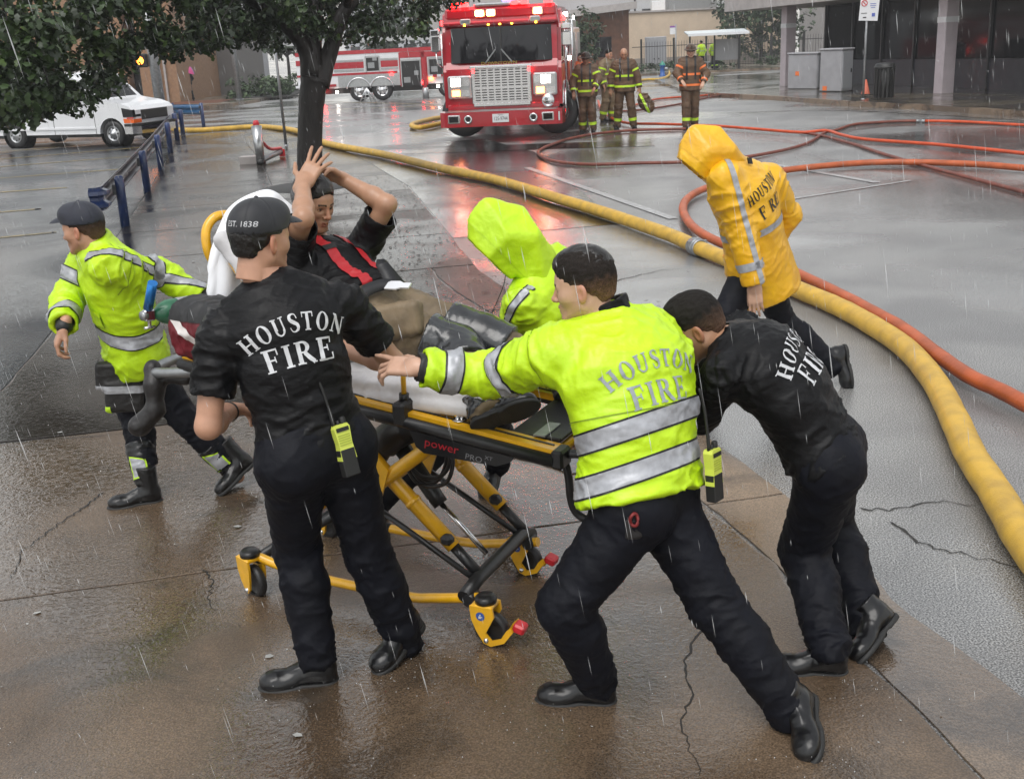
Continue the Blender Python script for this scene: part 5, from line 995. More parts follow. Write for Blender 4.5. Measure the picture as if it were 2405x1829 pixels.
# ------------------------------------------------------------------ people: the crew round the stretcher
def settle(r, base):
    base = Vector(base); r.location = base
    for c in r.children: c.matrix_parent_inverse = Matrix.Translation(-base)
def ground_of(R): p = R.J['pelvis']; return (p[0], p[1], 0)
def person(label, group=None): return root('person', label=label, cat='person', group=group)
def hood(R, parent, m, seed, amp=0.006, big=1.0, h=0.007, peak=0.12):
    """taut cloth over brim, crown, cheeks and nape; open at the face"""
    S = SDF(); s = big; P = lambda x, y, z: R.h2w(A([[x * s, y * s, z * s]]))[0]; nk = R.J['neck']; L_ = R.latS; k_ = R.s * big
    balls = [(P(0, -0.035, 0.06 + peak * 0.5), 0.055 * k_), (P(0, 0.03, 0.045 + peak * 0.62), 0.045 * k_), (P(0, -0.10, 0.03), 0.045 * k_)]
    for x in (-1, 1): balls += [(P(x * 0.040, 0.128, 0.088), 0.010 * k_), (P(x * 0.078, 0.122, 0.01), 0.010 * k_), (P(x * 0.050, 0.098, -0.115), 0.012 * k_), (P(x * 0.075, -0.01, 0.02), 0.036 * k_), (P(x * 0.055, -0.075, -0.06), 0.045 * k_)]
    fc = [(P(0, 0.112, 0), R.fwd)]; S.hull(balls, k=0.01, clip=fc)
    nb = [(P(x * 0.055, -0.075, -0.06), 0.045 * k_) for x in (-1, 1)] + [(P(x * 0.05, 0.07, -0.10), 0.014 * k_) for x in (-1, 1)] + [(nk + L_ * 0.075 * x - R.fS * 0.05 - R.up * 0.01, 0.045) for x in (-1, 1)] + [(nk + L_ * 0.05 * x + R.fS * 0.07 - R.up * 0.03, 0.03) for x in (-1, 1)]
    S.hull(nb, k=0.012); S.hull(balls, k=0.003, op='sub', off=0.013)
    o = cloth('hood', S, h, parent, m, [(P(0, -0.1, 0.03), P(0, 0.1, 0.05)), (P(0, -0.05, -0.05), nk)], amp, seed, fa=12, fr=8)
    band(o, 'hood_seam', m, parent, [(P(0, 0.060, 0), R.fwd), (P(0, 0.052, 0), -R.fwd)], off=0.0035)
    return o
def mid(a, b, t=0.5): return lerp(a, b, t)

# the one pulling at the head end
def puller():
    p = person('person in navy cap and lime jacket striding ahead of the stretcher, towing its head end')
    R = Rig(POSE['puller'], 1.0, plant='L', fwd=(-0.95, 0.22, -0.12), bow=0.02); j = R.J
    body(R, p, M_SKIN['warm'], dict(L=dict(palm=(0, 0.3, -1), curl=(0.9,) * 4), R=dict(palm=(0.8, 0.4, 0), curl=(0.75, 0.8, 0.85, 0.9), thumb=0.4)))
    headgear(R, p, 'hair', HAIR['short'], M_CROP); cap(R, p, M_CAPN)
    t = trousers(R, p, M_NAVY, 21, o=(0.02, 0.022, 0.022), ankle=-0.10)
    k = jacket(R, p, M_LIME, 22, o=0.036, ao=(0.028, 0.030), hem=0.05, flare=0.02, amp=0.013)
    ax = nrm(j['pelvis'] - j['neck']); ar = [(j['sh' + d], j['el' + d], 0.125) for d in 'LR'] + [(j['el' + d], j['wr' + d], 0.11) for d in 'LR']
    hoop(k, p, mid(j['neck'], j['pelvis'], 0.70), R.up * 0.95 + A((0.2, 0, 0)), 0.062, near=(mid(j['neck'], j['pelvis'], .4), j['pelvis'], 0.3), excl=ar)
    for d, ts in (('R', (0.55,)), ('L', (0.78,))):
        for q in ts: hoop(k, p, mid(j['sh' + d], j['el' + d], q), j['el' + d] - j['sh' + d], 0.062, near=(j['sh' + d], j['el' + d], 0.135))
    hoop(k, p, mid(j['elR'], j['wrR'], 0.62), j['wrR'] - j['elR'], 0.06, near=(j['elR'], j['wrR'], 0.12))
    a, b = j['shL'], j['wrL']; dr = nrm(b - a); sd = nrm(np.cross(dr, (0, -0.8, 0.6)))
    hoop(k, p, mid(j['elL'], mid(a, b), 0.5), sd, 0.036, near=(a, b, 0.14), face=((0, -0.8, 0.6), 0.25))
    for d in 'LR': hoop(k, p, mid(j['sh' + d], j['el' + d], 0.10), j['el' + d] - j['sh' + d], 0.004, near=(j['sh' + d], j['el' + d], 0.13), m=M_SEAM, edge=False, name='sleeve_seam')
    pk_ = mid(j['neck'], j['pelvis'], 0.50) + R.latS * 0.03; band(k, 'pocket_flap', M_LIME, p, [(pk_ + R.up * 0.04, R.up), (pk_ - R.up * 0.045, -R.up), (pk_ + R.latS * 0.10, R.latS), (pk_ - R.latS * 0.02, -R.latS)], face=(R.fS, 0.1), off=0.009, excl=ar); band(k, 'pocket_seam', M_SEAM, p, [(pk_ - R.up * 0.044, R.up), (pk_ - R.up * 0.049, -R.up), (pk_ + R.latS * 0.10, R.latS), (pk_ - R.latS * 0.02, -R.latS)], face=(R.fS, 0.1), off=0.004, excl=ar)
    # inner cuffs, chest pocket flap, belt pouch, leg guards
    for d in 'LR':
        S = SDF(); e = j['wr' + d]; dn = nrm(e - j['el' + d]); S.cone(e - dn * 0.05, e + dn * 0.005, 0.044, 0.040, 0.01); cloth('cuff', S, 0.006, p, M_EDGE, [(e - dn * .1, e + dn * .1)], 0.003, 5)
    shoes(R, p, 'boot', flat='L')
    for d, flip in (('L', 1), ('R', 1)):     # tall boot shafts with reflective patches
        S = SDF(); an, kn = j['an' + d], j['kn' + d]; S.cone(mid(an, kn, 0.08), mid(an, kn, 0.55), 0.058, 0.080, 0.02, clip=[(mid(an, kn, 0.56), kn - an)])
        g = cloth('boot_shaft', S, 0.008, p, M_LEATH, [(an, kn)], 0.009, 31, fa=22, fr=8)
        dr = nrm(kn - an); q = mid(an, kn, 0.20 if d == 'L' else 0.34); side = nrm(np.cross(dr, (0, -1, 0)))
        fc = (A((0, -1, 0.2)), 0.35); nr = (an, kn, 0.14)
        for nm, m_, g_, of in (('lime_patch', M_TRIM, 0.008, 0.004), ('reflective_patch', M_TAPE, 0.0, 0.006)):
            band(g, nm, m_, g, [(q + dr * (0.055 + g_), dr + side * 0.4), (q - dr * (0.04 + g_), -dr), (q + side * (0.038 + g_), side), (q - side * (0.038 + g_), -side)], near=nr, off=of, face=fc)
    S = SDF(); c = j['pelvis'] + A((-0.06, -0.15, -0.06)); fr = frame((1, 0.3, -0.1), (-0.3, 1, 0), (0.1, 0, 1))
    S.box(c, (0.115, 0.035, 0.075), fr, 0.02); S.box(c + A((0.02, -0.015, -0.11)), (0.095, 0.028, 0.085), fr, 0.02, k=0.02)
    pc = cloth('belt_pouch', S, 0.007, p, mat('black_pouch_nylon', (0.012, 0.011, 0.011), rough=0.55, bump=0.3, bscale=60), [(c, c + A((0, 0, -.2)))], 0.006, 41)
    band(pc, 'reflective_strip', M_TAPE, pc, [(c + A((0, 0, -0.045)), (0.1, 0, 1)), (c + A((0, 0, -0.085)), (-0.1, 0, -1))], off=0.003, face=((0, -1, 0), 0.3))
    band(pc, 'lime_strip', M_TRIM, pc, [(c + A((0, 0, -0.15)), (0, 0, 1)), (c + A((-0.045, 0, 0)), (1, 0, 0))], off=0.003, face=((0, -1, 0), 0.0))
    settle(p, ground_of(R)); return R
# black shirt with his back to us
def radio(parent, T, antenna=True):
    """handheld radio, local z up, y outward; T is its matrix"""
    mb = MB(); mb.T = T
    mb.cur = 0; mb.prism([(-0.031, 0.0), (-0.026, -0.055), (-0.030, -0.115), (0.030, -0.115), (0.026, -0.055), (0.031, 0.0), (0.024, 0.012), (-0.024, 0.012)], (0, 0.036, 0), (0, 0, 0), (1, 0, 0), (0, 0, 1))
    o = mb.build('radio_body', mat('lime_radio_case', (0.62, 0.70, 0.10), rough=0.35), parent)
    a = MB(); a.T = T; a.box((0, 0.018, -0.125), (0.058, 0.040, 0.10), bev=0.004); a.build('battery', M_SOLE, o)
    a = MB(); a.T = T; a.box((0, 0.0385, -0.006), (0.048, 0.003, 0.014)); a.build('name_plate', M_SOLE, o)
    for i in range(5): a = MB(); a.T = T; a.box((0, 0.0372, -0.026 - i * 0.0085), (0.046, 0.0025, 0.003)); a.build('grille_slat', mat('dark_lime', (0.38, 0.44, 0.05), rough=0.5), o)
    a = MB(); a.T = T; a.lathe([(0.011, 0.012), (0.011, 0.030), (0.009, 0.034), (0, 0.034)], (-0.018, 0.018, 0), n=12); a.build('knob', M_SOLE, o)
    a = MB(); a.T = T; a.lathe([(0.006, 0.012), (0.006, 0.026), (0, 0.026)], (0.002, 0.018, 0), n=10); a.build('knob', M_SOLE, o)
    if antenna: a = MB(); a.T = T; a.tube(spline([(0.020, 0.018, 0.01), (0.022, 0.018, 0.08), (0.030, 0.016, 0.17), (0.046, 0.012, 0.235)], 4), [0.0065] * 4 + [0.005] * 5 + [0.004] * 4, 8); a.build('antenna', M_SOLE, o)
    return o
def shirt_man():
    p = person('person in black cap and black shirt, back turned, walking beside the stretcher')
    R = Rig(POSE['shirt'], 1.05, plant='L', fwd=(0.62, 0.78, -0.10), bow=0.03); j = R.J
    body(R, p, M_SKIN['warm'], dict(L=dict(palm=(0.2, -0.5, -0.8), curl=(0.5, 0.6, 0.7, 0.8)), R=dict(palm=(0, 0, -1), curl=(0.5,) * 4)))
    headgear(R, p, 'hair', HAIR['short'], M_HAIR); c = cap(R, p, M_CAPB)
    trousers(R, p, M_NAVY, 51, o=(0.026, 0.026, 0.034))
    k = tee(R, p, M_BLACK, 52, o=0.009, amp=0.009, hem=-0.01, sleeve=0.66)
    lettering(k, k, M_PRINT, mid(j['pelvis'], j['neck'], 0.70) - R.latS * 0.01, -R.latS, R.up, [('HOUSTON', 0.062, 0.0, 0.30, 0.82), ('FIRE', 0.080, -0.115, 1.2, 0.92)])
    S = SDF(); S.cone(j['pelvis'] + R.up * 0.10, j['pelvis'] + R.up * 0.135, 0.125, 0.124, 0.01, wide=(R.latH + R.latS, 0.74), clip=[(j['pelvis'] + R.up * 0.14, R.up), (j['pelvis'] + R.up * 0.09, -R.up)])
    cloth('belt', S, 0.007, p, M_LEATH, [], 0, 1)
    shoes(R, p, 'shoe', flat='L')
    # wrist band
    mb = MB(); w = mid(j['wrL'], j['elL'], 0.06); d = nrm(j['wrL'] - j['elL']); q = Vector(d).to_track_quat('Z', 'Y').to_matrix(); mb.lathe([(0.036, -0.008), (0.040, 0), (0.036, 0.008)], w, n=18, rot=q); mb.build('wrist_band', M_SOLE, p)
    settle(p, ground_of(R))
    cv = (R.h2w(CAP[0][0]), CAP[0][1]); lf = nrm(R.hright * 0.12 - R.fwd); tu = nrm(np.cross(R.hup, lf))
    project_text(cv, 'EST. 1838', 0.027, R.h2w(A([[0.032, -0.105, 0.050]]))[0], tu, R.hup, M_PRINT, c, 'cap_lettering', squeeze=0.9)
    # the radio on his belt
    bk = -R.fH; z = R.up; x = nrm(np.cross(bk, z)); bk = np.cross(z, x); pos = j['pelvis'] + R.up * 0.10 + bk * 0.137 * 1.0 - R.latH * -0.03 * 0
    pos = pos + x * -0.04
    rr = root('handheld_radio', label='lime handheld radio with tall antenna on the belt of the person in black cap', cat='radio')
    radio(rr, Matrix(((x[0], bk[0], z[0], pos[0]), (x[1], bk[1], z[1], pos[1]), (x[2], bk[2], z[2], pos[2]), (0, 0, 0, 1)))); settle(rr, pos)
    return R
def text_mesh(body_, size):
    cu = bpy.data.curves.new('t', 'FONT'); cu.body = body_; cu.size = size; cu.resolution_u = 2
    o = bpy.data.objects.new('t', cu); COL.objects.link(o); dg = bpy.context.evaluated_depsgraph_get(); me = bpy.data.meshes.new_from_object(o.evaluated_get(dg))
    V = [tuple(v.co) for v in me.vertices]; F = [tuple(q.vertices) for q in me.polygons]
    bpy.data.objects.remove(o); bpy.data.curves.remove(cu); bpy.data.meshes.remove(me); return V, F
def vest_man():
    p = person('person with slicked black hair and lime jacket reading HOUSTON FIRE, reaching across the stretcher')
    R = Rig(POSE['vest'], 1.03, plant='L', fwd=(-0.93, 0.32, -0.16), bow=0.05, fat=1.12); j = R.J
    body(R, p, M_SKIN['light'], dict(L=dict(palm=(0.05, 0.45, -0.85), curl=(0.08, 0.55, 0.6, 0.6), spread=0.28, thumb=1.2), R=dict(palm=(0, 0, -1), curl=(0.9,) * 4)))
    headgear(R, p, 'hair', HAIR['short'], M_FADE); headgear(R, p, 'combed_hair', HAIR['combed'], M_HAIR)
    trousers(R, p, M_NAVY, 61, o=(0.034, 0.034, 0.036))
    k = jacket(R, p, M_LIME, 62, o=0.036, ao=(0.031, 0.031), hem=-0.03, flare=0.045, amp=0.013, collar=False, w=0.64, cuff=0.93)
    ar = [(j['sh' + d], j['el' + d], 0.125) for d in 'LR'] + [(j['el' + d], j['wr' + d], 0.11) for d in 'LR']
    for t in (0.58, 0.80): hoop(k, p, mid(j['neck'], j['pelvis'], t), R.up * 0.95 + A((-0.14, 0, 0)), 0.062, near=(mid(j['neck'], j['pelvis'], .35), j['pelvis'] - R.up * .1, 0.32), excl=ar)
    for q in (0.78, 0.36): hoop(k, p, mid(j['wrL'], j['elL'], q + 0.1) if q < .5 else mid(j['shL'], j['elL'], 0.68), j['elL'] - j['wrL'] if q < .5 else j['elL'] - j['shL'], 0.055, near=(j['elL'], j['wrL'], 0.12) if q < .5 else (j['shL'], j['elL'], 0.135))
    for d in 'LR': hoop(k, p, mid(j['sh' + d], j['el' + d], 0.06), j['el' + d] - j['sh' + d], 0.004, near=(j['sh' + d], j['el' + d], 0.14), m=M_SEAM, edge=False, name='sleeve_seam')
    hoop(k, p, mid(j['neck'], j['pelvis'], 0.50), R.up, 0.004, near=(mid(j['neck'], j['pelvis'], .3), j['pelvis'], .3), excl=ar, m=M_SEAM, edge=False, name='back_seam')
    lettering(k, k, M_PRINTG, mid(j['pelvis'], j['neck'], 0.70), -R.latS, R.up, [('HOUSTON', 0.062, 0.0, 0.34, 0.86), ('FIRE', 0.080, -0.118, 1.2, 0.90)])
    S = SDF(); nk = j['neck']; t = nrm(mid(R.up, nrm(j['head'] - nk)))
    S.cone(nk - t * 0.015, nk + t * 0.085 - R.fS * 0.005, 0.096, 0.092, 0.02, clip=[(nk + t * 0.080, t), (nk - t * 0.01, -t)]); S.cone(nk - t * 0.03, nk + t * 0.16, 0.070, 0.082, 0.006, op='sub')
    cloth('collar', S, 0.006, p, M_BLACK, [(nk - t * .1, nk + t * .1)], 0.005, 5)
    mb = MB(); q = nk - R.fS * 0.118 - R.up * 0.035; mb.box(q, (0.02, 0.008, 0.06), Matrix((R.latS, -R.fS, R.up)).transposed()); mb.build('hanging_loop', M_EDGE, p)
    S = SDF(); e = j['wrL']; dn = nrm(e - j['elL']); S.cone(e - dn * 0.06, e + dn * 0.0, 0.056, 0.050, 0.01, clip=[(e - dn * 0.002, dn)]); S.cone(e - dn * .02, e + dn * .05, 0.038, 0.040, 0.004, op='sub'); cloth('cuff', S, 0.006, p, M_EDGE, [(e - dn * .1, e + dn * .1)], 0.004, 5, fa=40)
    S = SDF(); S.cone(j['pelvis'] + R.up * 0.06, j['pelvis'] + R.up * 0.10, 0.128, 0.126, 0.01, wide=(R.latH + R.latS, 0.74), clip=[(j['pelvis'] + R.up * 0.11, R.up), (j['pelvis'] + R.up * 0.065, -R.up)])
    cloth('belt', S, 0.007, p, M_LEATH, [], 0, 1)
    S = SDF(); c = j['pelvis'] + R.latH * 0.15 + R.up * 0.0 + A((-0.02, 0.0, 0.0)); S.box(c, (0.05, 0.04, 0.06), None, 0.02); S.box(c + A((0.05, -0.06, 0.01)), (0.035, 0.035, 0.045), None, 0.018)
    cloth('belt_pouch', S, 0.006, p, MATS['black_pouch_nylon'], [(c, c + A((0, 0, .1)))], 0.004, 4)
    mb = MB(); mb.T = Matrix.Translation(Vector(c + A((0.05, -0.10, 0.045)))); mb.tube([(0.013 * math.cos(a), 0.006 * math.sin(2 * a), 0.022 * math.sin(a)) for a in np.linspace(0, 2 * math.pi, 16, endpoint=False)], 0.006, 6, closed=True); mb.build('red_glove_cuff', mat('red_glove', (0.18, 0.015, 0.015), rough=0.5), p)
    shoes(R, p, 'shoe', flat='L'); settle(p, ground_of(R))
    x = nrm(A((0.55, -0.83, 0))); z = A((0.05, 0, 1)); bk = nrm(np.cross(z, x)); pos = A(RADIO_AT)
    bk = nrm(A((0.75, -0.65, 0.1))); x = nrm(np.cross(bk, z)); z = np.cross(x, bk)
    rr = root('handheld_radio', label='lime handheld radio on the hip of the person with slicked black hair', cat='radio')
    radio(rr, Matrix(((x[0], bk[0], z[0], pos[0]), (x[1], bk[1], z[1], pos[1]), (x[2], bk[2], z[2], pos[2]), (0, 0, 0, 1)))); settle(rr, pos)
    return R
def bender():
    p = person('bareheaded person in black shirt bending low to push the foot end of the stretcher')
    R = Rig(POSE['bender'], 1.03, plant='L', fwd=(-0.80, 0.22, -0.56), headup=(-0.5, 0.1, 0.85), bow=0.06, fat=1.16); j = R.J
    body(R, p, M_SKIN['tan'], dict(L=dict(palm=(0, 0.3, -1), curl=(0.9,) * 4), R=dict(palm=(0, 0, -1), curl=(0.9,) * 4)))
    headgear(R, p, 'hair', HAIR['short'], M_CROP)
    trousers(R, p, M_NAVY, 71, o=(0.026, 0.032, 0.036))
    k = tee(R, p, M_BLACK, 72, o=0.010, amp=0.011, hem=-0.03, sleeve=0.98)
    lettering(k, k, M_PRINT, mid(j['pelvis'], j['neck'], 0.70), -R.latS, R.up, [('HOUSTON', 0.062, 0.0, 0.30, 0.82), ('FIRE', 0.080, -0.115, 1.2, 0.92)])
    S = SDF(); S.cone(j['pelvis'] + R.up * 0.09, j['pelvis'] + R.up * 0.125, 0.126, 0.125, 0.01, wide=(R.latH + R.latS, 0.74), clip=[(j['pelvis'] + R.up * 0.13, R.up), (j['pelvis'] + R.up * 0.085, -R.up)])
    cloth('belt', S, 0.007, p, M_LEATH, [], 0, 1)
    shoes(R, p, 'shoe', flat='L'); settle(p, ground_of(R)); return R
def hooded():
    p = person('person hidden in a lime hooded rain jacket hurrying along the far side of the stretcher')
    R = Rig(POSE['hooded'], 0.98, plant='L', fwd=(-0.72, -0.16, -0.66), headup=(-0.6, 0, 1), bow=0.04); j = R.J
    body(R, p, M_SKIN['warm'], dict(L=dict(palm=(0, 0.3, -1)), R=dict(palm=(0, 0, -1))), h=0.007)
    trousers(R, p, M_NAVY, 81, h=0.011)
    k = jacket(R, p, M_LIME, 82, o=0.040, ao=(0.022, 0.022), hem=0.06, flare=0.03, amp=0.011, collar=False)
    a, b = j['shL'], j['elL']; sd = nrm(np.cross(b - a, (-0.2, -0.9, 0.35))); hoop(k, p, mid(a, b, 0.5) + sd * 0.01, sd, 0.030, near=(mid(a, b, 0.1), b, 0.13), face=((-0.2, -0.9, 0.35), 0.2))
    hood(R, p, M_LIME, 83, amp=0.006, big=1.12, peak=0.15)
    band(k, 'reflective_stripe', M_TAPE, p, [(mid(j['neck'], j['pelvis'], 0.30), R.up), (mid(j['neck'], j['pelvis'], 0.72), -R.up), (j['pelvis'] + R.fS * 0.085, R.fS), (j['pelvis'] + R.fS * 0.055, -R.fS)], face=(R.latS, 0.25), off=0.005, excl=[(j['shL'], j['elL'], 0.09), (j['elL'], j['wrL'], 0.08)])
    mb = MB(); h0 = R.h2w(A([[-0.06, 0.12, -0.10]]))[0]; mb.tube(spline([h0, h0 + A((-0.02, -0.04, -0.06)), h0 + A((-0.10, -0.06, -0.22))], 4), 0.0022, 5); mb.build('drawstring', M_EDGE, p)
    band(k, 'black_side_panel', M_EDGE, p, [(j['shL'] - R.up * 0.16, R.up + R.fS * 0.4), (j['pelvis'] + R.fS * 0.03, R.fS + R.up * 0.15), (j['pelvis'] - R.fS * 0.09, -R.fS), (j['pelvis'] + R.up * 0.03, -R.up)], near=(mid(j['neck'], j['pelvis'], .3), j['pelvis'], .3), face=(R.latS, 0.5), off=0.004, excl=[(j['shL'], j['elL'], 0.10), (j['elL'], j['wrL'], 0.09)])
    shoes(R, p, 'boot', flat='L'); settle(p, ground_of(R)); return R
def raincoat():
    p = person('person in long yellow hooded raincoat walking with bowed head across the hoses')
    R = Rig(POSE['raincoat'], 1.06, plant='L', fwd=(-0.66, -0.05, -0.75), headup=(-0.8, 0, 1), bow=0.04); j = R.J
    body(R, p, M_SKIN['light'], dict(L=dict(palm=(0.3, 0.9, 0), curl=(0.25, 0.3, 0.35, 0.4), thumb=0.3), R=dict(palm=(0, -1, 0))), h=0.007)
    trousers(R, p, M_NAVY, 91, h=0.011)
    k = jacket(R, p, M_YELL, 92, o=0.045, ao=(0.030, 0.034), hem=0.20, flare=0.06, amp=0.010, collar=False, cuff=0.97, h=0.010)
    hood(R, p, M_YELL, 93, amp=0.006, big=1.12, h=0.008, peak=0.10)
    ar = [(j['sh' + d], j['el' + d], 0.115) for d in 'LR'] + [(j['el' + d], j['wr' + d], 0.10) for d in 'LR']
    hoop(k, p, mid(j['neck'], j['pelvis'], 0.55), R.up, 0.045, near=(mid(j['neck'], j['pelvis'], .3), j['pelvis'], 0.35), excl=ar, edge=False)
    hoop(k, p, mid(j['elL'], j['wrL'], 0.60), j['wrL'] - j['elL'], 0.05, near=(j['elL'], j['wrL'], 0.12), edge=False)
    a, b = j['shL'], j['wrL']; dr = nrm(b - a); sd = nrm(np.cross(dr, (0, -1, 0)))
    hoop(k, p, mid(mid(a, b), j['elL'], 0.6) - sd * 0.035, sd, 0.035, near=(a, b, 0.15), face=((-0.3, -0.9, 0.1), 0.2), edge=False)
    uL = -R.latS + R.up * (R.latS @ R.up + 0.10); lettering(k, k, M_PRINTB, mid(j['pelvis'], j['neck'], 0.78), uL, R.up, [('HOUSTON', 0.066, 0.0, 0.9, 0.72)]); lettering(k, k, M_PRINTB, mid(j['pelvis'], j['neck'], 0.78), uL, R.up, [('F RE', 0.080, -0.13, None, 0.85)])
    mb = MB(); q = j['neck'] - R.fS * 0.13 + R.up * 0.06; mb.box(q, (0.04, 0.008, 0.04), Matrix((R.latS, -R.fS, R.up)).transposed()); mb.build('hood_tab', M_EDGE, p)
    shoes(R, p, 'shoe', flat='L'); settle(p, ground_of(R)); return R
def patient():
    p = person('person in red braces and tan bunker trousers sitting on the stretcher, hands on head')
    R = Rig(POSE['patient'], 0.98, fwd=(0.74, -0.60, -0.30), headup=(0.05, 0, 1), bow=0.03, fat=1.02); j = R.J
    body(R, p, M_SKIN['tan'], dict(R=dict(palm=(0.15, 0.95, -0.2), curl=(0.12, 0.12, 0.15, 0.2), spread=0.3, thumb=1.5), L=dict(palm=(-0.1, -0.2, -0.95), curl=(0.45, 0.5, 0.5, 0.5), spread=0.15)), h=0.005)
    headgear(R, p, 'hair', HAIR['short'], M_HAIR)
    t = trousers(R, p, M_TANB, 101, o=(0.030, 0.036, 0.040), amp=0.012, h=0.009, top=0.16)
    k = tee(R, p, M_BLACK, 102, o=0.014, amp=0.009, hem=-0.08, sleeve=0.80)
    EX = [(mid(j['sh' + d], j['el' + d], 0.12), j['el' + d], 0.098) for d in 'LR']
    for sd in (-1, 1):      # braces down the chest
        c = j['neck'] + R.latS * sd * 0.078
        s1 = band(k, 'brace_strap', mat('red_brace_webbing', (0.42, 0.012, 0.018), rough=0.5, bump=0.3, bscale=120, bdist=0.003), p, [(c + R.latS * 0.024, R.latS), (c - R.latS * 0.024, -R.latS)], face=(R.fS, 0.1), off=0.006, excl=EX)
        b = band(k, 'brace_buckle', M_EDGE, p, [(c + R.latS * 0.028, R.latS), (c - R.latS * 0.028, -R.latS), (j['neck'] - R.up * 0.12, R.up), (j['neck'] - R.up * 0.155, -R.up)], face=(R.fS, 0.1), off=0.010, excl=EX)
    for d in 'LR':          # knee pads, trouser cuff trim
        kn, hp, an = j['kn' + d], j['hp' + d], j['an' + d]; e = 'R' if d == 'L' else 'L'; RV = (mid(j['hp' + e], j['kn' + e], .3), mid(j['kn' + e], j['an' + e], .7))
        S = SDF(); S.cone(mid(kn, hp, 0.34), kn, 0.118, 0.108, 0.02, clip=[(mid(kn, hp, 0.36), hp - kn)]); S.cone(kn, mid(kn, an, 0.36), 0.108, 0.110, 0.02, clip=[(mid(kn, an, 0.34), an - kn)]); cloth('knee_pad', S, 0.008, p, M_PAD, [(hp, kn), (kn, an)], 0.006, 33, fa=18)
        dn = nrm(an - kn)
        for nm, m_, a0, a1 in (('trim', M_TRIM, 0.14, 0.04), ('reflective_stripe', M_TAPE, 0.115, 0.065), ('leather_cuff', M_PAD, 0.04, -0.05)):
            band(t, nm, m_, p, [(an - dn * a1, dn), (an - dn * a0, -dn)], near=(mid(kn, an, .5), an, 0.14), off=0.003 + (0.002 if nm[0] == 'r' else 0), rival=RV)
    S = SDF(); c = j['hpR'] + A((0.12, -0.10, 0.02)); S.box(c, (0.11, 0.045, 0.075), frame((0.95, -0.2, 0.1), (0.2, 0.95, -0.3), (-0.1, 0.3, 0.95)), 0.03); cloth('trouser_pocket', S, 0.008, p, M_TANB, [(c, c + A((.1, 0, 0)))], 0.008, 9)
    shoes(R, p, 'boot'); settle(p, (j['pelvis'][0], j['pelvis'][1], 1.0)); return R
CAST = {}
for fn in (puller, shirt_man, vest_man, bender, hooded, raincoat, patient): CAST[fn.__name__] = fn()

# ------------------------------------------------------------------ the powered stretcher
M_SY = mat('yellow_stretcher_paint', (0.80, 0.42, 0.008), rough=0.28, noise=0.15, nscale=20, coat=0.5, coat_r=0.15, bump=0.05, bscale=60)
M_SB = mat('black_stretcher_plastic', (0.012, 0.012, 0.013), rough=0.36, noise=0.3, nscale=20, bump=0.1, bscale=80)
M_RUB = mat('black_tyre_rubber', (0.013, 0.013, 0.014), rough=0.45, bump=0.2, bscale=60)
M_CHR = mat('chrome', (0.62, 0.62, 0.63), rough=0.16, metal=1.0)
M_STEEL = mat('dull_steel', (0.36, 0.37, 0.38), rough=0.38, metal=0.8, noise=0.2, nscale=20)
M_REDP = mat('red_plastic', (0.55, 0.02, 0.03), rough=0.35)
M_SHEET = mat('white_bed_sheet', (0.62, 0.61, 0.62), rough=0.85, spec=0.2, noise=0.15, nscale=6, bump=0.4, bscale=18, bdist=0.012)
SF = A((0.14, 3.90, 0)); SA = nrm((-0.89, 0.455, 0)); SS = nrm((0.455, 0.89, 0)); SZ = A((0, 0, 1))
def SP(t, w, z): return tuple(SF + SA * t + SS * w + SZ * z)
def dz(t): return 0.842 + 0.125 * t
sr = root('stretcher', SP(0.8, 0.28, 0), label='powered yellow ambulance stretcher on four casters', cat='stretcher')
def sb(name, m, fn, parent=None, smooth=False):
    b = MB(); fn(b); o = b.build(name, m, parent or sr)
    if parent is None: o.matrix_parent_inverse = Matrix.Translation(-sr.location)
    return o
def beam(b, p, q, wv, hv):
    """rectangular bar between p and q, wv across, hv up"""
    p, q, wv, hv = A(p), A(q), A(wv), A(hv); vs = []
    for c in (p, q):
        for (i, k) in ((-1, -1), (1, -1), (1, 1), (-1, 1)): vs.append(tuple(c + wv * i / 2 + hv * k / 2))
    b.add(vs, [(0, 3, 2, 1), (4, 5, 6, 7), (0, 1, 5, 4), (1, 2, 6, 5), (2, 3, 7, 6), (3, 0, 4, 7)])
for w, sgn in ((0.0, -1), (0.56, 1)):
    sb('side_rail', M_SY, lambda b: beam(b, SP(-0.02, w - sgn * 0.015, dz(-0.02) + 0.012), SP(1.75, w - sgn * 0.015, dz(1.75) + 0.012), SS * 0.075, SZ * 0.030))
    sb('rail_groove', M_SB, lambda b: beam(b, SP(0.0, w - sgn * 0.020, dz(0) + 0.0285), SP(1.74, w - sgn * 0.020, dz(1.74) + 0.0285), SS * 0.010, SZ * 0.004))
    sb('bumper_rail', M_SB, lambda b: (b.tube([SP(-0.02, w + sgn * 0.030, dz(-0.02) - 0.012), SP(1.76, w + sgn * 0.030, dz(1.76) - 0.012)], 0.024, 10), beam(b, SP(0, w + sgn * 0.012, dz(0) - 0.030), SP(1.75, w + sgn * 0.012, dz(1.75) - 0.030), SS * 0.03, SZ * 0.028)))
    sb('rail_end_block', M_SB, lambda b: b.box(SP(-0.035, w, dz(0) - 0.008), (0.05, 0.09, 0.075), Matrix((SA, SS, SZ)).transposed(), bev=0.01))
pan = sb('side_panel', M_SB, lambda b: b.prism([(0.60, dz(.6) - 0.035), (0.575, dz(.58) - 0.10), (0.54, dz(.54) - 0.118), (0.22, dz(.2) - 0.088), (0.16, dz(.16) - 0.060), (0.14, dz(.14) - 0.035)], tuple(SS * 0.02), SP(0, -0.042, 0), tuple(SA), (0, 0, 1)))
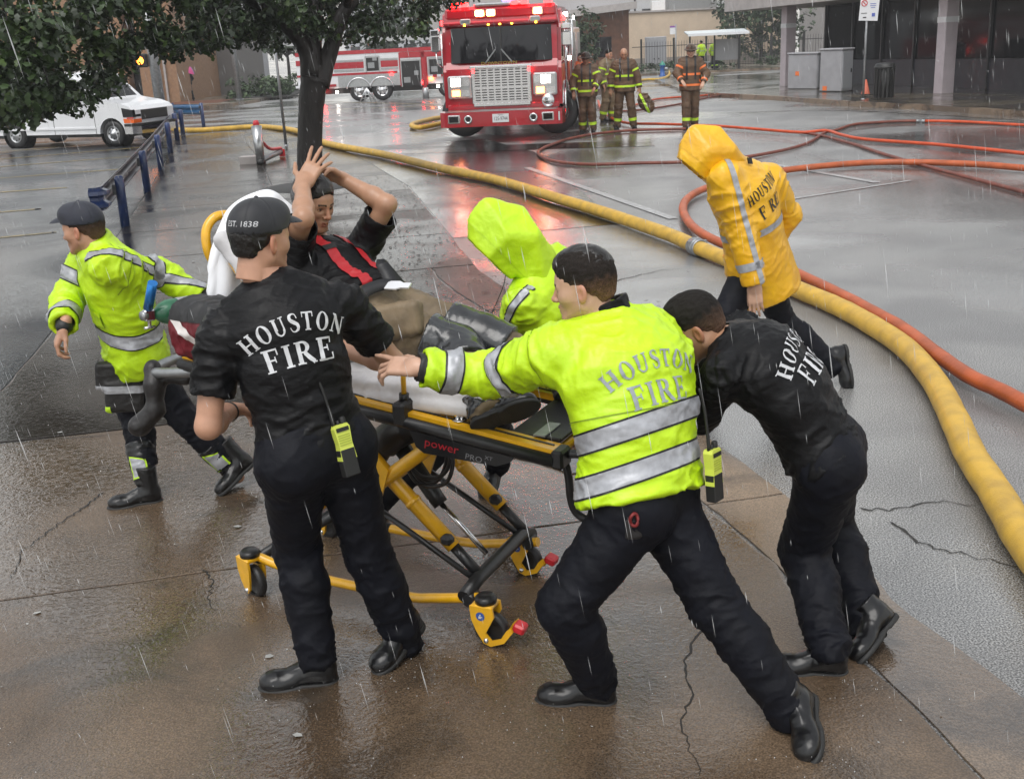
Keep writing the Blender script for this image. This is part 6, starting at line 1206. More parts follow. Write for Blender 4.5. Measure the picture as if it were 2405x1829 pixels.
def panel_text(txt, size, t0, zoff, m, sq=1.0):
    tv, tf = text_mesh(txt, size); ital = 0.18; b = MB()
    b.add([SP(t0 - (v[0] + v[1] * ital) * sq, -0.045, dz(t0 - v[0] * sq) + zoff + v[1]) for v in tv], tf); o = b.build('panel_lettering', m, pan, recalc=False)
panel_text('power', 0.050, 0.535, -0.082, mat('red_panel_print', (0.40, 0.02, 0.03), rough=0.4), 1.15); panel_text('PRO', 0.034, 0.355, -0.092, mat('grey_panel_print', (0.20, 0.20, 0.21), rough=0.4), 1.15); panel_text('XT', 0.022, 0.268, -0.072, MATS['grey_panel_print'], 1.2)
# cross bars, foot-end tray and handles
for t in (0.0, 0.62, 1.10): sb('cross_bar', M_SY, lambda b: b.tube([SP(t, 0.01, dz(t) - 0.01), SP(t, 0.55, dz(t) - 0.01)], 0.02, 10))
sb('foot_tray', M_SB, lambda b: b.box(SP(0.10, 0.28, dz(0.1) + 0.02), (0.22, 0.44, 0.02), Matrix((SA, SS, SZ)).transposed(), bev=0.004))
sb('foot_plate', M_STEEL, lambda b: b.box(SP(0.075, 0.12, dz(0.1) + 0.035), (0.05, 0.15, 0.006), Matrix((SA, SS, SZ)).transposed()))
for w in (0.02, 0.54): sb('foot_handle', M_SB, lambda b: b.tube(spline([SP(-0.02, w, 0.835), SP(-0.04, w, 0.81), SP(-0.050, w + 0.01, 0.74), SP(-0.052, w + 0.02, 0.65), SP(-0.07, w + 0.03, 0.59), SP(-0.13, w + 0.04, 0.555)], 5), 0.016, 10))
sb('foot_handle_grip', M_SB, lambda b: b.tube(spline([SP(-0.05, 0.02, 0.84), SP(-0.14, 0.06, 0.85), SP(-0.17, 0.28, 0.85), SP(-0.14, 0.50, 0.85), SP(-0.05, 0.54, 0.84)], 6), 0.017, 10))
sb('side_post_bracket', M_SB, lambda b: (b.box(SP(0.64, -0.012, dz(.64) + 0.020), (0.055, 0.095, 0.10), Matrix((SA, SS, SZ)).transposed(), bev=0.012), b.tube([SP(0.64, 0, dz(.64) + 0.06), SP(0.638, 0, dz(.64) + 0.095)], 0.02, 12)))
sb('side_post', M_SY, lambda b: b.tube([SP(0.638, 0, dz(.64) + 0.08), SP(0.632, -0.005, dz(.64) + 0.16), SP(0.628, -0.006, dz(.64) + 0.20)], 0.011, 10))
sb('rail_latch', M_CHR, lambda b: (b.cyl(SP(0.42, 0.03, dz(.42) + 0.02), SP(0.42, 0.03, dz(.42) + 0.085), 0.012), b.cyl(SP(0.40, 0.035, dz(.42) + 0.02), SP(0.40, 0.035, dz(.42) + 0.07), 0.010), b.lathe([(0, 0.002), (0.028, 0.002), (0.03, 0.0)], SP(0.41, 0.03, dz(.42) + 0.029), n=14)))
sb('orange_tab', mat('orange_plastic', (0.80, 0.13, 0.03), rough=0.4), lambda b: b.box(SP(0.53, 0.045, dz(.53) + 0.035), (0.05, 0.02, 0.02), Matrix((SA, SS, SZ)).transposed()))
# the crossed legs
def near_far(name, m, fn):
    for w in (0.06, 0.50): sb(name, m, lambda b: fn(b, w))
near_far('crossing_leg', M_SY, lambda b, w: b.tube([SP(0.50, w, 0.83), SP(0.571, w, 0.779), SP(0.986, w, 0.468), SP(1.06, w, 0.41)], [0.030, 0.031, 0.031, 0.030], 14))
near_far('inner_crossing_leg', M_SB, lambda b, w: b.tube([SP(1.04, w, 0.425), SP(1.44, w, 0.17)], 0.022, 12))
near_far('main_leg', M_SY, lambda b, w: b.tube([SP(1.02, w + 0.03, 0.83), SP(0.837, w + 0.03, 0.64), SP(0.508, w + 0.03, 0.331)], [0.030, 0.033, 0.033], 14))
near_far('leg_collar', M_SY, lambda b, w: b.tube([SP(0.70, w + 0.03, 0.512), SP(0.685, w + 0.03, 0.498)], 0.0365, 14))
near_far('inner_leg', M_SB, lambda b, w: b.tube([SP(0.515, w + 0.03, 0.337), SP(0.395, w + 0.03, 0.222)], 0.023, 12))
near_far('leg_cap', M_SB, lambda b, w: b.box(SP(0.525, w + 0.005, 0.372), (0.055, 0.05, 0.045), Matrix((SA, SS, SZ)).transposed(), bev=0.014))
near_far('leg_bracket', M_SY, lambda b, w: b.prism([(0.90, 0.735), (0.82, 0.735), (0.76, 0.66), (0.80, 0.55), (0.835, 0.465), (0.90, 0.455), (0.945, 0.50), (0.93, 0.60)], tuple(SS * 0.012), SP(0, w - 0.038, 0), tuple(SA), (0, 0, 1)))
for (t, z) in ((0.845, 0.68), (0.888, 0.50)): near_far('bolt', M_CHR, lambda b, w: b.lathe([(0, 0.016), (0.009, 0.016), (0.013, 0.012), (0.015, 0.004), (0.022, 0.003), (0.022, 0.0)], SP(t, w - 0.039, z), n=12, rot=Vector(-SS).to_track_quat('Z', 'Y').to_matrix()))
near_far('tie_rod', M_SB, lambda b, w: b.tube([SP(0.885, w - 0.01, 0.49), SP(0.385, w - 0.01, 0.215)], 0.013, 10))
sb('hydraulic_cylinder', M_SB, lambda b: b.tube([SP(0.90, 0.27, 0.74), SP(0.70, 0.27, 0.465), SP(0.668, 0.27, 0.425)], [0.040, 0.036, 0.034], 14))
sb('hydraulic_rod', M_CHR, lambda b: b.tube([SP(0.68, 0.27, 0.44), SP(0.455, 0.27, 0.225)], 0.012, 12))
sb('motor_housing', M_SB, lambda b: b.tube(spline([SP(0.70, 0.24, 0.80), SP(0.80, 0.24, 0.77), SP(0.90, 0.24, 0.70), SP(0.96, 0.24, 0.62)], 5), [0.05] * 4 + [0.072] * 8 + [0.05] * 4, 14))
for k, (q, zz) in enumerate(((0.0, 0.0), (0.03, 0.02), (0.06, -0.01))): sb('hydraulic_hose', M_SB, lambda b: b.tube(spline([SP(0.52 + q, 0.12 + q, 0.82), SP(0.50 + q, 0.11 + q, 0.70), SP(0.56 + q, 0.13 + q, 0.59 + zz), SP(0.70, 0.15 + q, 0.565 + zz), SP(0.80, 0.20, 0.64)], 7), 0.009, 8))
near_far('base_tube', M_SY, lambda b, w: b.tube(spline([SP(1.46, w - 0.11 if w < .3 else w + 0.03, 0.19), SP(1.33, w - 0.10 if w < .3 else w + 0.02, 0.155), SP(1.133, w - 0.09 if w < .3 else w + 0.02, 0.128), SP(0.70, w - 0.09 if w < .3 else w + 0.02, 0.125), SP(0.55, w - 0.09 if w < .3 else w + 0.02, 0.145), SP(0.37, w - 0.09 if w < .3 else w + 0.02, 0.182), SP(0.33, w - 0.09 if w < .3 else w + 0.02, 0.19)], 5), 0.021, 12))
near_far('warning_sleeve', M_SB, lambda b, w: b.tube([SP(1.22, w - 0.09 if w < .3 else w + 0.02, 0.137), SP(1.11, w - 0.09 if w < .3 else w + 0.02, 0.1285)], 0.0225, 12))
near_far('axle_boss', M_SB, lambda b, w: b.tube([SP(0.37, w - 0.125 if w < .3 else w - 0.01, 0.182), SP(0.37, w - 0.06 if w < .3 else w + 0.055, 0.182)], 0.027, 14))
sb('front_axle', M_SB, lambda b: b.tube([SP(0.39, -0.06, 0.195), SP(0.39, 0.06, 0.22), SP(0.40, 0.27, 0.215), SP(0.40, 0.50, 0.22), SP(0.39, 0.58, 0.195)], 0.030, 12))
sb('rear_axle', M_SB, lambda b: b.tube([SP(1.44, -0.06, 0.18), SP(1.44, 0.58, 0.18)], 0.024, 12))
sb('base_peg', M_SY, lambda b: (b.cyl(SP(0.80, -0.03, 0.10), SP(0.80, -0.03, 0.21), 0.013), b.box(SP(0.80, -0.03, 0.115), (0.05, 0.03, 0.05), Matrix((SA, SS, SZ)).transposed())))
# casters: fork, wheel with tyre, brake pedal
def caster(t, w, yaw, brake, label=None):
    c = A(SP(t, w, 0)); f = A((math.cos(yaw), math.sin(yaw), 0)); x = A((-f[1], f[0], 0)); R3 = Matrix((f, x, SZ)).transposed()
    T = Matrix.Translation(Vector(c)) @ R3.to_4x4()
    def part(name, m, fn, par): 
        b = MB(); b.T = T; fn(b); o = b.build(name, m, par)
        if par is sr: o.matrix_parent_inverse = Matrix.Translation(-sr.location)
        return o
    fk = part('caster_fork', M_SY, lambda b: [b.prism([(-0.055, 0.19), (0.045, 0.19), (0.05, 0.15), (0.01, 0.075), (0.035, 0.045), (0.075, 0.06), (0.10, 0.10), (0.12, 0.12), (0.13, 0.10), (0.09, 0.045), (0.03, 0.02), (-0.0, 0.03), (-0.03, 0.08), (-0.05, 0.13)] if brake else [(-0.055, 0.19), (0.045, 0.19), (0.05, 0.15), (0.045, 0.10), (0.035, 0.05), (0.02, 0.03), (0.0, 0.035), (-0.03, 0.08), (-0.05, 0.13)], (0, 0.010, 0), (0, y, 0), (1, 0, 0), (0, 0, 1)) for y in (-0.043, 0.033)] + [b.box((-0.005, 0, 0.186), (0.095, 0.085, 0.02), bev=0.006)], sr)
    part('swivel_head', M_SB, lambda b: b.lathe([(0, 0.225), (0.035, 0.225), (0.045, 0.215), (0.045, 0.197), (0, 0.197)], n=18), fk)
    wh = part('wheel', M_SB, lambda b: b.lathe([(0, -0.012), (0.052, -0.012), (0.055, -0.016), (0.055, 0.016), (0.052, 0.012), (0, 0.012)], (0.02, 0, 0.078), axis='y', n=24), sr)
    part('tyre', M_RUB, lambda b: b.lathe([(0.054, -0.019), (0.066, -0.020), (0.074, -0.013), (0.0765, 0), (0.074, 0.013), (0.066, 0.020), (0.054, 0.019)], (0.02, 0, 0.078), axis='y', n=28), wh)
    part('wheel_bolt', M_CHR, lambda b: b.lathe([(0, 0.008), (0.008, 0.008), (0.011, 0.0)], (0.012, -0.043, 0.045), axis='y', n=10, rot=Matrix.Rotation(math.pi, 3, 'X')), wh)
    if brake:
        part('brake_pedal', M_REDP, lambda b: b.box((0.145, 0, 0.105), (0.05, 0.055, 0.04), Matrix.Rotation(0.3, 3, 'Y'), bev=0.008), fk)
        part('round_decal', mat('blue_decal', (0.03, 0.09, 0.35), rough=0.3), lambda b: b.lathe([(0, 0.0), (0.019, 0.0)], (-0.008, -0.0445, 0.150), axis='y', n=18), fk)
        part('decal_mark', M_PRINT, lambda b: (b.box((-0.008, -0.0455, 0.156), (0.006, 0.001, 0.006)), b.box((-0.010, -0.0455, 0.146), (0.010, 0.001, 0.010)), b.box((-0.001, -0.0455, 0.148), (0.006, 0.001, 0.004))), fk)
caster(0.29, -0.06, math.radians(-24), True); caster(0.42, 0.545, math.radians(-30), True); caster(1.47, -0.07, math.radians(-48), False); caster(1.52, 0.56, math.radians(-40), False)
# mattress, raised backrest, head end
def cushion(name, S, m, seed, amp, bones, h=0.010):
    o = cloth(name, S, h, sr, m, bones, amp, seed, fa=11, fr=7); o.matrix_parent_inverse = Matrix.Translation(-sr.location); return o
S = SDF(); ct = A(SP(0.715, 0.28, dz(.715) + 0.075)); axm = frame(SA + SZ * 0.125, SS, SZ); S.box(ct, (0.41, 0.245, 0.045), axm, 0.03); S.box(ct + A((0, 0, -0.045)), (0.40, 0.262, 0.028), axm, 0.02, k=0.02)
cushion('mattress', S, M_SHEET, 3, 0.008, [(SP(0.1, .28, .95), SP(1.1, .28, 1.05))])
BH = A(SP(1.08, 0.28, dz(1.08) + 0.03)); BU = nrm(SA * 0.66 + SZ * 0.75); BN = nrm(np.cross(SS, BU)); BN = BN if BN[2] > 0 else -BN
S = SDF(); S.box(BH + BU * 0.38 + BN * 0.045, (0.38, 0.24, 0.04), frame(BU, SS, BN), 0.03); cushion('backrest_mattress', S, M_SHEET, 4, 0.010, [(BH, BH + BU * .8)])
sb('backrest_frame', M_SY, lambda b: b.tube([tuple(BH + SS * x + BU * u - BN * 0.012) for x, u in ((-0.18, 0.0), (-0.18, 0.60), (-0.16, 0.72), (-0.10, 0.76), (0.10, 0.76), (0.22, 0.74), (0.26, 0.62), (0.25, 0.0))], 0.020, 12))
sb('backrest_handle', M_SY, lambda b: b.tube(spline(HANDLE, 6), 0.021, 12))
sb('head_frame', M_STEEL, lambda b: b.tube(spline([SP(1.55, 0.02, 1.03), SP(1.80, 0.04, 0.985), SP(2.06, 0.10, 0.945), SP(2.14, 0.28, 0.935), SP(2.06, 0.46, 0.945), SP(1.80, 0.54, 0.985), SP(1.55, 0.54, 1.03)], 6), 0.024, 12))
hs = A(SP(2.06, 0.10, 0.945)); S = SDF()
for p, q, r1, r2 in ((A((0, 0, 0.02)), A((0.01, -0.03, -0.05)), 0.038, 0.045), (A((0.01, -0.03, -0.05)), A((0.0, -0.05, -0.17)), 0.045, 0.035), (A((0.0, -0.05, -0.17)), A((-0.08, -0.06, -0.24)), 0.04, 0.05), (A((0.07, -0.02, -0.02)), A((0.16, -0.04, -0.03)), 0.03, 0.03)): S.cone(hs + p, hs + q, r1, r2, 0.03)
cushion('head_end_pad', S, mat('black_vinyl_pad', (0.016, 0.014, 0.014), rough=0.45, noise=0.4, nscale=12, bump=0.3, bscale=50), 6, 0.006, [(hs, hs + A((0, -.05, -.2)))], h=0.008)
# lap strap with buckle lying on the patient
pj = CAST['patient'].J; lapc = lerp(pj['hpL'], pj['hpR'], 0.5)
def strap(pts, w, m, name, par):
    P = spline(pts, 6); b = MB(); L_, R_ = [], []
    for i, p in enumerate(P):
        t = nrm(A(P[min(i + 1, len(P) - 1)]) - A(P[max(i - 1, 0)])); sd = nrm(np.cross(t, (0.25, -0.75, 0.6))); L_.append(A(p) + sd * w / 2); R_.append(A(p) - sd * w / 2)
    n = len(P); b.add([tuple(v) for v in L_ + R_], [(i, i + 1, n + i + 1, n + i) for i in range(n - 1)], True); o = b.build(name, m, par)
    mod = o.modifiers.new('thick', 'SOLIDIFY'); mod.thickness = 0.004; return o
M_WEB = mat('black_seat_webbing', (0.014, 0.014, 0.016), rough=0.5, bump=0.4, bscale=150, bdist=0.002)
c0 = A(STRAP_AT)
ls = root('seat_strap', tuple(c0), label='black webbing lap strap with white metal tongue lying across the tan trousers', cat='strap')
q = strap([c0 + A((-0.07, -0.11, -0.03)), c0 + A((-0.035, -0.05, 0.02)), c0 + A((0.03, 0.0, 0.035)), c0 + A((0.075, 0.01, 0.03))], 0.052, M_WEB, 'webbing', ls)
q2 = strap([c0 + A((0.075, 0.012, 0.033)), c0 + A((0.05, 0.05, 0.08)), c0 + A((0.03, 0.07, 0.11)), c0 + A((0.055, 0.09, 0.07)), c0 + A((0.10, 0.11, 0.0))], 0.052, M_WEB, 'webbing', ls)
b = MB(); b.T = Matrix.Translation(Vector(c0 + A((0.10, -0.02, 0.032)))) @ Matrix.Rotation(-0.35, 4, 'Z') @ Matrix.Rotation(0.35, 4, 'X'); b.prism([(-0.05, -0.028), (0.0, -0.030), (0.02, -0.018), (0.055, -0.018), (0.055, 0.018), (0.02, 0.018), (0.0, 0.030), (-0.05, 0.028)], (0, 0, 0.006)); q3 = b.build('buckle_tongue', mat('white_metal', (0.75, 0.76, 0.78), rough=0.25, metal=0.3), ls)
for o in (q, q2, q3): o.matrix_parent_inverse = Matrix.Translation(-ls.location)

# white towel draped over the backrest
TOWEL = [[A(p) for p in row] for row in TOWEL_ROWS]
nu, nv = 46, 40; ridge = spline(TOWEL[0], 1); V = []
def bez(rows, u, v):
    def on(r):
        x = u * (len(r) - 1); i = min(int(x), len(r) - 2); p0 = r[max(i - 1, 0)]; p1, p2 = r[i], r[i + 1]; p3 = r[min(i + 2, len(r) - 1)]; t = x - i
        return 0.5 * (2 * p1 + (p2 - p0) * t + (2 * p0 - 5 * p1 + 4 * p2 - p3) * t * t + (3 * p1 - p0 - 3 * p2 + p3) * t ** 3)
    pts = [on(r) for r in rows]; return on_list(pts, v)
def on_list(r, v):
    x = v * (len(r) - 1); i = min(int(x), len(r) - 2); p0 = r[max(i - 1, 0)]; p1, p2 = r[i], r[i + 1]; p3 = r[min(i + 2, len(r) - 1)]; t = x - i
    return 0.5 * (2 * p1 + (p2 - p0) * t + (2 * p0 - 5 * p1 + 4 * p2 - p3) * t * t + (3 * p1 - p0 - 3 * p2 + p3) * t ** 3)
G_ = np.array([[bez(TOWEL, u / (nu - 1), v / (nv - 1)) for v in range(nv)] for u in range(nu)])
du = np.gradient(G_, axis=0); dv = np.gradient(G_, axis=1); NN = np.cross(du.reshape(-1, 3), dv.reshape(-1, 3)); NN /= np.linalg.norm(NN, axis=1)[:, None] + 1e-9
uu = np.repeat(np.linspace(0, 1, nu), nv); vv = np.tile(np.linspace(0, 1, nv), nu)
fold = 0.016 * np.sin(uu * 19 + 2.0 * vnoise(np.stack([uu * 3, vv * 2, uu * 0], 1), 8)) * (0.25 + vv) + 0.008 * vnoise(np.stack([uu * 9, vv * 7, uu * 0], 1), 9)
TV = G_.reshape(-1, 3) + NN * fold[:, None]; TF = np.array([(i * nv + k, i * nv + k + 1, (i + 1) * nv + k + 1, (i + 1) * nv + k) for i in range(nu - 1) for k in range(nv - 1)])
tw = link('towel', npmesh('towel', TV, TF), None, mat('white_terry_towel', (0.86, 0.87, 0.90), rough=0.85, bump=0.35, bscale=300, bdist=0.004, sheen=0.3)); mod = tw.modifiers.new('thick', 'SOLIDIFY'); mod.thickness = 0.010
props(tw, 'white towel draped over the raised backrest of the stretcher', 'towel')

# oxygen cylinder with regulator, and the red kit bag on the head end
oc = A(OXY_AT); od = nrm(OXY_DIR); orr = Vector(od).to_track_quat('Z', 'Y').to_matrix()
ox = root('oxygen_cylinder', tuple(oc), label='small green oxygen cylinder with blue regulator at the head end of the stretcher', cat='gas cylinder')
def ob(name, m, fn, par=None):
    b = MB(); b.T = Matrix.Translation(Vector(oc)) @ orr.to_4x4(); fn(b); o = b.build(name, m, par or ox)
    if par is None: o.matrix_parent_inverse = Matrix.Translation(-ox.location)
    return o
ob('cylinder_body', mat('green_cylinder_paint', (0.02, 0.16, 0.075), rough=0.35, noise=0.3, nscale=25, coat=0.3), lambda b: b.lathe([(0, 0.0), (0.012, 0.0), (0.025, -0.008), (0.042, -0.03), (0.054, -0.06), (0.056, -0.09), (0.056, -0.15), (0, -0.15)], n=28))
ob('cylinder_band', M_TAPE, lambda b: b.lathe([(0.0575, -0.105), (0.0575, -0.20), (0.04, -0.24), (0, -0.24)], n=28))
rg = ob('regulator', M_CHR, lambda b: (b.box((0.0, 0, 0.025), (0.035, 0.05, 0.05), bev=0.006), b.cyl((0.0, -0.06, 0.025), (0.0, 0.03, 0.025), 0.008), b.cyl((0, -0.055, 0.0), (0, -0.055, 0.05), 0.006), b.cyl((-0.04, -0.02, 0.02), (-0.075, -0.025, 0.0), 0.009, 0.006)))
ob('regulator_barrel', mat('blue_anodised', (0.03, 0.20, 0.55), rough=0.25, metal=0.6), lambda b: b.tube([(0.0, 0.03, 0.025), (0.035, 0.085, 0.028), (0.075, 0.15, 0.032)], [0.021, 0.021, 0.021], 16), rg)
ob('gauge', M_STEEL, lambda b: b.lathe([(0, 0.05), (0.020, 0.05), (0.022, 0.04), (0.022, 0.025), (0, 0.025)], (0.0, 0.0, 0.01), n=16), rg)
S = SDF(); bc = A(SP(1.52, -0.04, 1.225)); fb = frame(SA, SS, SZ); S.box(bc, (0.17, 0.10, 0.12), fb, 0.05); S.cone(bc - SA * 0.09, bc + SA * 0.09, 0.11, 0.12, 0.04)
bg = root('kit_bag', tuple(bc - SZ * 0.13), label='dark red kit bag with pale stripe strapped to the head end of the stretcher', cat='bag')
bo = cloth('bag_body', S, 0.008, bg, mat('dark_red_nylon', (0.16, 0.008, 0.016), rough=0.55, noise=0.4, nscale=10, bump=0.4, bscale=40), [(bc - SA * .2, bc + SA * .2)], 0.012, 14, fa=14, fr=9)
b1 = band(bo, 'pale_stripe', mat('pale_stripe_tape', (0.66, 0.62, 0.60), rough=0.5), bg, [(bc - SZ * 0.015, SZ - SA * 0.75), (bc - SZ * 0.062, -SZ + SA * 0.75)], off=0.004, face=(-SS + A((0, 0, 0.1)), 0.0))
b2 = band(bo, 'top_flap', M_EDGE, bg, [(bc + SZ * 0.055, -SZ)], off=0.005)
for o in (bo, b1, b2):
    if o is not None: o.matrix_parent_inverse = Matrix.Translation(-bg.location)

# ------------------------------------------------------------------ hoses
M_HY = mat('yellow_hose_jacket', (0.64, 0.39, 0.045), rough=0.5, noise=1, ncol=(0.46, 0.28, 0.040), nscale=7, bump=0.5, bscale=130, bdist=0.005, coat=0.1, ndetail=8)
M_HB = mat('dark_red_hose_jacket', (0.20, 0.050, 0.030), rough=0.5, noise=0.4, nscale=6, bump=0.3, bscale=60)
M_HO = mat('orange_hose_jacket', (0.62, 0.080, 0.020), rough=0.45, noise=0.25, nscale=6, bump=0.3, bscale=60)
M_HT = mat('burnt_orange_hose_jacket', (0.48, 0.105, 0.030), rough=0.45, noise=0.3, nscale=5, bump=0.3, bscale=50)
def hose(key, r, m, label, n=12, flat=0.9, lift=0.0, seed=1, group=None):
    rr = random.Random(seed); P = spline([(x, y, gz(y) + r * flat + lift + 0.012) for x, y in HOSE[key]], 10); b = MB()
    b.tube(P, [r * (1 + 0.012 * math.sin(i * 0.9) + rr.uniform(-0.012, 0.012)) for i in range(len(P))], n, flat=flat); ho = root('fire_hose', P[0], label=label, cat='hose'); o = b.build('hose_jacket', m, ho); o.matrix_parent_inverse = Matrix.Translation(-ho.location)
    return ho, P
def coupling(ho, P, i, r):
    p, t = A(P[i]), nrm(A(P[i + 1]) - A(P[i])); q = Vector(t).to_track_quat('Z', 'Y').to_matrix(); b = MB()
    b.lathe([(r, -0.10), (r * 1.12, -0.10), (r * 1.12, -0.07), (r * 1.02, -0.065), (r * 1.02, -0.05), (r * 1.18, -0.045), (r * 1.18, 0.03), (r * 1.05, 0.035), (r * 1.05, 0.05), (r * 1.14, 0.055), (r * 1.14, 0.09), (r, 0.09)], p, n=22, rot=q)
    o = b.build('coupling', M_STEEL, ho); o.matrix_parent_inverse = Matrix.Translation(-ho.location)
    for a in range(3):
        b = MB(); d = q @ Vector((math.cos(a * 2.1 + 0.5), math.sin(a * 2.1 + 0.5), 0)); b.box(Vector(p) + d * r * 1.2, (0.04, 0.04, 0.05), q); l = b.build('coupling_lug', M_STEEL, o)
ho, P = hose('supply', 0.083, M_HY, 'wide yellow supply hose running from the corner past the tree and along the kerb', 18, 0.92)
i = min(range(len(P)), key=lambda k: (P[k][0] - COUPLE[0]) ** 2 + (P[k][1] - COUPLE[1]) ** 2); coupling(ho, P, i, 0.083)
hose('kink', 0.075, M_HY, 'bent end of yellow hose lying beside the bumper of the red fire engine', 14)
hose('hydrant', 0.075, M_HY, 'yellow hose curling out of the blue hydrant', 14)
ho, P = hose('loop', 0.034, M_HB, 'dark red hose laid in a wide loop round the reflections on the street', seed=2); coupling(ho, P, len(P) - 3, 0.034)
hose('loop2', 0.036, M_HO, 'short bright orange hose joined to the coupling of the dark red loop', seed=3)
hose('attack', 0.036, M_HO, 'orange hose trailing from the firefighters over the dark red loop', lift=0.03, seed=4)
hose('second', 0.034, M_HB, 'dull red hose passing under the thick burnt orange hose', seed=5)
hose('thick', 0.055, M_HT, 'thick burnt orange hose curling round behind the yellow raincoat', 14, lift=0.02, seed=6)
hose('far', 0.034, M_HB, 'dark red hose behind the firefighters leading to the far pavement', seed=7)
hose('far2', 0.038, M_HO, 'orange hose behind the firefighters running towards the pale column', seed=8)

# ------------------------------------------------------------------ vehicles
M_FR = mat('fire_engine_red_paint', (0.40, 0.010, 0.022), rough=0.22, noise=0.12, nscale=3, coat=0.8, coat_r=0.06)
M_WP = mat('white_vehicle_paint', (0.74, 0.75, 0.77), rough=0.25, noise=0.05, nscale=3, coat=0.6, coat_r=0.08)
M_GLASS = mat('dark_vehicle_glass', (0.008, 0.008, 0.010), rough=0.06, spec=0.4)
M_BLK = mat('black_trim', (0.013, 0.013, 0.013), rough=0.45, noise=0.2, nscale=20)
M_ALU = mat('brushed_aluminium', (0.50, 0.51, 0.52), rough=0.28, metal=0.9, noise=0.15, nscale=12)
def lamp_mat(name, c, s): return mat(name, tuple(min(1, x) for x in c), rough=0.2, emit=c, estr=s)
L_WHITE = lamp_mat('lit_white_lamp', (1.0, 0.90, 0.82), 12.0); L_AMBER = lamp_mat('lit_amber_lamp', (1.0, 0.20, 0.025), 24.0); L_RED = lamp_mat('lit_red_lamp', (1.0, 0.006, 0.006), 40.0)
L_MARK = lamp_mat('lit_yellow_marker', (1.0, 0.70, 0.05), 6.0); L_VIOLET = lamp_mat('lit_violet_bar', (0.35, 0.32, 0.95), 1.2); L_WARM = lamp_mat('lit_warm_strobe', (1.0, 0.42, 0.12), 26.0)
def thing_T(name, loc, ax, label, cat, scale=1.0, group=None):
    """root whose local x axis is ax (horizontal), with a builder that makes parts in that frame"""
    r = root(name, loc, math.atan2(ax[1], ax[0]), label, cat, group); r.scale = (scale,) * 3
    def part(nm, m, fn, par=None):
        b = MB(); fn(b); return b.build(nm, m, par or r)
    return r, part
def wheel(part, c, r, w, rim=M_CHR, side=-1, par=None, holes=8):
    """wheel with its axle along y; side: which face shows"""
    ty = part('wheel', M_RUB, lambda b: b.lathe([(r * 0.58, -w / 2), (r * 0.72, -w / 2 - 0.01), (r * 0.93, -w / 2), (r, -w / 2 + 0.05), (r, w / 2 - 0.05), (r * 0.93, w / 2), (r * 0.72, w / 2 + 0.01), (r * 0.58, w / 2)], c, axis='y', n=32), par)
    y = c[1] + side * w * 0.42; s = side
    part('rim', rim, lambda b: b.lathe([(r * 0.60, y - s * 0.03 - c[1]), (r * 0.57, y + s * 0.03 - c[1]), (r * 0.53, y - c[1]), (r * 0.44, y - s * 0.02 - c[1]), (r * 0.30, y + s * 0.035 - c[1]), (r * 0.20, y + s * 0.05 - c[1]), (r * 0.12, y + s * 0.09 - c[1]), (0, y + s * 0.095 - c[1])], c, axis='y', n=28), ty)
    for k in range(holes):
        a = k * 2 * math.pi / holes; part('hand_hole', M_BLK, lambda b: b.lathe([(0, 0.0), (r * 0.07, 0.0)], (c[0] + r * 0.40 * math.cos(a), y + s * 0.018, c[2] + r * 0.40 * math.sin(a)), axis='y', n=10), ty)
    return ty
# red engine facing us
e, ep = thing_T('fire_engine', ENGINE_AT, (0.990, -0.125, 0), 'red fire engine facing the stretcher with lit headlights and the number 1 on its bumper', 'fire engine', 1.09)
def prof(b, pts, x0, x1, bev=0.0): b.prism(pts, (x1 - x0, 0, 0), (x0, 0, 0), (0, 1, 0), (0, 0, 1))
cabp = [(0.02, 0.70), (0.0, 1.48), (0.06, 1.62), (0.16, 2.28), (0.22, 2.36), (0.30, 2.62), (0.42, 2.66), (2.9, 2.66), (2.9, 0.70)]
cab = ep('cab_shell', M_FR, lambda b: (prof(b, cabp, -1.17, 1.17), [prof(b, [(y + 0.07 if y < 1 else y - 0.07, z if z < 1 else z - 0.05) for y, z in cabp], x0, x1) for x0, x1 in ((-1.245, -1.172), (1.172, 1.245))]))
def wind(b):
    n = 15; vs = []; fs = []
    for i in range(n):
        u = -1 + 2 * i / (n - 1); x = 1.20 * math.sin(u * 1.45) / math.sin(1.45); back = 0.34 * max(0, abs(u) - 0.62) ** 1.6 / 0.38 ** 1.6
        for (z, y) in ((1.60, -0.012), (1.92, 0.045), (2.30, 0.115)): vs.append((x, y + back, z))
    for i in range(n - 1):
        for k in range(2): fs.append((i * 3 + k, (i + 1) * 3 + k, (i + 1) * 3 + k + 1, i * 3 + k + 1))
    b.add(vs, fs, True)
ws = ep('windscreen', M_GLASS, wind); ep('screen_divider', M_BLK, lambda b: b.box((0, 0.035, 1.95), (0.03, 0.02, 0.70), Matrix.Rotation(-0.165, 3, 'X')), ws)
for x, a in ((-0.22, 0.7), (0.12, -0.7)): ep('wiper', M_STEEL, lambda b: b.box((x, -0.01, 1.72), (0.025, 0.02, 0.34), Matrix.Rotation(a, 3, 'Y')), ws)
ep('brow', M_FR, lambda b: b.box((0, 0.20, 2.38), (2.40, 0.30, 0.09), bev=0.03)); ep('roof_fairing', M_FR, lambda b: b.box((0, 0.42, 2.58), (2.36, 0.40, 0.26), bev=0.06))
ep('roof_light_bar', M_ALU, lambda b: b.box((0.0, 0.34, 2.735), (1.1, 0.22, 0.07), bev=0.02)); ep('lit_bar', L_VIOLET, lambda b: b.box((0.17, 0.35, 2.81), (0.28, 0.10, 0.07), bev=0.02))
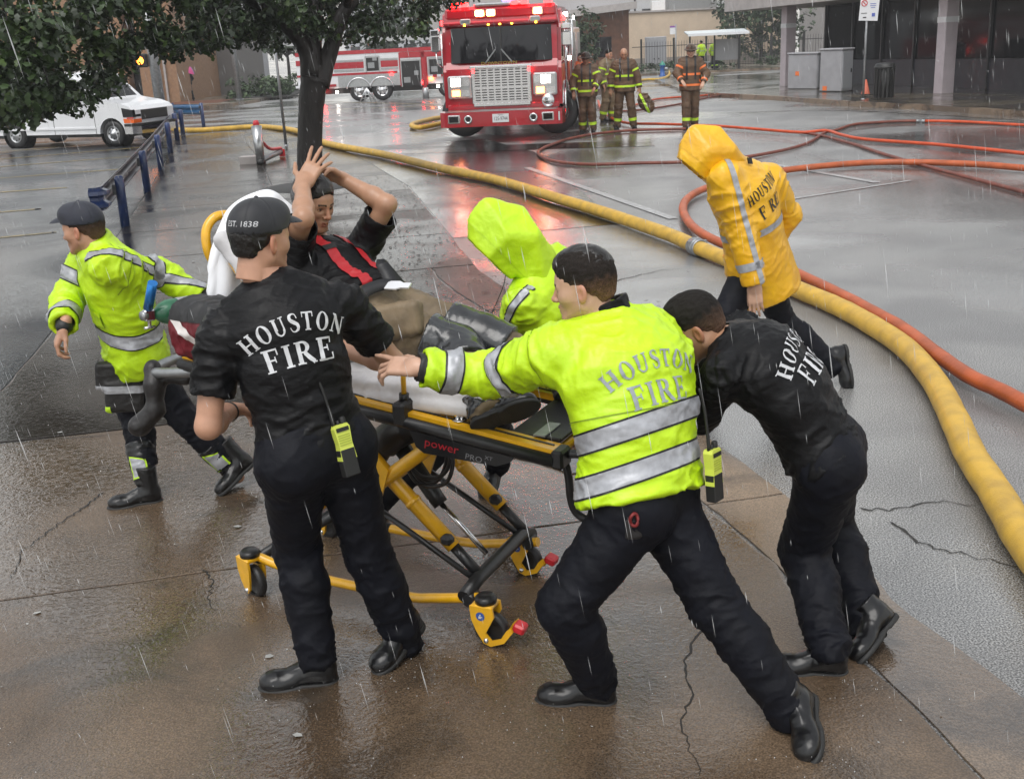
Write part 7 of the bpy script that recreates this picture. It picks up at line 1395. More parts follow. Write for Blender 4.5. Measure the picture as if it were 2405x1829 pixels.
for x, m in ((-0.44, L_WARM), (-0.20, L_WARM), (0.78, L_WARM)):
    q = ep('warning_light', m, lambda b: b.box((x, 0.195, 2.575), (0.17, 0.05, 0.12), bev=0.02)); ep('light_bezel', M_CHR, lambda b: b.box((x, 0.21, 2.575), (0.21, 0.03, 0.16), bev=0.01), q)
for x in (-0.95, -0.75, 0.30, 0.50, 1.0): ep('roof_beacon', L_RED, lambda b: b.box((x, 0.26, 2.755), (0.15, 0.14, 0.09), bev=0.02))
for x in (-0.60, 0.58): ep('grille_lamp', L_RED, lambda b: b.box((x, -0.055, 1.42), (0.06, 0.03, 0.05), bev=0.01))
for x in (-0.72, 0.73): ep('flood_light', M_ALU, lambda b: b.box((x, 0.08, 2.42), (0.22, 0.09, 0.11), bev=0.02))
for x in (-0.74, -0.24, 0.0, 0.25, 0.75): ep('marker_lamp', L_MARK, lambda b: b.box((x, 0.045, 2.345), (0.045, 0.02, 0.03), bev=0.006))
gr = ep('grille_surround', M_CHR, lambda b: (b.box((-0.02, -0.015, 1.13), (1.26, 0.05, 0.74), bev=0.02), b.box((-0.02, -0.03, 1.50), (1.32, 0.06, 0.07), bev=0.02), b.box((-0.02, -0.02, 0.745), (1.20, 0.05, 0.07), bev=0.01)))
slot = None
for rw in range(12):
    z = 1.44 - rw * 0.052 - (0.03 if rw > 6 else 0)
    for k in range(8):
        x = -0.02 + (k - 3.5) * 0.143
        if slot is None:
            slot = ep('grille_slot', M_BLK, lambda b: b.box((0, 0, 0), (0.112, 0.02, 0.026), bev=0.008), gr); o = slot
        else: o = slot.copy(); COL.objects.link(o); o.parent = gr
        o.location = (x, -0.036, z)
for sx in (-1, 1):
    x = 0.90 * sx; h = ep('headlamp_housing', M_ALU, lambda b: b.box((x, -0.02, 1.12), (0.50, 0.08, 0.46), bev=0.03))
    ep('headlamp', L_WHITE, lambda b: b.box((x - 0.08 if sx < 0 else x + 0.02, -0.065, 1.22), (0.19, 0.03, 0.16), bev=0.02), h); ep('secondary_lamp', M_CHR, lambda b: b.box((x + (0.14 if sx < 0 else -0.16), -0.065, 1.22), (0.14, 0.02, 0.15), bev=0.02), h)
    ep('warning_lamp', L_AMBER, lambda b: b.box((x - 0.08 if sx < 0 else x - 0.10, -0.065, 1.00), (0.16, 0.03, 0.12), bev=0.02), h); ep('lower_lamp', M_CHR, lambda b: b.box((x + (0.12 if sx < 0 else 0.12), -0.065, 1.00), (0.18, 0.02, 0.12), bev=0.02), h)
ep('lower_valance', M_FR, lambda b: b.box((0, 0.10, 0.70), (2.36, 0.22, 0.12), bev=0.02))
bm_ = ep('front_bumper', M_FR, lambda b: b.prism([(-1.30, 0.0), (-1.27, -0.50), (-1.18, -0.56), (1.18, -0.56), (1.27, -0.50), (1.30, 0.0)], (0, 0, 0.30), (0, 0, 0.34)))
ep('bumper_deck', M_ALU, lambda b: b.box((0, -0.27, 0.648), (2.3, 0.46, 0.012)), bm_)
for x in (-0.98, 0.98): 
    q = ep('bumper_light', M_CHR, lambda b: b.box((x, -0.562, 0.50), (0.25, 0.03, 0.17), bev=0.012), bm_); ep('bumper_lens', L_RED if False else M_GLASS, lambda b: b.box((x, -0.578, 0.50), (0.19, 0.012, 0.12)), bm_)
for x in (-0.68, 0.68): ep('bumper_speaker', M_CHR, lambda b: b.lathe([(0.085, -0.56), (0.085, -0.585), (0.055, -0.585), (0.045, -0.555)], (x, 0, 0.49), axis='y', n=20), bm_); ep('speaker_mouth', M_BLK, lambda b: b.lathe([(0, -0.566), (0.052, -0.566)], (x, 0, 0.49), axis='y', n=18), bm_)
pl = ep('licence_plate', M_WP, lambda b: b.box((0, -0.566, 0.50), (0.34, 0.012, 0.17)), bm_)
def flat_text(part, txt, size, o, m, par, sq=1.0, ux=(1, 0, 0), uz=(0, 0, 1), bold=0.0, name='lettering'):
    tv, tf = text_mesh(txt, size); w = max(v[0] for v in tv); o, ux, uz = A(o), A(ux), A(uz)
    return part(name, m, lambda b: b.add([tuple(o + ux * (v[0] - w / 2) * sq + uz * v[1]) for v in tv], tf), par)
M_GOLD = mat('gold_leaf_lettering', (0.55, 0.36, 0.08), rough=0.35, metal=0.4)
flat_text(ep, '125-9744', 0.105, (0, -0.574, 0.455), M_BLK, pl, 0.72); flat_text(ep, 'TEXAS', 0.04, (0, -0.574, 0.552), M_BLK, pl, 1.0)
flat_text(ep, '1', 0.26, (1.18, -0.5645, 0.41), M_PRINT, bm_, 1.2); flat_text(ep, 'DOWNTOWN', 0.085, (-0.05, -0.012, 1.55), M_GOLD, cab, 1.35)
ep('siren', M_CHR, lambda b: b.lathe([(0, -0.42), (0.03, -0.42), (0.06, -0.40), (0.10, -0.41), (0.105, -0.39), (0.125, -0.39), (0.13, -0.36), (0.13, -0.20), (0.08, -0.15), (0, -0.15)], (0.98, 0, 0.80), axis='y', n=24))
for sx in (-1, 1):
    mi = ep('mirror', M_CHR, lambda b: b.box((1.37 * sx, 0.05, 2.0), (0.20, 0.12, 0.30), bev=0.03)); ep('mirror_hood', M_CHR, lambda b: b.box((1.37 * sx, 0.03, 2.24), (0.20, 0.14, 0.13), bev=0.03), mi); ep('mirror_arm', M_CHR, lambda b: b.tube([(1.22 * sx, 0.15, 1.5), (1.36 * sx, 0.05, 1.6), (1.37 * sx, 0.05, 1.86)], 0.02, 8), mi)
    wheel(ep, (1.02 * sx, 1.28, 0.50), 0.50, 0.34, side=-1 if sx < 0 else 1); wheel(ep, (1.0 * sx, 6.0, 0.50), 0.50, 0.5, side=sx)
    ep('wheel_arch', M_CHR, lambda b: b.tube([(1.262 * sx, 1.28 + 0.60 * math.cos(a), 0.50 + 0.60 * math.sin(a)) for a in np.linspace(0.1, math.pi - 0.1, 14)], 0.03, 8))
    ep('door_window', M_GLASS, lambda b: b.box((1.252 * sx, 0.95, 1.95), (0.02, 0.85, 0.62))); ep('rear_door_window', M_GLASS, lambda b: b.box((1.252 * sx, 2.2, 1.95), (0.02, 0.7, 0.62)))
    for y, z0, z1 in ((0.45, 1.0, 2.2), (2.75, 0.9, 2.3), (3.0, 0.9, 2.4)): ep('grab_rail', M_CHR, lambda b: b.tube([(1.31 * sx, y, z0), (1.31 * sx, y, z1)], 0.022, 8))
    for y, z in ((1.9, 2.5), (2.8, 1.55), (3.6, 0.9), (4.4, 2.45)): ep('side_light', L_WHITE if sx > 0 else M_CHR, lambda b: b.box((1.27 * sx, y, z), (0.04, 0.12, 0.09), bev=0.01))
    ep('side_warning_light', L_RED, lambda b: b.box((1.29 * sx, 0.55, 2.42), (0.05, 0.16, 0.10), bev=0.01))
bd = ep('pump_body', M_FR, lambda b: (b.box((0, 5.4, 1.45), (2.46, 4.9, 1.55), bev=0.03), b.box((0, 3.15, 1.5), (2.3, 0.4, 1.4))))
[ep('pump_panel', M_ALU, lambda b: b.box((1.236 * s, 3.5, 1.5), (0.02, 0.9, 1.3)), bd) for s in (-1, 1)]; ep('hose_bed', M_ALU, lambda b: b.box((0, 5.4, 2.32), (2.3, 4.6, 0.22), bev=0.03), bd); [ep('hose_bed_load', M_HB, lambda b: b.box((x, 5.3, 2.47), (0.30, 4.2, 0.12), bev=0.04), bd) for x in (-0.7, -0.25, 0.25, 0.7)]
[ep('roller_door', M_ALU, lambda b: b.box((1.238 * s, y, 1.5), (0.02, 1.0, 1.2)), bd) for s in (-1, 1) for y in (4.8, 7.1)]
ep('chassis', M_BLK, lambda b: (b.box((0, 2.5, 0.62), (1.9, 4.8, 0.30)), b.box((0, 5.8, 0.55), (0.9, 4.6, 0.3))))
ep('underbody_light', L_RED, lambda b: b.box((0.42, 0.2, 0.44), (0.14, 0.06, 0.05)))
# ladder truck standing across the street
t7, tp = thing_T('ladder_truck', T7_AT, (0.996, -0.02, 0), 'white and red ladder truck with the number 7 parked across the street', 'fire truck', 0.98)
bw = tp('body_side', M_WP, lambda b: b.box((1.6, 1.2, 1.42), (8.8, 2.4, 1.55), bev=0.03))
for x0, x1, z0, z1 in ((-2.8, -1.15, 1.72, 1.95), (-1.05, 0.35, 1.50, 1.78), (1.15, 1.95, 1.50, 1.78), (2.05, 3.2, 1.86, 2.12), (3.3, 4.25, 1.86, 2.1), (-2.8, 1.9, 1.20, 1.30), (-2.8, 5.9, 2.13, 2.30), (2.0, 2.06, 0.6, 2.1), (3.02, 3.30, 0.6, 2.1)): tp('red_stripe', M_FR, lambda b: b.box(((x0 + x1) / 2, -0.012, (z0 + z1) / 2), (x1 - x0, 0.02, z1 - z0)), bw)
for x0, x1, z0, z1 in ((0.45, 1.08, 1.35, 1.95), (2.08, 2.98, 0.62, 1.72), (3.38, 4.05, 1.05, 1.75)):
    q = tp('open_compartment', M_BLK, lambda b: b.box(((x0 + x1) / 2, -0.004, (z0 + z1) / 2), (x1 - x0, 0.02, z1 - z0)), bw); tp('compartment_frame', M_ALU, lambda b: (b.box((x0, -0.03, (z0 + z1) / 2), (0.05, 0.05, z1 - z0 + 0.1)), b.box((x1, -0.03, (z0 + z1) / 2), (0.05, 0.05, z1 - z0 + 0.1)), b.box(((x0 + x1) / 2, -0.03, z1 + 0.03), (x1 - x0, 0.05, 0.08))), q)
    tp('stored_gear', M_STEEL, lambda b: (b.box((x0 + 0.25, -0.03, z0 + 0.25), (0.3, 0.04, 0.25)), b.box((x1 - 0.2, -0.03, z0 + 0.55), (0.2, 0.04, 0.2))), q)
for x0, x1, z in ((-1.05, 0.35, 1.42), (1.15, 1.95, 1.42), (-1.05, 0.35, 1.85), (1.15, 1.95, 1.85)): tp('roller_slat', M_ALU, lambda b: b.box(((x0 + x1) / 2, -0.02, z), (x1 - x0, 0.03, 0.07)), bw)
tp('lower_panel', M_ALU, lambda b: b.box((0.55, -0.008, 0.95), (2.9, 0.02, 0.55)), bw)
for x in (0.05, 1.12):
    wheel(tp, (x, 0.25, 0.47), 0.47, 0.40, side=-1, holes=6); tp('fender_trim', M_CHR, lambda b: b.tube([(x + 0.56 * math.cos(a), -0.03, 0.50 + 0.56 * math.sin(a)) for a in np.linspace(0.15, math.pi - 0.15, 14)], 0.04, 8))
wheel(tp, (4.2, 0.35, 0.47), 0.47, 0.40, side=-1, holes=6)
tp('chassis', M_BLK, lambda b: b.box((1.5, 1.2, 0.55), (8.0, 1.6, 0.35)))
for x0, x1, z in ((-2.9, -1.0, 0.78), (3.35, 4.5, 1.0)):
    for k in range(6): tp('hazard_block', M_FR if k % 2 else M_WP, lambda b: b.box((x0 + (x1 - x0) * (k + 0.5) / 6, -0.06, z), ((x1 - x0) / 6, 0.08, 0.11)))
cb = tp('cab', M_WP, lambda b: b.prism([(4.7, 0.5), (4.7, 2.75), (7.2, 2.75), (7.5, 2.2), (7.6, 1.5), (7.6, 0.5)], (0, 2.4, 0), (0, -0.02, 0), (1, 0, 0), (0, 0, 1))); tp('cab_band', M_FR, lambda b: b.box((6.1, -0.04, 1.05), (2.8, 0.04, 0.9)), cb); [tp('cab_window', M_GLASS, lambda b: b.box((x, -0.045, 1.95), (0.8, 0.03, 0.7)), cb) for x in (5.5, 6.6)]
tp('equipment_bay', M_ALU, lambda b: b.box((4.55, 0.1, 1.1), (0.3, 0.5, 1.2))); [tp('ladder_beam', M_ALU, lambda b: b.box((1.0, y, 2.75), (9.0, 0.08, 0.25))) for y in (0.7, 1.7)]
for k in range(16): tp('ladder_rung', M_ALU, lambda b: b.cyl((-3.2 + k * 0.55, 0.7, 2.72), (-3.2 + k * 0.55, 1.7, 2.72), 0.03, n=8))
tp('work_light', lamp_mat('lit_flood_lamp', (1.0, 1.0, 0.95), 40.0), lambda b: b.box((4.55, 0.0, 2.50), (0.36, 0.2, 0.26), bev=0.04))
for x, z, m in ((1.62, 1.18, L_RED), (3.06, 0.72, L_RED), (3.45, 0.88, L_AMBER), (-1.6, 0.50, L_RED), (-1.0, 0.47, L_WHITE), (3.75, 0.52, L_WHITE)): tp('marker_light', m, lambda b: b.box((x, -0.05, z), (0.13, 0.05, 0.11), bev=0.015))
flat_text(tp, '7', 0.95, (-1.75, -0.025, 0.95), M_FR, bw, 0.75)
ld = tp('outrigger_foot', M_ALU, lambda b: [b.tube([(x, -0.45, 0.0), (0.45, -0.42, 0.62)], 0.035, 6) for x in (0.1, 0.32, 0.62, 0.82)] + [b.cyl((0.15, -0.45, z), (0.75, -0.45, z), 0.02, n=6) for z in (0.15, 0.32)])
tp('outrigger_post', M_FR, lambda b: (b.box((3.18, -0.35, 1.05), (0.16, 0.16, 1.5)),)); tp('outrigger_jack', M_STEEL, lambda b: b.cyl((3.18, -0.35, 0.0), (3.18, -0.35, 0.5), 0.15))
tp('big_mirror', M_GLASS, lambda b: b.box((4.52, -0.2, 1.85), (0.42, 0.1, 0.62), bev=0.05))
# white van
v, vp = thing_T('van', VAN_AT, VAN_AX, 'white cargo van parked nose on to the blue guardrail', 'van', 0.93)
def arch(cx, r, n=12): return [(cx + r * math.cos(a), 0.36 + r * math.sin(a)) for a in np.linspace(math.pi, 0, n)]
vprof = [(-3.0, 0.42), (-1.93, 0.36)] + arch(-1.5, 0.43) + [(-1.07, 0.36), (1.50, 0.36)] + arch(1.93, 0.43) + [(2.36, 0.40), (2.66, 0.46), (2.70, 0.70), (2.70, 0.98), (2.60, 1.08), (2.30, 1.17), (1.72, 1.27), (1.62, 1.30), (0.98, 1.96), (0.72, 2.04), (0.2, 2.07), (-3.0, 2.07)]
vb = vp('van_body', M_WP, lambda b: (b.prism(vprof, (0, 1.70, 0), (0, 0.10, 0), (1, 0, 0), (0, 0, 1)), [b.prism([(x - 0.03 if x > 2.5 else x, min(z, 1.28) if False else (z if z < 1.5 else z - 0.10)) for x, z in vprof], (0, 0.10, 0), (0, y, 0), (1, 0, 0), (0, 0, 1)) for y in (-0.002, 1.802)]))
vp('windscreen', M_GLASS, lambda b: b.add([(1.60, 0.16, 1.325), (1.60, 1.74, 1.325), (1.01, 1.68, 1.95), (1.01, 0.22, 1.95)], [(0, 1, 2, 3)]))
vp('door_window', M_GLASS, lambda b: b.prism([(0.05, 1.32), (1.42, 1.32), (0.92, 1.86), (0.05, 1.88)], (0, 0.012, 0), (0, -0.012, 0), (1, 0, 0), (0, 0, 1))); vp('rear_window', M_GLASS, lambda b: b.prism([(-2.7, 1.32), (-0.2, 1.32), (-0.2, 1.88), (-2.7, 1.88)], (0, 0.012, 0), (0, -0.012, 0), (1, 0, 0), (0, 0, 1)))
for x in (-0.05, 1.38): vp('door_seam', M_BLK, lambda b: b.box((x, -0.004, 0.82), (0.012, 0.006, 0.95)), vb)
vp('side_moulding', M_WP, lambda b: b.box((-0.7, -0.012, 0.52), (4.2, 0.03, 0.05))); vp('door_mirror', M_BLK, lambda b: b.box((1.15, -0.16, 1.42), (0.12, 0.22, 0.26), bev=0.03))
vp('front_bumper', M_CHR, lambda b: b.prism([(2.36, -0.01), (2.62, -0.02), (2.80, 0.16), (2.86, 0.6), (2.86, 1.3), (2.80, 1.74), (2.62, 1.92), (2.36, 1.91), (2.36, 1.8), (2.36, 0.1)], (0, 0, 0.20), (0, 0, 0.34))); vp('bumper_cap', M_BLK, lambda b: b.prism([(2.36, -0.015), (2.64, -0.03), (2.83, 0.15), (2.885, 0.6), (2.885, 1.3), (2.83, 1.75), (2.64, 1.93), (2.36, 1.915)], (0, 0, 0.07), (0, 0, 0.545)))
hl = vp('headlamp', M_GLASS, lambda b: b.prism([(2.34, 1.05), (2.69, 0.99), (2.705, 0.80), (2.36, 0.80)], (0, 0.35, 0), (0, -0.016, 0), (1, 0, 0), (0, 0, 1))); vp('turn_signal', mat('orange_lens', (0.80, 0.14, 0.02), rough=0.2), lambda b: b.prism([(2.36, 0.76), (2.71, 0.74), (2.71, 0.64), (2.38, 0.64)], (0, 0.35, 0), (0, -0.02, 0), (1, 0, 0), (0, 0, 1)), hl); vp('reflector', mat('red_lens', (0.6, 0.03, 0.02), rough=0.2), lambda b: b.box((2.60, -0.025, 0.775), (0.22, 0.02, 0.03)), hl)
vp('grille', M_BLK, lambda b: b.box((2.69, 0.95, 0.84), (0.05, 1.2, 0.26)))
for x in (-1.5, 1.93): vp('wheel_well', M_BLK, lambda b: b.lathe([(0.435, -0.0), (0.435, 0.35), (0, 0.35)], (x, 0.02, 0.36), axis='y', n=24))
for x in (-1.5, 1.93):
    for y, s in ((0.14, -1), (1.76, 1)): wheel(vp, (x, y, 0.36), 0.36, 0.24, rim=M_ALU, side=s, holes=8)
vp('undercarriage', M_BLK, lambda b: b.box((0, 0.95, 0.36), (4.8, 1.5, 0.20)))

# ------------------------------------------------------------------ street furniture and buildings
M_BLUE = mat('blue_rail_paint', (0.020, 0.045, 0.150), rough=0.3, noise=0.3, nscale=12, coat=0.4)
M_PURP = mat('weathered_purple_steel', (0.055, 0.042, 0.075), rough=0.32, noise=0.5, nscale=8, metal=0.4)
M_GALV = mat('galvanised_steel', (0.30, 0.31, 0.32), rough=0.4, metal=0.6, noise=0.25, nscale=14)
M_CONC = mat('pale_concrete', (0.40, 0.37, 0.36), rough=0.6, noise=0.2, nscale=3)
# guardrail along the lot
rp = [A(p) for p in PT['rail']]; gd = root('guardrail', tuple(rp[0]), label='long blue guardrail on round posts between the parking lot and the sidewalk', cat='guardrail')
def gpart(rt, name, m, fn):
    b = MB(); fn(b); o = b.build(name, m, rt); o.matrix_parent_inverse = Matrix.Translation(-rt.location); return o
for p in rp: gpart(gd, 'post', M_BLUE, lambda b: b.tube([tuple(p + A((0, 0, -0.02))), tuple(p + A((0.01, 0, 0.69))), tuple(p + A((0.01, 0, 0.72)))], [0.065, 0.065, 0.045], 14))
WB = [(0.0, -0.155), (0.0, -0.135), (0.075, -0.105), (0.08, -0.06), (0.01, -0.02), (0.01, 0.02), (0.08, 0.06), (0.075, 0.105), (0.0, 0.135), (0.0, 0.155)]
def wbeam(b, P, z, side):
    vs = []; k = len(WB)
    for i, p in enumerate(P):
        t = nrm(A(P[min(i + 1, len(P) - 1)]) - A(P[max(i - 1, 0)])); nn = A((-t[1], t[0], 0)) * side
        for (o, h) in WB: vs.append(tuple(A(p) + nn * o + A((0, 0, z + h))))
    for i, p in enumerate(P):
        t = nrm(A(P[min(i + 1, len(P) - 1)]) - A(P[max(i - 1, 0)])); nn = A((-t[1], t[0], 0)) * side
        for (o, h) in WB: vs.append(tuple(A(p) + nn * (o - 0.006) + A((0, 0, z + h))))
    n = len(P); fs = []
    for q in (0, n * k):
        for i in range(n - 1):
            for j in range(k - 1): fs.append((q + i * k + j, q + i * k + j + 1, q + (i + 1) * k + j + 1, q + (i + 1) * k + j))
    b.add(vs, fs)
side = A((-0.11, -0.02, 0)); line = [rp[0] + (rp[0] - rp[1]) * 0.22 + side] + [p + side for p in rp]
for i in range(len(line) - 1): gpart(gd, 'rail_beam', M_PURP, lambda b: wbeam(b, [tuple(line[i]), tuple(line[i + 1] + (line[i + 1] - line[i]) * 0.02)], 0.53, 1))
e0 = line[0]; eu = nrm(rp[0] - rp[1]); gpart(gd, 'flared_end', M_BLUE, lambda b: wbeam(b, [tuple(e0 - eu * 0.02), tuple(e0 + eu * 0.10 + A((-0.02, 0, 0))), tuple(e0 + eu * 0.17 + A((-0.07, 0, 0))), tuple(e0 + eu * 0.19 + A((-0.17, 0, 0)))], 0.53, 1))
for p in rp: gpart(gd, 'block_bolt', M_GALV, lambda b: b.box(p + A((-0.06, -0.01, 0.53)), (0.07, 0.06, 0.14)))
b0, b1 = A((-11.9, 38.6, 0)), A((-9.55, 36.9, 0)); g2 = root('guardrail', tuple(b0), label='short blue guardrail closing the lot behind the grey signal pole', cat='guardrail')
gpart(g2, 'rail_beam', mat('bright_blue_rail_paint', (0.03, 0.11, 0.24), rough=0.3, noise=0.3, nscale=10), lambda b: wbeam(b, [tuple(b0 + A((-3, 2.2, 0))), tuple(b0), tuple(b1)], 0.5, -1))
for q in (0.0, 0.5, 1.0): gpart(g2, 'post', M_BLUE, lambda b: b.tube([tuple(lerp(b0, b1, q) + A((0, 0.1, -0.1))), tuple(lerp(b0, b1, q) + A((0, 0.1, 0.70)))], 0.06, 12))
# poles and signs
def pole(name, p, h, r, m, label, cat, lean=(0, 0)):
    rt = root(name, tuple(p), label=label, cat=cat); gpart(rt, 'pole', m, lambda b: b.tube([tuple(A(p)), tuple(A(p) + A((lean[0], lean[1], h)))], [r, r * 0.92], 14)); gpart(rt, 'base_plate', m, lambda b: b.lathe([(0, 0.03), (r * 1.7, 0.03), (r * 1.9, 0.0)], tuple(p), n=14)); return rt
sp_ = A(PT['signal'][0]); sg = pole('signal_pole', sp_, 4.6, 0.17, M_GALV, 'thick grey traffic signal pole standing by the corner of the lot', 'signal pole', (-0.05, 0))
hd = gpart(sg, 'signal_housing', M_BLK, lambda b: b.box(sp_ + A((-0.36, -0.12, 2.15)), (0.34, 0.22, 0.42), bev=0.03)); gpart(sg, 'signal_bracket', M_GALV, lambda b: b.box(sp_ + A((-0.16, -0.02, 2.15)), (0.2, 0.08, 0.10)))
b = MB(); b.lathe([(0, -0.125), (0.12, -0.125)], tuple(sp_ + A((-0.40, -0.12, 2.15))), axis='y', n=20); b.build('lit_lens', lamp_mat('lit_orange_signal', (1.0, 0.22, 0.02), 9.0), hd)
b = MB(); b.tube([tuple(sp_ + A((-0.40 + 0.15 * math.cos(a), -0.30, 2.15 + 0.15 * math.sin(a)))) for a in np.linspace(0.2, 2.94, 10)], 0.012, 6); b.build('visor', M_BLK, hd)
q = A(PT['signpole'][0]); pole('sign_post', q, 3.2, 0.035, M_GALV, 'thin bare metal sign post set in the sidewalk beside the yellow hose', 'sign post', (-0.02, 0))
q = A(PT['pole2'][0]) + A((0, 0, 0.13)); pole('lamp_post', q, 6.0, 0.14, M_GALV, 'pale lamp post on the far corner pavement by the planted bed', 'lamp post', (-0.05, 0))
q = A(PT['sign2'][0]) + A((0, 0, 0.13)); sn = pole('street_sign', q, 3.4, 0.05, M_GALV, 'small white street sign on a thin pole behind the planted bed', 'sign'); gpart(sn, 'sign_plate', M_WP, lambda b: b.box(q + A((0, -0.06, 3.0)), (0.65, 0.02, 0.85))); gpart(sn, 'sign_symbol', M_BLK, lambda b: b.box(q + A((0, -0.075, 3.05)), (0.16, 0.01, 0.45)))
q = A(PT['sign_r'][0]) + A((0.12, 0.05, 0.13)); sn = pole('parking_sign', q, 2.75, 0.032, M_GALV, 'white parking sign on a grey pole beside the black bin', 'sign'); pl_ = gpart(sn, 'sign_plate', M_WP, lambda b: b.box(q + A((0.04, -0.04, 2.42)), (0.52, 0.012, 0.64), Matrix.Rotation(0.06, 3, 'Y')))
for dx, dz_, m_, s_ in ((-0.10, 0.14, M_REDP, 0.075),): gpart(sn, 'red_ring', m_, lambda b: b.tube([tuple(q + A((dx + s_ * math.cos(a), -0.05, 2.42 + dz_ + s_ * math.sin(a)))) for a in np.linspace(0, 2 * math.pi, 18, endpoint=False)], 0.012, 6, closed=True)); gpart(sn, 'red_bar', m_, lambda b: b.box(q + A((dx, -0.052, 2.42 + dz_)), (0.15, 0.008, 0.02), Matrix.Rotation(0.8, 3, 'Y')))
for dx, dz_, w_, h_, m_ in ((0.14, 0.12, 0.16, 0.015, 'b'), (0.14, 0.07, 0.16, 0.015, 'b'), (0.14, 0.02, 0.12, 0.015, 'b'), (-0.10, -0.12, 0.16, 0.015, 'k'), (-0.08, -0.23, 0.09, 0.03, 'k'), (0.16, -0.17, 0.09, 0.09, 'b')): gpart(sn, 'sign_print', M_BLK if m_ == 'k' else mat('blue_sign_print', (0.10, 0.14, 0.45), rough=0.4), lambda b: b.box(q + A((dx, -0.05, 2.42 + dz_)), (w_, 0.006, h_)))
# toppled barrier arm on the sidewalk
p0, p1, p2 = [A(p) for p in PT['barrier']]; br = root('barrier_stand', tuple(p0), label='toppled silver barrier stand with a red strut lying on the sidewalk', cat='barrier')
tp0 = A(BARRIER_TOP); gpart(br, 'silver_tube', M_ALU, lambda b: b.tube([tuple(p0 + A((0, 0, 0.08))), tuple(tp0)], [0.085, 0.11], 14)); gpart(br, 'tube_foot', M_BLK, lambda b: b.cyl(tuple(p0 + A((0, 0, 0.0))), tuple(p0 + A((0, 0, 0.12))), 0.09)); gpart(br, 'cross_tube', M_GALV, lambda b: b.tube([tuple(p0 + A((0.03, 0, 0.10))), tuple(p1 + A((0, 0, 0.13)))], 0.055, 10))
gpart(br, 'red_strut', M_REDP, lambda b: b.tube(spline([tuple(lerp(p0, tp0, 0.72)), tuple(lerp(lerp(p0, tp0, 0.4), p1, 0.45) + A((0, 0, 0.1))), tuple(p1 + A((0, 0, 0.20)))], 6), 0.035, 8)); gpart(br, 'red_flag', M_REDP, lambda b: b.box(p1 + A((0.02, -0.02, 0.10)), (0.12, 0.06, 0.16))); gpart(br, 'red_cap', M_REDP, lambda b: b.lathe([(0, 0.12), (0.05, 0.11), (0.07, 0.05), (0.06, 0.0)], tuple(tp0), n=12)); gpart(br, 'support_block', M_CONC, lambda b: b.box(A((tp0[0] - 0.2, tp0[1] + 0.2, 0.08)), (0.5, 0.3, 0.16)))
# glass building across the side street
c1, c2 = A(PT['col'][0]), A(PT['col'][1]); du_ = nrm(c2 - c1); dv_ = A((-du_[1], du_[0], 0)); dv_ = dv_ if dv_[0] > 0 else -dv_; O = c1 - du_ * 0.6
def bp(u, w, z): return tuple(O + du_ * u + dv_ * w + A((0, 0, z - O[2] * 0)))
zb = -0.05; bl = root('glass_building', tuple(O), label='dark glass fronted building with pale square columns', cat='building'); RB = Matrix((du_, dv_, SZ)).transposed()
gpart(bl, 'roof_slab', M_CONC, lambda b: b.box(bp(9, 6, 3.55), (24, 14, 1.1), RB)); gpart(bl, 'side_wall', M_BLK, lambda b: b.box(bp(-0.1, 7.2, 1.6), (0.2, 10, 3.4), RB)); gpart(bl, 'back_wall', M_BLK, lambda b: b.box(bp(9, 7.5, 1.5), (24, 0.3, 3.4), RB)); gpart(bl, 'inside_floor', mat('dark_floor', (0.03, 0.028, 0.026), rough=0.3), lambda b: b.box(bp(9, 5, 0.10), (24, 5.4, 0.04), RB))
sp2 = float(np.linalg.norm(c2 - c1))
for k in range(3):
    cp = c1 + du_ * sp2 * k; o = gpart(bl, 'column', mat('pink_grey_column_paint', (0.50, 0.44, 0.47), rough=0.5, noise=0.1, nscale=4), lambda b: b.box((cp[0], cp[1], 1.55), (0.42, 0.42, 3.4), RB, bev=0.02)); gpart(bl, 'column_band', M_WP, lambda b: b.box((cp[0], cp[1], 2.15), (0.43, 0.43, 0.16), RB))
for k in range(10):
    u0 = -0.1 + k * 2.0; gpart(bl, 'window_pane', mat('dark_shop_glass', (0.008, 0.008, 0.011), rough=0.08, spec=0.22), lambda b: b.box(bp(u0 + 1.0, 2.0, 2.0), (1.92, 0.04, 2.0), RB)); gpart(bl, 'base_panel', mat('blue_grey_panel', (0.045, 0.046, 0.060), rough=0.3, noise=0.2, nscale=3), lambda b: b.box(bp(u0 + 1.0, 1.98, 0.52), (1.92, 0.06, 0.92), RB)); gpart(bl, 'mullion', mat('dark_mullion', (0.035, 0.035, 0.04), rough=0.4), lambda b: b.box(bp(u0, 1.95, 1.5), (0.08, 0.12, 3.1), RB))
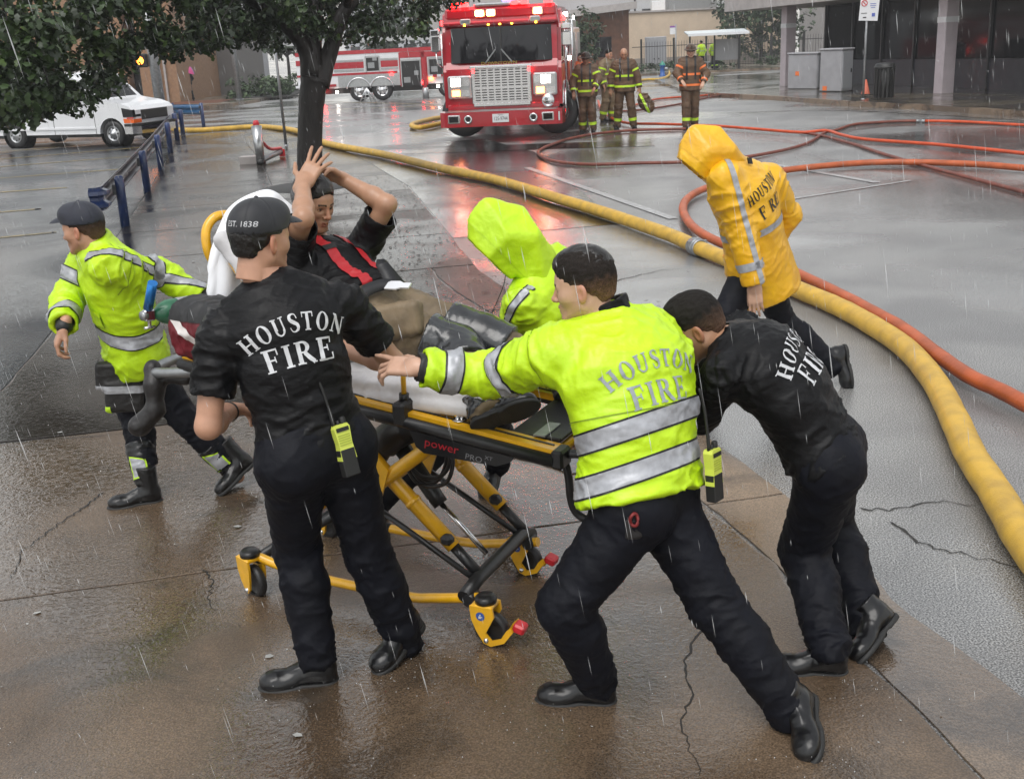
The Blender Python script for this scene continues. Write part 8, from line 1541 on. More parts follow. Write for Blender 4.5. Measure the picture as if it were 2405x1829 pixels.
# cabinets, bin and cone on that pavement
for k, (pa, pb) in enumerate((PT['cabinet'][0:2], PT['cabinet'][2:4])):
    pa, pb = A(pa), A(pb); c = (pa + pb) / 2; dd = nrm(pb - pa); lab = ('pale grey double-fronted utility cabinet beside the corner column', 'narrow pale grey utility cabinet with an orange tag at its foot')[k]
    cbn = root('utility_cabinet', (c[0], c[1], gz(c[1]) + 0.13), label=lab, cat='cabinet'); W_ = (1.25, 0.85)[k]; H_ = (1.18, 1.30)[k]; cm = mat('pale_cabinet_paint', (0.36, 0.36, 0.38), rough=0.4, noise=0.15, nscale=4); RR = Matrix.Rotation(math.radians(-52), 3, 'Z'); z0 = gz(c[1]) + 0.13
    gpart(cbn, 'cabinet_body', cm, lambda b: b.box((c[0], c[1] + 0.3, z0 + H_ / 2), (W_, 0.62, H_), RR, bev=0.03)); gpart(cbn, 'cabinet_lid', cm, lambda b: b.box((c[0], c[1] + 0.3, z0 + H_ + 0.025), (W_ + 0.06, 0.68, 0.06), RR, bev=0.02))
    f = RR @ Vector((1, 0, 0)); s2 = RR @ Vector((0, 1, 0)); gpart(cbn, 'cabinet_door', mat('grey_cabinet_door', (0.30, 0.31, 0.33), rough=0.4), lambda b: b.box(Vector((c[0], c[1] + 0.3, z0 + H_ / 2)) + f * (W_ / 2 + 0.008), (0.02, 0.52, H_ * 0.86), RR)); gpart(cbn, 'door_latch', M_BLK, lambda b: b.box(Vector((c[0], c[1] + 0.3, z0 + H_ * 0.5)) + f * (W_ / 2 + 0.025) + s2 * 0.18, (0.02, 0.05, 0.12), RR)); gpart(cbn, 'orange_tag', M_TRIMO, lambda b: b.box(Vector((c[0], c[1] + 0.3, z0 + H_ * (0.45, 0.08)[k])) - s2 * 0.318 - f * 0.2, (0.16, 0.012, 0.14), RR))
q = A(PT['bin'][0]); z0 = 0.13; bn = root('litter_bin', (q[0], q[1], z0), label='black slatted litter bin on the pavement', cat='bin')
gpart(bn, 'bin_liner', M_BLK, lambda b: b.lathe([(0, 0.02), (0.22, 0.02), (0.25, 0.80), (0.20, 0.80), (0, 0.72)], (q[0], q[1], z0), n=20)); gpart(bn, 'bin_rim', M_BLK, lambda b: b.tube([(q[0] + 0.27 * math.cos(a), q[1] + 0.27 * math.sin(a), z0 + 0.84) for a in np.linspace(0, 2 * math.pi, 20, endpoint=False)], 0.03, 8, closed=True)); gpart(bn, 'bin_hood', M_BLK, lambda b: b.lathe([(0.28, 0.86), (0.26, 0.93), (0.10, 0.97), (0, 0.97)], (q[0], q[1], z0), n=20))
for k in range(16): a = k * math.pi / 8; gpart(bn, 'slat', M_BLK, lambda b: b.box((q[0] + 0.27 * math.cos(a), q[1] + 0.27 * math.sin(a), z0 + 0.42), (0.02, 0.06, 0.80), Matrix.Rotation(a, 3, 'Z')))
q = A(PT['cone'][0]); cn = root('traffic_cone', (q[0], q[1], 0.13), label='small faded orange traffic cone behind the sign pole', cat='cone'); gpart(cn, 'cone_body', mat('faded_orange_plastic', (0.55, 0.12, 0.06), rough=0.5), lambda b: b.lathe([(0.13, 0.02), (0.02, 0.44), (0, 0.44)], (q[0], q[1], 0.13), n=14)); gpart(cn, 'cone_base', M_BLK, lambda b: b.box((q[0], q[1], 0.145), (0.34, 0.34, 0.03)))
# far side: brown hall, cream building, fence, shelter, hydrant
def wallbox(name, label, cat, x0, x1, y, h, m, depth=8, z0=None): 
    z0 = gz(y) if z0 is None else z0; rt = root(name, ((x0 + x1) / 2, y, z0), label=label, cat=cat); gpart(rt, 'wall', m, lambda b: b.box(((x0 + x1) / 2, y + depth / 2, z0 + h / 2 - 0.2), (x1 - x0, depth, h + 0.4))); return rt
bh = wallbox('brown_hall', 'long brown brick hall with a pale overhanging roof behind the fire engine', 'building', -2.5, 9.1, 79, 4.3, mat('brown_brick', (0.17, 0.072, 0.038), rough=0.7, noise=0.35, nscale=3), 4)
gpart(bh, 'roof_fascia', M_CONC, lambda b: b.add([(-3.5, 77.6, 2.55), (9.5, 77.6, 3.55), (9.5, 83.5, 3.55), (-3.5, 83.5, 2.55), (-3.5, 77.6, 2.95), (9.5, 77.6, 4.0), (9.5, 83.5, 4.0), (-3.5, 83.5, 2.95)], [(0, 1, 5, 4), (1, 2, 6, 5), (2, 3, 7, 6), (3, 0, 4, 7), (4, 5, 6, 7), (3, 2, 1, 0)])); gpart(bh, 'upper_storey', mat('pale_upper_wall', (0.42, 0.41, 0.42), rough=0.6), lambda b: b.box((3, 84, 5.0), (12, 2, 2.6)))
for k in range(5): gpart(bh, 'window', M_GLASS, lambda b: b.box((-1.5 + k * 2.2, 78.98, 1.2), (1.2, 0.06, 1.3)))
bc_ = wallbox('cream_building', 'low cream rendered building behind the black fence', 'building', 10.9, 24, 95, 4.35, mat('cream_render', (0.60, 0.48, 0.36), rough=0.7, noise=0.12, nscale=1.2), 6)
gpart(bc_, 'parapet', M_CONC, lambda b: b.box((17.4, 95.1, gz(95) + 4.42), (13.3, 0.5, 0.14))); gpart(bc_, 'plinth', mat('grey_plinth', (0.26, 0.23, 0.20), rough=0.7), lambda b: b.box((17.4, 94.95, gz(95) + 0.35), (13.1, 0.2, 0.9)))
gpart(bc_, 'roof_unit', M_WP, lambda b: b.box((13.6, 97, gz(95) + 4.85), (1.1, 1, 0.8), bev=0.05)); gpart(bc_, 'roof_box', M_GALV, lambda b: b.box((16.5, 98, gz(95) + 5.1), (4.0, 2, 1.2)))
for x in (11.5, 18.5): gpart(bc_, 'roof_post', M_BLK, lambda b: b.box((x, 95.4, gz(95) + 5.2), (0.14, 0.14, 1.8)))
ek = root('utility_cabinet', (12.2, 88, gz(88)), label='large grey double door electrical cabinet behind the black fence', cat='cabinet'); gpart(ek, 'cabinet_body', MATS['pale_cabinet_paint'], lambda b: b.box((12.2, 88.4, gz(88) + 1.35), (1.55, 0.8, 2.1), bev=0.04))
for x in (11.83, 12.57): dr = gpart(ek, 'cabinet_door', MATS['grey_cabinet_door'], lambda b: b.box((x, 87.985, gz(88) + 1.3), (0.68, 0.04, 1.75))); gpart(ek, 'lock', M_BLK, lambda b: b.box((x + (0.2 if x < 12 else -0.2), 87.95, gz(88) + 0.8), (0.08, 0.04, 0.1)))
fz = gz(82); fc = root('metal_fence', (10.3, 82, fz), label='tall black metal picket fence along the far pavement', cat='fence')
for k in range(10): gpart(fc, 'post', M_BLK, lambda b: b.box((10.3 + k * 2.3, 82, fz + 1.12), (0.13, 0.13, 2.25)))
for z in (0.25, 1.72): gpart(fc, 'rail', M_BLK, lambda b: b.box((20, 82, fz + z), (20.7, 0.05, 0.05)))
pk = gpart(fc, 'pickets', mat('fence_picket_paint', (0.05, 0.045, 0.05), rough=0.5), lambda b: [b.box((10.3 + i * 0.19, 82, fz + 1.05), (0.022, 0.022, 1.95)) for i in range(109)]); pk['kind'] = 'stuff'
shz = gz(75) + 0.13; sh = root('bus_shelter', (14.2, 74.5, shz), label='small bus shelter with a pale flat roof beside the fence', cat='bus shelter')
gpart(sh, 'roof', mat('pale_shelter_roof', (0.55, 0.60, 0.62), rough=0.2), lambda b: b.box((14.2, 74.6, shz + 2.30), (3.9, 1.6, 0.14), Matrix.Rotation(0.10, 3, 'X'), bev=0.04)); gpart(sh, 'roof_edge', M_WP, lambda b: b.box((14.2, 73.80, shz + 2.20), (3.9, 0.06, 0.16)))
for x in (12.6, 14.2, 15.8): gpart(sh, 'post', M_BLK, lambda b: b.box((x, 75.2, shz + 1.1), (0.10, 0.10, 2.25)))
gpart(sh, 'bench', M_STEEL, lambda b: (b.box((13.2, 74.9, shz + 0.48), (1.3, 0.35, 0.06)), b.box((12.7, 74.9, shz + 0.24), (0.06, 0.3, 0.46)), b.box((13.7, 74.9, shz + 0.24), (0.06, 0.3, 0.46)))); gpart(sh, 'back_panel', mat('shelter_panel', (0.30, 0.30, 0.31), rough=0.2), lambda b: b.box((15.0, 75.25, shz + 1.2), (1.5, 0.04, 1.3)))
q = A((11.55, 74.3, shz)); bs = pole('bus_stop_sign', q, 2.9, 0.05, M_GALV, 'thin bus stop pole with a small white and purple flag sign', 'sign'); gpart(bs, 'flag_sign', M_WP, lambda b: b.box(q + A((-0.2, 0, 2.55)), (0.36, 0.03, 0.5))); gpart(bs, 'purple_band', mat('purple_print', (0.25, 0.08, 0.35), rough=0.4), lambda b: b.box(q + A((-0.2, -0.02, 2.76)), (0.36, 0.02, 0.10)))
q = A(PT['hyd'][0]) + A((0.1, 0.2, 0.0)); hy = root('fire_hydrant', tuple(q), label='blue fire hydrant with a green bonnet feeding the yellow hose', cat='hydrant'); gpart(hy, 'barrel', mat('blue_hydrant_paint', (0.02, 0.09, 0.32), rough=0.35), lambda b: b.lathe([(0.22, 0), (0.22, 0.06), (0.14, 0.08), (0.14, 0.55), (0.18, 0.58), (0.18, 0.64)], tuple(q), n=16)); gpart(hy, 'bonnet', mat('green_hydrant_paint', (0.02, 0.22, 0.16), rough=0.35), lambda b: b.lathe([(0.18, 0.64), (0.15, 0.74), (0.07, 0.80), (0.05, 0.88), (0, 0.88)], tuple(q), n=16)); gpart(hy, 'outlet', M_STEEL, lambda b: b.cyl(tuple(q + A((0.1, -0.05, 0.42))), tuple(q + A((0.32, -0.1, 0.42))), 0.10))
# far left: brick corner building, planted bed
M_BRK = mat('tan_brick', (0.30, 0.17, 0.095), rough=0.7, noise=0.25, nscale=6, bump=0.2, bscale=12)
bz = gz(60); bk = root('brick_building', (-24, 60.2, bz), label='tan brick building with dark doorway behind the white van', cat='building')
gpart(bk, 'wall', M_BRK, lambda b: (b.box((-29.5, 66, bz + 3.2), (20.6, 11, 7)), b.box((-17.6, 66, bz + 3.2), (1.9, 11, 7)))); gpart(bk, 'recess', M_BLK, lambda b: b.box((-18.9, 67, bz + 3.0), (0.8, 10, 6.4))); gpart(bk, 'door', M_GLASS, lambda b: b.box((-18.85, 61.5, bz + 1.4), (0.75, 0.1, 2.6)))
for x in (-17.55, -17.25): gpart(bk, 'downpipe', M_CONC, lambda b: b.box((x, 60.42, bz + 2.6), (0.10, 0.12, 5.2)))
gpart(bk, 'brick_apron', mat('red_brick_paving', (0.16, 0.06, 0.04), rough=0.3, noise=0.3, nscale=6), lambda b: b.box((-17.5, 58.2, bz + 0.172), (7.5, 3.6, 0.02)))
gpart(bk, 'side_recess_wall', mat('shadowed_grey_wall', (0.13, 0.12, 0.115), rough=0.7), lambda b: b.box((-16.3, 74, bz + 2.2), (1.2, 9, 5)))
M_LEAF = [mat('leaf_' + n, c, rough=0.45, noise=0.3, nscale=3) for n, c in (('dark', (0.016, 0.030, 0.009)), ('mid', (0.036, 0.068, 0.017)), ('light', (0.075, 0.122, 0.030)), ('rust', (0.075, 0.035, 0.012)))]
def leaf_cloud(centres, n_each, size, rng, hang=0.3, mats_w=(0.5, 0.33, 0.14, 0.03)):
    """many small lobed leaves round the given clump centres (x,y,z,r): returns vertices, faces, material index"""
    V, F, MI = [], [], []
    for (cx, cy, cz, cr) in centres:
        tone = rng.random()
        for _ in range(int(n_each * (0.6 + 0.8 * rng.random()))):
            d = rng.normal(size=3); d /= np.linalg.norm(d) + 1e-9; rr = cr * rng.random() ** 0.45; p = np.array((cx, cy, cz)) + d * rr * (1, 1, 0.75)
            a = rng.random() * 6.283; til = rng.uniform(-0.9, 0.5); f = np.array((math.cos(a) * math.cos(til), math.sin(a) * math.cos(til), math.sin(til) - hang)); f /= np.linalg.norm(f); s = np.cross(f, (rng.normal() * 0.4, rng.normal() * 0.4, 1)); s /= np.linalg.norm(s) + 1e-9; u = np.cross(s, f); L = size * rng.uniform(0.55, 1.5); b = len(V)
            for (y, x, z) in ((0, 0, 0), (0.35, 0.30, 0.05), (0.55, 0.16, 0.02), (0.72, 0.32, 0.0), (1.0, 0.0, -0.10), (0.72, -0.32, 0.0), (0.55, -0.16, 0.02), (0.35, -0.30, 0.05)): V.append(p + f * y * L + s * x * L + u * z * L)
            F.append((b, b + 1, b + 2, b + 6, b + 7)); F.append((b + 2, b + 3, b + 4, b + 5, b + 6)); w = rng.random() * 0.7 + tone * 0.3; k = 0 if w < mats_w[0] else 1 if w < mats_w[0] + mats_w[1] else 2 if w < 1 - mats_w[3] else 3; MI += [k, k]
    return V, F, MI
def foliage(name, V, F, MI, parent, mats=M_LEAF):
    me = bpy.data.meshes.new(name); me.from_pydata([tuple(v) for v in V], [], F); 
    for m in mats: me.materials.append(m)
    me.polygons.foreach_set('material_index', MI); me.update(); o = bpy.data.objects.new(name, me); COL.objects.link(o); o.parent = parent
    if parent is not None: o.matrix_parent_inverse = Matrix.Translation(-parent.location)
    return o
M_BARK = mat('wet_dark_bark', (0.016, 0.011, 0.009), rough=0.5, noise=0.5, nscale=9, bump=0.8, bscale=16, bdist=0.03, stretch=(1, 1, 0.25))
def far_tree(label, x, y, z0, h, rad, seed, n=70, size=0.30, trunk=0.16, cat='tree', name='street_tree', squash=0.8, mats=M_LEAF, zc=0.62):
    rng = np.random.default_rng(seed); rt = root(name, (x, y, z0), label=label, cat=cat)
    gpart(rt, 'trunk', M_BARK, lambda b: (b.tube(spline([(x, y, z0 - 0.1), (x + 0.06, y, z0 + h * 0.3), (x - 0.05, y, z0 + h * 0.75)], 5), [trunk * (1 - 0.06 * i) for i in range(11)], 8), [b.tube([(x, y, z0 + h * 0.35), (x + rad * 0.6 * math.cos(a), y + rad * 0.6 * math.sin(a), z0 + h * 0.7)], [trunk * 0.5, trunk * 0.15], 6) for a in (0.3, 1.6, 2.9, 4.4, 5.5)]))
    cs = []
    for _ in range(n):
        d = rng.normal(size=3); d /= np.linalg.norm(d); r = rad * rng.random() ** 0.4; cs.append((x + d[0] * r, y + d[1] * r, z0 + h * zc + d[2] * r * squash, rad * 0.22))
    foliage('crown', *leaf_cloud(cs, 26, size, rng), rt, mats); return rt
M_FARL = [mat('far_leaf_' + n, c, rough=0.6) for n, c in (('dark', (0.020, 0.042, 0.014)), ('mid', (0.034, 0.062, 0.022)), ('light', (0.056, 0.095, 0.035)), ('pale', (0.075, 0.110, 0.045)))]
far_tree('dense dark green tree overhanging the bus shelter and fence', 20.6, 90, gz(90), 5.4, 3.6, 1, n=150, size=0.34, mats=M_FARL, squash=0.85, zc=0.68)
far_tree('slim young pale green street tree beside the fire engine', 4.9, 66, gz(66), 4.6, 1.3, 2, n=70, size=0.20, trunk=0.07, mats=M_FARL, squash=1.3, zc=0.52)
far_tree('misty broad tree down the side street behind the planted bed', -16.5, 92, gz(92), 6.5, 3.4, 3, n=110, size=0.42, mats=M_FARL, squash=0.7, zc=0.72)
far_tree('misty tree far along the side street', -11, 128, gz(120), 8, 4.4, 5, n=90, size=0.6, mats=M_FARL)
rng = np.random.default_rng(9); hx, hy = -12.9, 63.5; cs = [(hx + rng.uniform(-1.6, 1.6), hy + rng.uniform(-2.0, 7), gz(64) + 0.13 + rng.uniform(0.1, 0.95) * (0.45 if abs(i) % 3 == 0 else 1), 0.34) for i in range(95)]; hg = root('planted_bed', (hx, hy, gz(64) + 0.13), label='bushy green planted bed on the far corner pavement', cat='shrub'); foliage('leaves', *leaf_cloud(cs, 30, 0.20, rng, mats_w=(0.3, 0.35, 0.3, 0.05)), hg, M_FARL)
gpart(hg, 'bed_soil', M_CRACK, lambda b: b.box((hx, hy + 2.5, gz(66) + 0.18), (3.4, 9.5, 0.08)))
rng = np.random.default_rng(12); cs = [(rng.uniform(9, 30), rng.uniform(76.5, 79.5), gz(78) + 0.13 + rng.uniform(0.05, 0.5), 0.30) for i in range(110)]; hg = root('low_hedge', (19, 78, gz(78) + 0.13), label='low scrubby hedge at the foot of the black fence', cat='hedge'); foliage('leaves', *leaf_cloud(cs, 18, 0.22, rng), hg, M_FARL)
# far blocks closing the street
for x0, x1, y, h, c, lab in ((-48, -27, 128, 9, (0.36, 0.36, 0.38), 'pale grey office block far down the side street'), (-8, 4, 150, 7.5, (0.40, 0.38, 0.36), 'low beige warehouse at the end of the street'), (4, 34, 140, 8.5, (0.46, 0.46, 0.47), 'wide white building beyond the cream building'), (34, 80, 120, 9, (0.30, 0.28, 0.27), 'brown block beyond the dense tree'), (-27, -8, 210, 12, (0.42, 0.43, 0.45), 'misty tower block at the end of the side street')):
    fb = wallbox('far_building', lab, 'building', x0, x1, y, h, mat('far_wall_%d' % int(x0 + 100), c, rough=0.7, noise=0.1, nscale=0.5), 10); n_ = int((x1 - x0) / 3.2)
    for r_w in range(2):
        for k in range(n_): gpart(fb, 'window', M_GLASS, lambda b: b.box((x0 + 1.8 + k * 3.2, y - 0.02, gz(y) + 2.0 + r_w * 3.0), (1.7, 0.08, 1.3)))
# ------------------------------------------------------------------ the big tree over the sidewalk
tf = [A(p) for p in TREE_FORK]; tr = root('shade_tree', tuple(tf[0]), label='dark wet shade tree growing through the sidewalk with a low spreading crown', cat='tree')
def limb(b, pts, r0, r1, n=12): P = spline(pts, 6); b.tube(P, [r0 + (r1 - r0) * i / (len(P) - 1) for i in range(len(P))], n)
gpart(tr, 'trunk', M_BARK, lambda b: (b.tube(spline([tuple(tf[0] + A((0, 0, -0.1))), tuple(tf[0] + A((0.01, 0, 0.12))), tuple(tf[1]), tuple(tf[2]), tuple(tf[3] + A((0.02, 0, 0)))], 6), [0.34, 0.30, 0.27, 0.25, 0.235, 0.225] + [0.215] * 6 + [0.21] * 6 + [0.22] * 6 + [0.25], 16)))
for pts, r0, r1 in (((tf[3] + A((-0.06, 0, -0.15)), tf[4] + A((-0.1, 0, 0.1)), (-3.7, 18.6, 3.0), (-4.6, 17.0, 3.6), (-5.2, 15.2, 3.7), (-5.3, 13.0, 3.0)), 0.17, 0.03), ((tf[3] + A((0.08, 0, -0.15)), tf[5], (-2.4, 19.4, 2.9), (-1.6, 19.8, 3.6), (-0.5, 20.4, 4.0), (0.3, 20.9, 3.9)), 0.17, 0.025), ((tf[3], (-3.0, 19.5, 2.6), (-2.9, 19.8, 3.8), (-3.1, 19.9, 5.5), (-3.0, 20, 6.8)), 0.16, 0.03), (((-3.7, 18.6, 3.0), (-4.4, 19.2, 3.5), (-5.8, 19.8, 4.0), (-7.4, 20.0, 4.2)), 0.10, 0.02), (((-4.6, 17.0, 3.6), (-4.2, 15.6, 3.8), (-3.9, 14.0, 3.6)), 0.07, 0.02), (((-2.4, 19.4, 2.9), (-2.2, 18.4, 3.3), (-1.9, 17.2, 3.8)), 0.08, 0.02)):
    gpart(tr, 'limb', M_BARK, lambda b: limb(b, [tuple(A(p)) for p in pts], r0, r1))
rng = np.random.default_rng(21); cs = CROWN
foliage('crown', *leaf_cloud(cs, 80, 0.105, rng, hang=0.45, mats_w=(0.42, 0.34, 0.20, 0.04)), tr)
tw_ = MB(); r5 = random.Random(5)
for (x, y, z, r) in cs[::3]: tw_.tube([(x + r5.uniform(-.3, .3), y + r5.uniform(-.3, .3), z + 0.55), (x + r5.uniform(-.1, .1), y, z + 0.1), (x, y, z - r * 0.8)], [0.010, 0.007, 0.003], 5)
o = tw_.build('twigs', M_BARK, tr); o.matrix_parent_inverse = Matrix.Translation(-tr.location); o['kind'] = 'stuff'
gpart(tr, 'tree_pit', M_CRACK, lambda b: b.lathe([(0, 0.024), (0.75, 0.022), (0.80, 0.012)], (tf[0][0], tf[0][1], 0.0), n=24))

# ------------------------------------------------------------------ people further off
def stance(x, y, z, yaw, s=1.0, legs=((0.12, 0.05), (-0.12, -0.05)), hands=None, lean=0.0, knee=0.05, look=None):
    """joints of someone standing at x,y facing yaw; legs are (side, forward) foot offsets, hands are (side, forward, up) of the wrists"""
    f = A((math.cos(yaw), math.sin(yaw), 0)); l = A((-f[1], f[0], 0)); P = lambda a, b, c: A((x, y, z)) + (l * a + f * b + SZ * c) * s; J = {}
    J['pelvis'] = P(0, 0, 0.93); J['neck'] = P(0, lean, 1.50); J['head'] = P(0, lean + 0.04, 1.66)
    for d, sg, (a, b) in (('L', 1, legs[0]), ('R', -1, legs[1])):
        J['hp' + d] = P(0.095 * sg, 0, 0.93); J['an' + d] = P(a, b - 0.05, 0.09); J['toe' + d] = P(a + 0.03 * sg, b + 0.14, 0.03); J['kn' + d] = lerp(J['hp' + d], J['an' + d], 0.5) + f * knee
        J['sh' + d] = P(0.19 * sg, lean, 1.44); w = (hands or {}).get(d, (0.28 * sg, 0.08, 0.92)); J['wr' + d] = P(*w); m = lerp(J['sh' + d], J['wr' + d], 0.5); dist = np.linalg.norm(J['sh' + d] - J['wr' + d]); off = math.sqrt(max(0.0, (0.285 * s) ** 2 - (dist / 2) ** 2))
        J['el' + d] = m + nrm(l * sg * 0.8 - f * 0.5 - SZ * 0.25) * off; J['hand' + d] = J['wr' + d] + nrm(J['wr' + d] - J['el' + d] - SZ * 0.02) * 0.12
    return J
def crowd_person(label, J, s, yaw, coat, trousers_m, skin='tan', trims=M_TRIM, helmet=None, hair=None, group=None, look=None, seed=1, scba=True, hem=0.10, h=0.016, trim_t=(0.55, 0.95)):
    p = person(label, group); fw = look if look is not None else (math.cos(yaw), math.sin(yaw), -0.08); R = Rig(J, s, fwd=fw); j = R.J
    body(R, p, M_SKIN[skin], dict(L=dict(palm=(0, 0, -1)), R=dict(palm=(0, 0, -1))), h=0.013)
    t = trousers(R, p, trousers_m, seed, o=(0.03, 0.04, 0.05), h=h, amp=0.012); k = jacket(R, p, coat, seed + 1, o=0.045, ao=(0.035, 0.03), h=h, amp=0.014, hem=hem, flare=0.03)
    ar = [(j['sh' + d], j['el' + d], 0.13) for d in 'LR'] + [(j['el' + d], j['wr' + d], 0.12) for d in 'LR']
    if trims is not None:
        for q in trim_t: hoop(k, p, lerp(j['neck'], j['pelvis'], q), R.up, 0.05, near=(lerp(j['neck'], j['pelvis'], .3), j['pelvis'] - R.up * .1, .34), excl=ar, m=trims, edge=False, name='reflective_trim')
        for d in 'LR':
            hoop(k, p, lerp(j['el' + d], j['wr' + d], 0.72), j['wr' + d] - j['el' + d], 0.045, near=(j['el' + d], j['wr' + d], 0.12), m=trims, edge=False, name='reflective_trim'); hoop(k, p, lerp(j['sh' + d], j['el' + d], 0.45), j['el' + d] - j['sh' + d], 0.045, near=(j['sh' + d], j['el' + d], 0.13), m=trims, edge=False, name='reflective_trim')
            hoop(t, p, lerp(j['kn' + d], j['an' + d], 0.68), j['an' + d] - j['kn' + d], 0.07, near=(j['kn' + d], j['an' + d], 0.16), m=M_TRIM, edge=False, name='reflective_trim')
    if helmet is not None:
        S = SDF(); P = lambda *q: R.h2w(A([q]))[0]; S.ell(P(0, -0.01, 0.065), A((0.115, 0.14, 0.105)) * s, R.HM, k=0.01); S.ell(P(0, -0.015, 0.045), A((0.155, 0.205, 0.022)) * s, R.HM, k=0.015); S.ell(P(0, -0.01, 0.0), A((0.088, 0.11, 0.06)) * s, R.HM, k=0.01, op='sub'); S.cone(P(0, 0.12, 0.06), P(0, 0.135, 0.135), 0.03 * s, 0.02 * s, 0.01); S.cone(P(0, 0.10, 0.155), P(0, -0.13, 0.145), 0.016 * s, 0.014 * s, 0.015); cloth('helmet', S, 0.010, p, helmet, [], 0, 1)
    elif hair is not None: headgear(R, p, 'hair', HAIR['short'], hair)
    if scba:
        for sg in (-1, 1): band(k, 'harness_strap', M_EDGE, p, [(j['neck'] + R.latS * (0.10 * sg + 0.022), R.latS), (j['neck'] + R.latS * (0.10 * sg - 0.022), -R.latS), (lerp(j['neck'], j['pelvis'], 0.75), -R.up)], face=(R.fS, 0.0), off=0.008)
        S = SDF(); S.cone(lerp(j['neck'], j['pelvis'], 0.12) - R.fS * 0.22, lerp(j['neck'], j['pelvis'], 0.85) - R.fS * 0.22, 0.075 * s, 0.075 * s, 0.02); cloth('air_cylinder', S, 0.014, p, mat('yellow_air_cylinder', (0.42, 0.62, 0.03), rough=0.35), [], 0, 1)
    shoes(R, p, 'boot', flat='LR'); settle(p, (j['pelvis'][0], j['pelvis'][1], gz(j['pelvis'][1]))); return R
ff = PT['ff']; DN = -math.pi / 2; M_HEL = mat('dark_fire_helmet', (0.030, 0.018, 0.012), rough=0.35, noise=0.3, nscale=10); M_HELB = mat('brown_fire_helmet', (0.10, 0.065, 0.04), rough=0.35, noise=0.5, nscale=14)
GF = 'firefighters standing behind the engine'
a = ff[0]; crowd_person('firefighter in dark helmet and brown bunker gear standing at the corner of the fire engine', stance(a[0] - 0.05, a[1], 0, DN - 0.15, 1.02, hands=dict(L=(0.20, 0.30, 1.02), R=(-0.30, 0.12, 0.93))), 1.02, DN - 0.15, M_BRNB, M_BRNB, 'brown', helmet=M_HEL, seed=201, group=GF)
a = ff[1]; crowd_person('bareheaded firefighter in tan bunker gear seen between two others', stance(a[0] + 0.05, a[1], 0, DN + 0.8, 1.03), 1.03, DN + 0.8, mat('pale_bunker_cloth', (0.21, 0.15, 0.085), rough=0.65, noise=0.35, nscale=7), MATS['pale_bunker_cloth'], 'warm', hair=M_CROP, seed=211, group=GF, scba=False)
a = ff[1]; crowd_person('person in orange vest mostly hidden behind the tan bunker gear', stance(a[0] - 0.55, a[1] + 1.6, 0, DN, 0.98), 0.98, DN, mat('orange_vest_cloth', (0.60, 0.12, 0.03), rough=0.6, noise=0.3, nscale=5), M_NAVY, 'light', trims=None, hair=M_CROP, seed=221, scba=False)
a = ff[2]; Rb = crowd_person('bald firefighter in open brown bunker coat holding a folded coat low', stance(a[0] - 0.02, a[1], 0, DN - 0.1, 1.06, legs=((0.20, 0.05), (-0.18, 0.0)), hands=dict(L=(0.34, 0.05, 0.90), R=(-0.32, 0.02, 0.90))), 1.06, DN - 0.1, M_BRNB, M_BRNB, 'tan', look=(-0.1, -1, -0.35), seed=231, group=GF)
S = SDF(); q = Rb.J['handL'] + A((0.10, -0.05, -0.20)); S.ell(q, (0.16, 0.10, 0.22), frame((1, 0, 0.4), (0, 1, 0), (-0.4, 0, 1)), k=0.03); S.ell(q + A((0.12, 0, -0.12)), (0.12, 0.09, 0.16), k=0.05)
hc = root('bundled_coat', tuple(q), label='bundled brown coat with lime trim hanging from the bald firefighter', cat='coat'); co_ = cloth('coat_cloth', S, 0.013, hc, M_BRNB, [(q, q + A((0, 0, -.3)))], 0.03, 5); co2 = hoop(co_, hc, q + A((-0.04, 0, 0.02)), (1, 0, 0.5), 0.06, m=M_TRIM, edge=False, name='reflective_trim')
for o in (co_, co2):
    if o is not None: o.matrix_parent_inverse = Matrix.Translation(-hc.location)
a = ff[3]; Rh = crowd_person('firefighter in brown helmet and orange trimmed bunker gear walking away from the engine', stance(a[0], a[1], 0, DN - 0.1, 1.06, legs=((0.10, -0.12), (-0.10, 0.14)), hands=dict(L=(0.26, 0.20, 1.00), R=(-0.20, 0.30, 1.05))), 1.06, DN - 0.1, M_BRNB, M_BRNB, 'light', trims=M_TRIMO, helmet=M_HELB, seed=241, look=(-0.05, -1, -0.1), scba=True)
for k, (x, y, yaw, lab) in enumerate(((13.6, 76.6, math.pi / 2 + 0.5, 'person in lime jacket standing under the bus shelter beside another'), (14.35, 75.9, math.pi / 2 - 0.2, 'person in lime jacket marked POLICE seen from behind at the bus shelter'))):
    z = gz(y) + 0.13; Rp = crowd_person(lab, stance(x, y, z, yaw, 1.02), 1.02, yaw, M_LIME, M_NAVY, 'tan', trims=M_TAPE, hair=M_CROP, seed=251 + k * 7, scba=False, h=0.022, trim_t=(0.62,))
x, y = PT['umbrella'][0][:2]; z = gz(y) + 0.13; yaw = 2.4; Ru = crowd_person('pedestrian in black walking under a pink umbrella on the far corner', stance(x, y, z, yaw, 0.98, legs=((0.08, 0.18), (-0.08, -0.16)), hands=dict(L=(0.10, 0.25, 1.25), R=(-0.2, 0.1, 0.95))), 0.98, yaw, M_BLACK, M_BLACK, 'brown', trims=None, hair=M_HAIR, seed=271, scba=False, h=0.022)
um = root('umbrella', tuple(Ru.J['handL']), label='pink umbrella with a blue edge held over the pedestrian in black', cat='umbrella'); uc = Ru.J['handL'] + A((0.0, 0, 0.30)); ut = Matrix.Rotation(0.45, 3, 'Y'); ang = lambda a: (math.cos(a), math.sin(a))
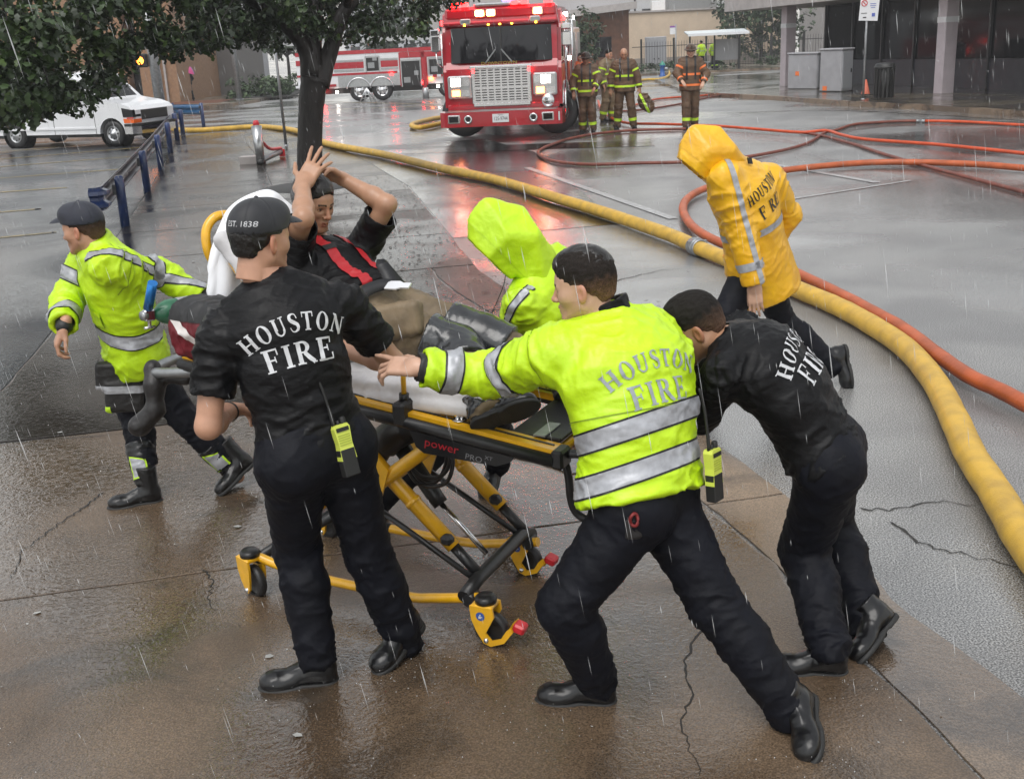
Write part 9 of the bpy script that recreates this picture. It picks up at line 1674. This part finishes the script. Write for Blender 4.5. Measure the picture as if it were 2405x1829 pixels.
def dome(b, a0, a1):
    n, mrings = 10, 6; vs = []; fs = []
    for i in range(mrings + 1):
        ph = i / mrings * 1.15
        for k in range(n + 1): a = a0 + (a1 - a0) * k / n; rr = 0.62 * math.sin(ph) / math.sin(1.15); vs.append(tuple(A(uc) + A(ut @ Vector((rr * math.cos(a), rr * math.sin(a), 0.36 * (math.cos(ph) - math.cos(1.15)) / (1 - math.cos(1.15)) + 0.12)))))
    for i in range(mrings):
        for k in range(n): fs.append((i * (n + 1) + k, i * (n + 1) + k + 1, (i + 1) * (n + 1) + k + 1, (i + 1) * (n + 1) + k))
    b.add(vs, fs, True)
for i in range(8): gpart(um, 'canopy_panel', mat('pink_umbrella_cloth', (0.75, 0.08, 0.30), rough=0.5) if i not in (0,) else mat('blue_umbrella_cloth', (0.08, 0.20, 0.55), rough=0.5), lambda b: dome(b, i * math.pi / 4, (i + 1) * math.pi / 4))
gpart(um, 'shaft', M_STEEL, lambda b: b.tube([tuple(Ru.J['handL']), tuple(A(uc) + A(ut @ Vector((0, 0, 0.5))))], 0.012, 6))

# ------------------------------------------------------------------ rain-laden air and falling rain
hz = MB(); hz.box((0, 118, 8.5), (330, 270, 22.6)); ho_ = hz.build('haze', None); props(ho_, 'thin grey rain mist filling the street', 'haze', None, 'stuff')
hm = bpy.data.materials.new('rain_mist'); hm.use_nodes = True; hn = hm.node_tree.nodes; hn.remove(hn['Principled BSDF']); pv = hn.new('ShaderNodeVolumePrincipled'); pv.inputs['Density'].default_value = 0.0010; pv.inputs['Color'].default_value = (0.93, 0.94, 0.96, 1); pv.inputs['Anisotropy'].default_value = 0.0
hm.node_tree.links.new(pv.outputs[0], hn['Material Output'].inputs['Volume']); ho_.data.materials.append(hm); scene.cycles.volume_step_rate = 10; scene.cycles.volume_bounces = 0

rn = np.random.default_rng(77); n = 9000; d = rn.uniform(1.6 ** 2.2, 15 ** 2.2, n) ** (1 / 2.2); px_ = rn.uniform(-0.62, 0.62, n) * d; pz = 2.35 - d * 0.32 + rn.uniform(-0.42, 0.42, n) * d; ok = (pz > 0.03) & (pz < 5); d, px_, pz = d[ok], px_[ok], pz[ok]; n = len(d)
sl = nrm((0.16, 0.05, -1.0)); L_ = 0.010 + 0.055 * rn.random(n) ** 2; w_ = 0.0005 + 0.0010 * rn.random(n) ** 2 * (1 + 0.06 * d); C_ = np.stack([px_, d, pz], 1); e1, e2 = A((1, 0, 0)), A((0, 1, 0))
RV = np.concatenate([C_ + sl * L_[:, None], C_ + e1 * w_[:, None], C_ + e2 * w_[:, None], C_ - e1 * w_[:, None], C_ - e2 * w_[:, None], C_ - sl * L_[:, None]], 0); ii = np.arange(n)
RF = np.concatenate([np.stack([ii + a * n, ii + b * n, ii + c * n], 1) for a, b, c in ((0, 2, 1), (0, 3, 2), (0, 4, 3), (0, 1, 4), (5, 1, 2), (5, 2, 3), (5, 3, 4), (5, 4, 1))])
ro = link('rain', npmesh('rain', RV, RF), None, mat('rain_water', (0.86, 0.88, 0.90), rough=0.25, alpha=0.34)); props(ro, 'slender drops of rain falling through the air', 'rain', None, 'stuff')

rs = random.Random(3); sp_b = MB()
for (cx, cy, n_, rad) in ((-1.75, 5.45, 60, 0.10), (-2.1, 5.5, 25, 0.2), (-0.35, 3.75, 60, 0.16), (0.95, 3.05, 40, 0.12), (1.2, 3.5, 40, 0.14), (-0.85, 3.65, 30, 0.15), (0.05, 3.4, 30, 0.16), (-0.1, 3.9, 30, 0.12), (-0.2, 3.2, 60, 0.5), (-1.4, 3.6, 70, 0.7)):
    for _ in range(n_):
        q = rs.uniform(0.0008, 0.0026); x, y, z = cx + rs.gauss(0, rad), cy + rs.gauss(0, rad * 0.7), 0.02 + abs(rs.gauss(0, 0.022)); sp_b.add([(x + q, y, z), (x, y + q, z), (x - q, y, z), (x, y - q, z), (x, y, z + q * 1.4), (x, y, z - q * 1.4)], [(0, 1, 4), (1, 2, 4), (2, 3, 4), (3, 0, 4), (1, 0, 5), (2, 1, 5), (3, 2, 5), (0, 3, 5)], True)
so = sp_b.build('splash_spray', MATS['rain_water'], None, recalc=False); props(so, 'fine spray of splashing drops close to the wet slabs', 'splash', None, 'stuff')
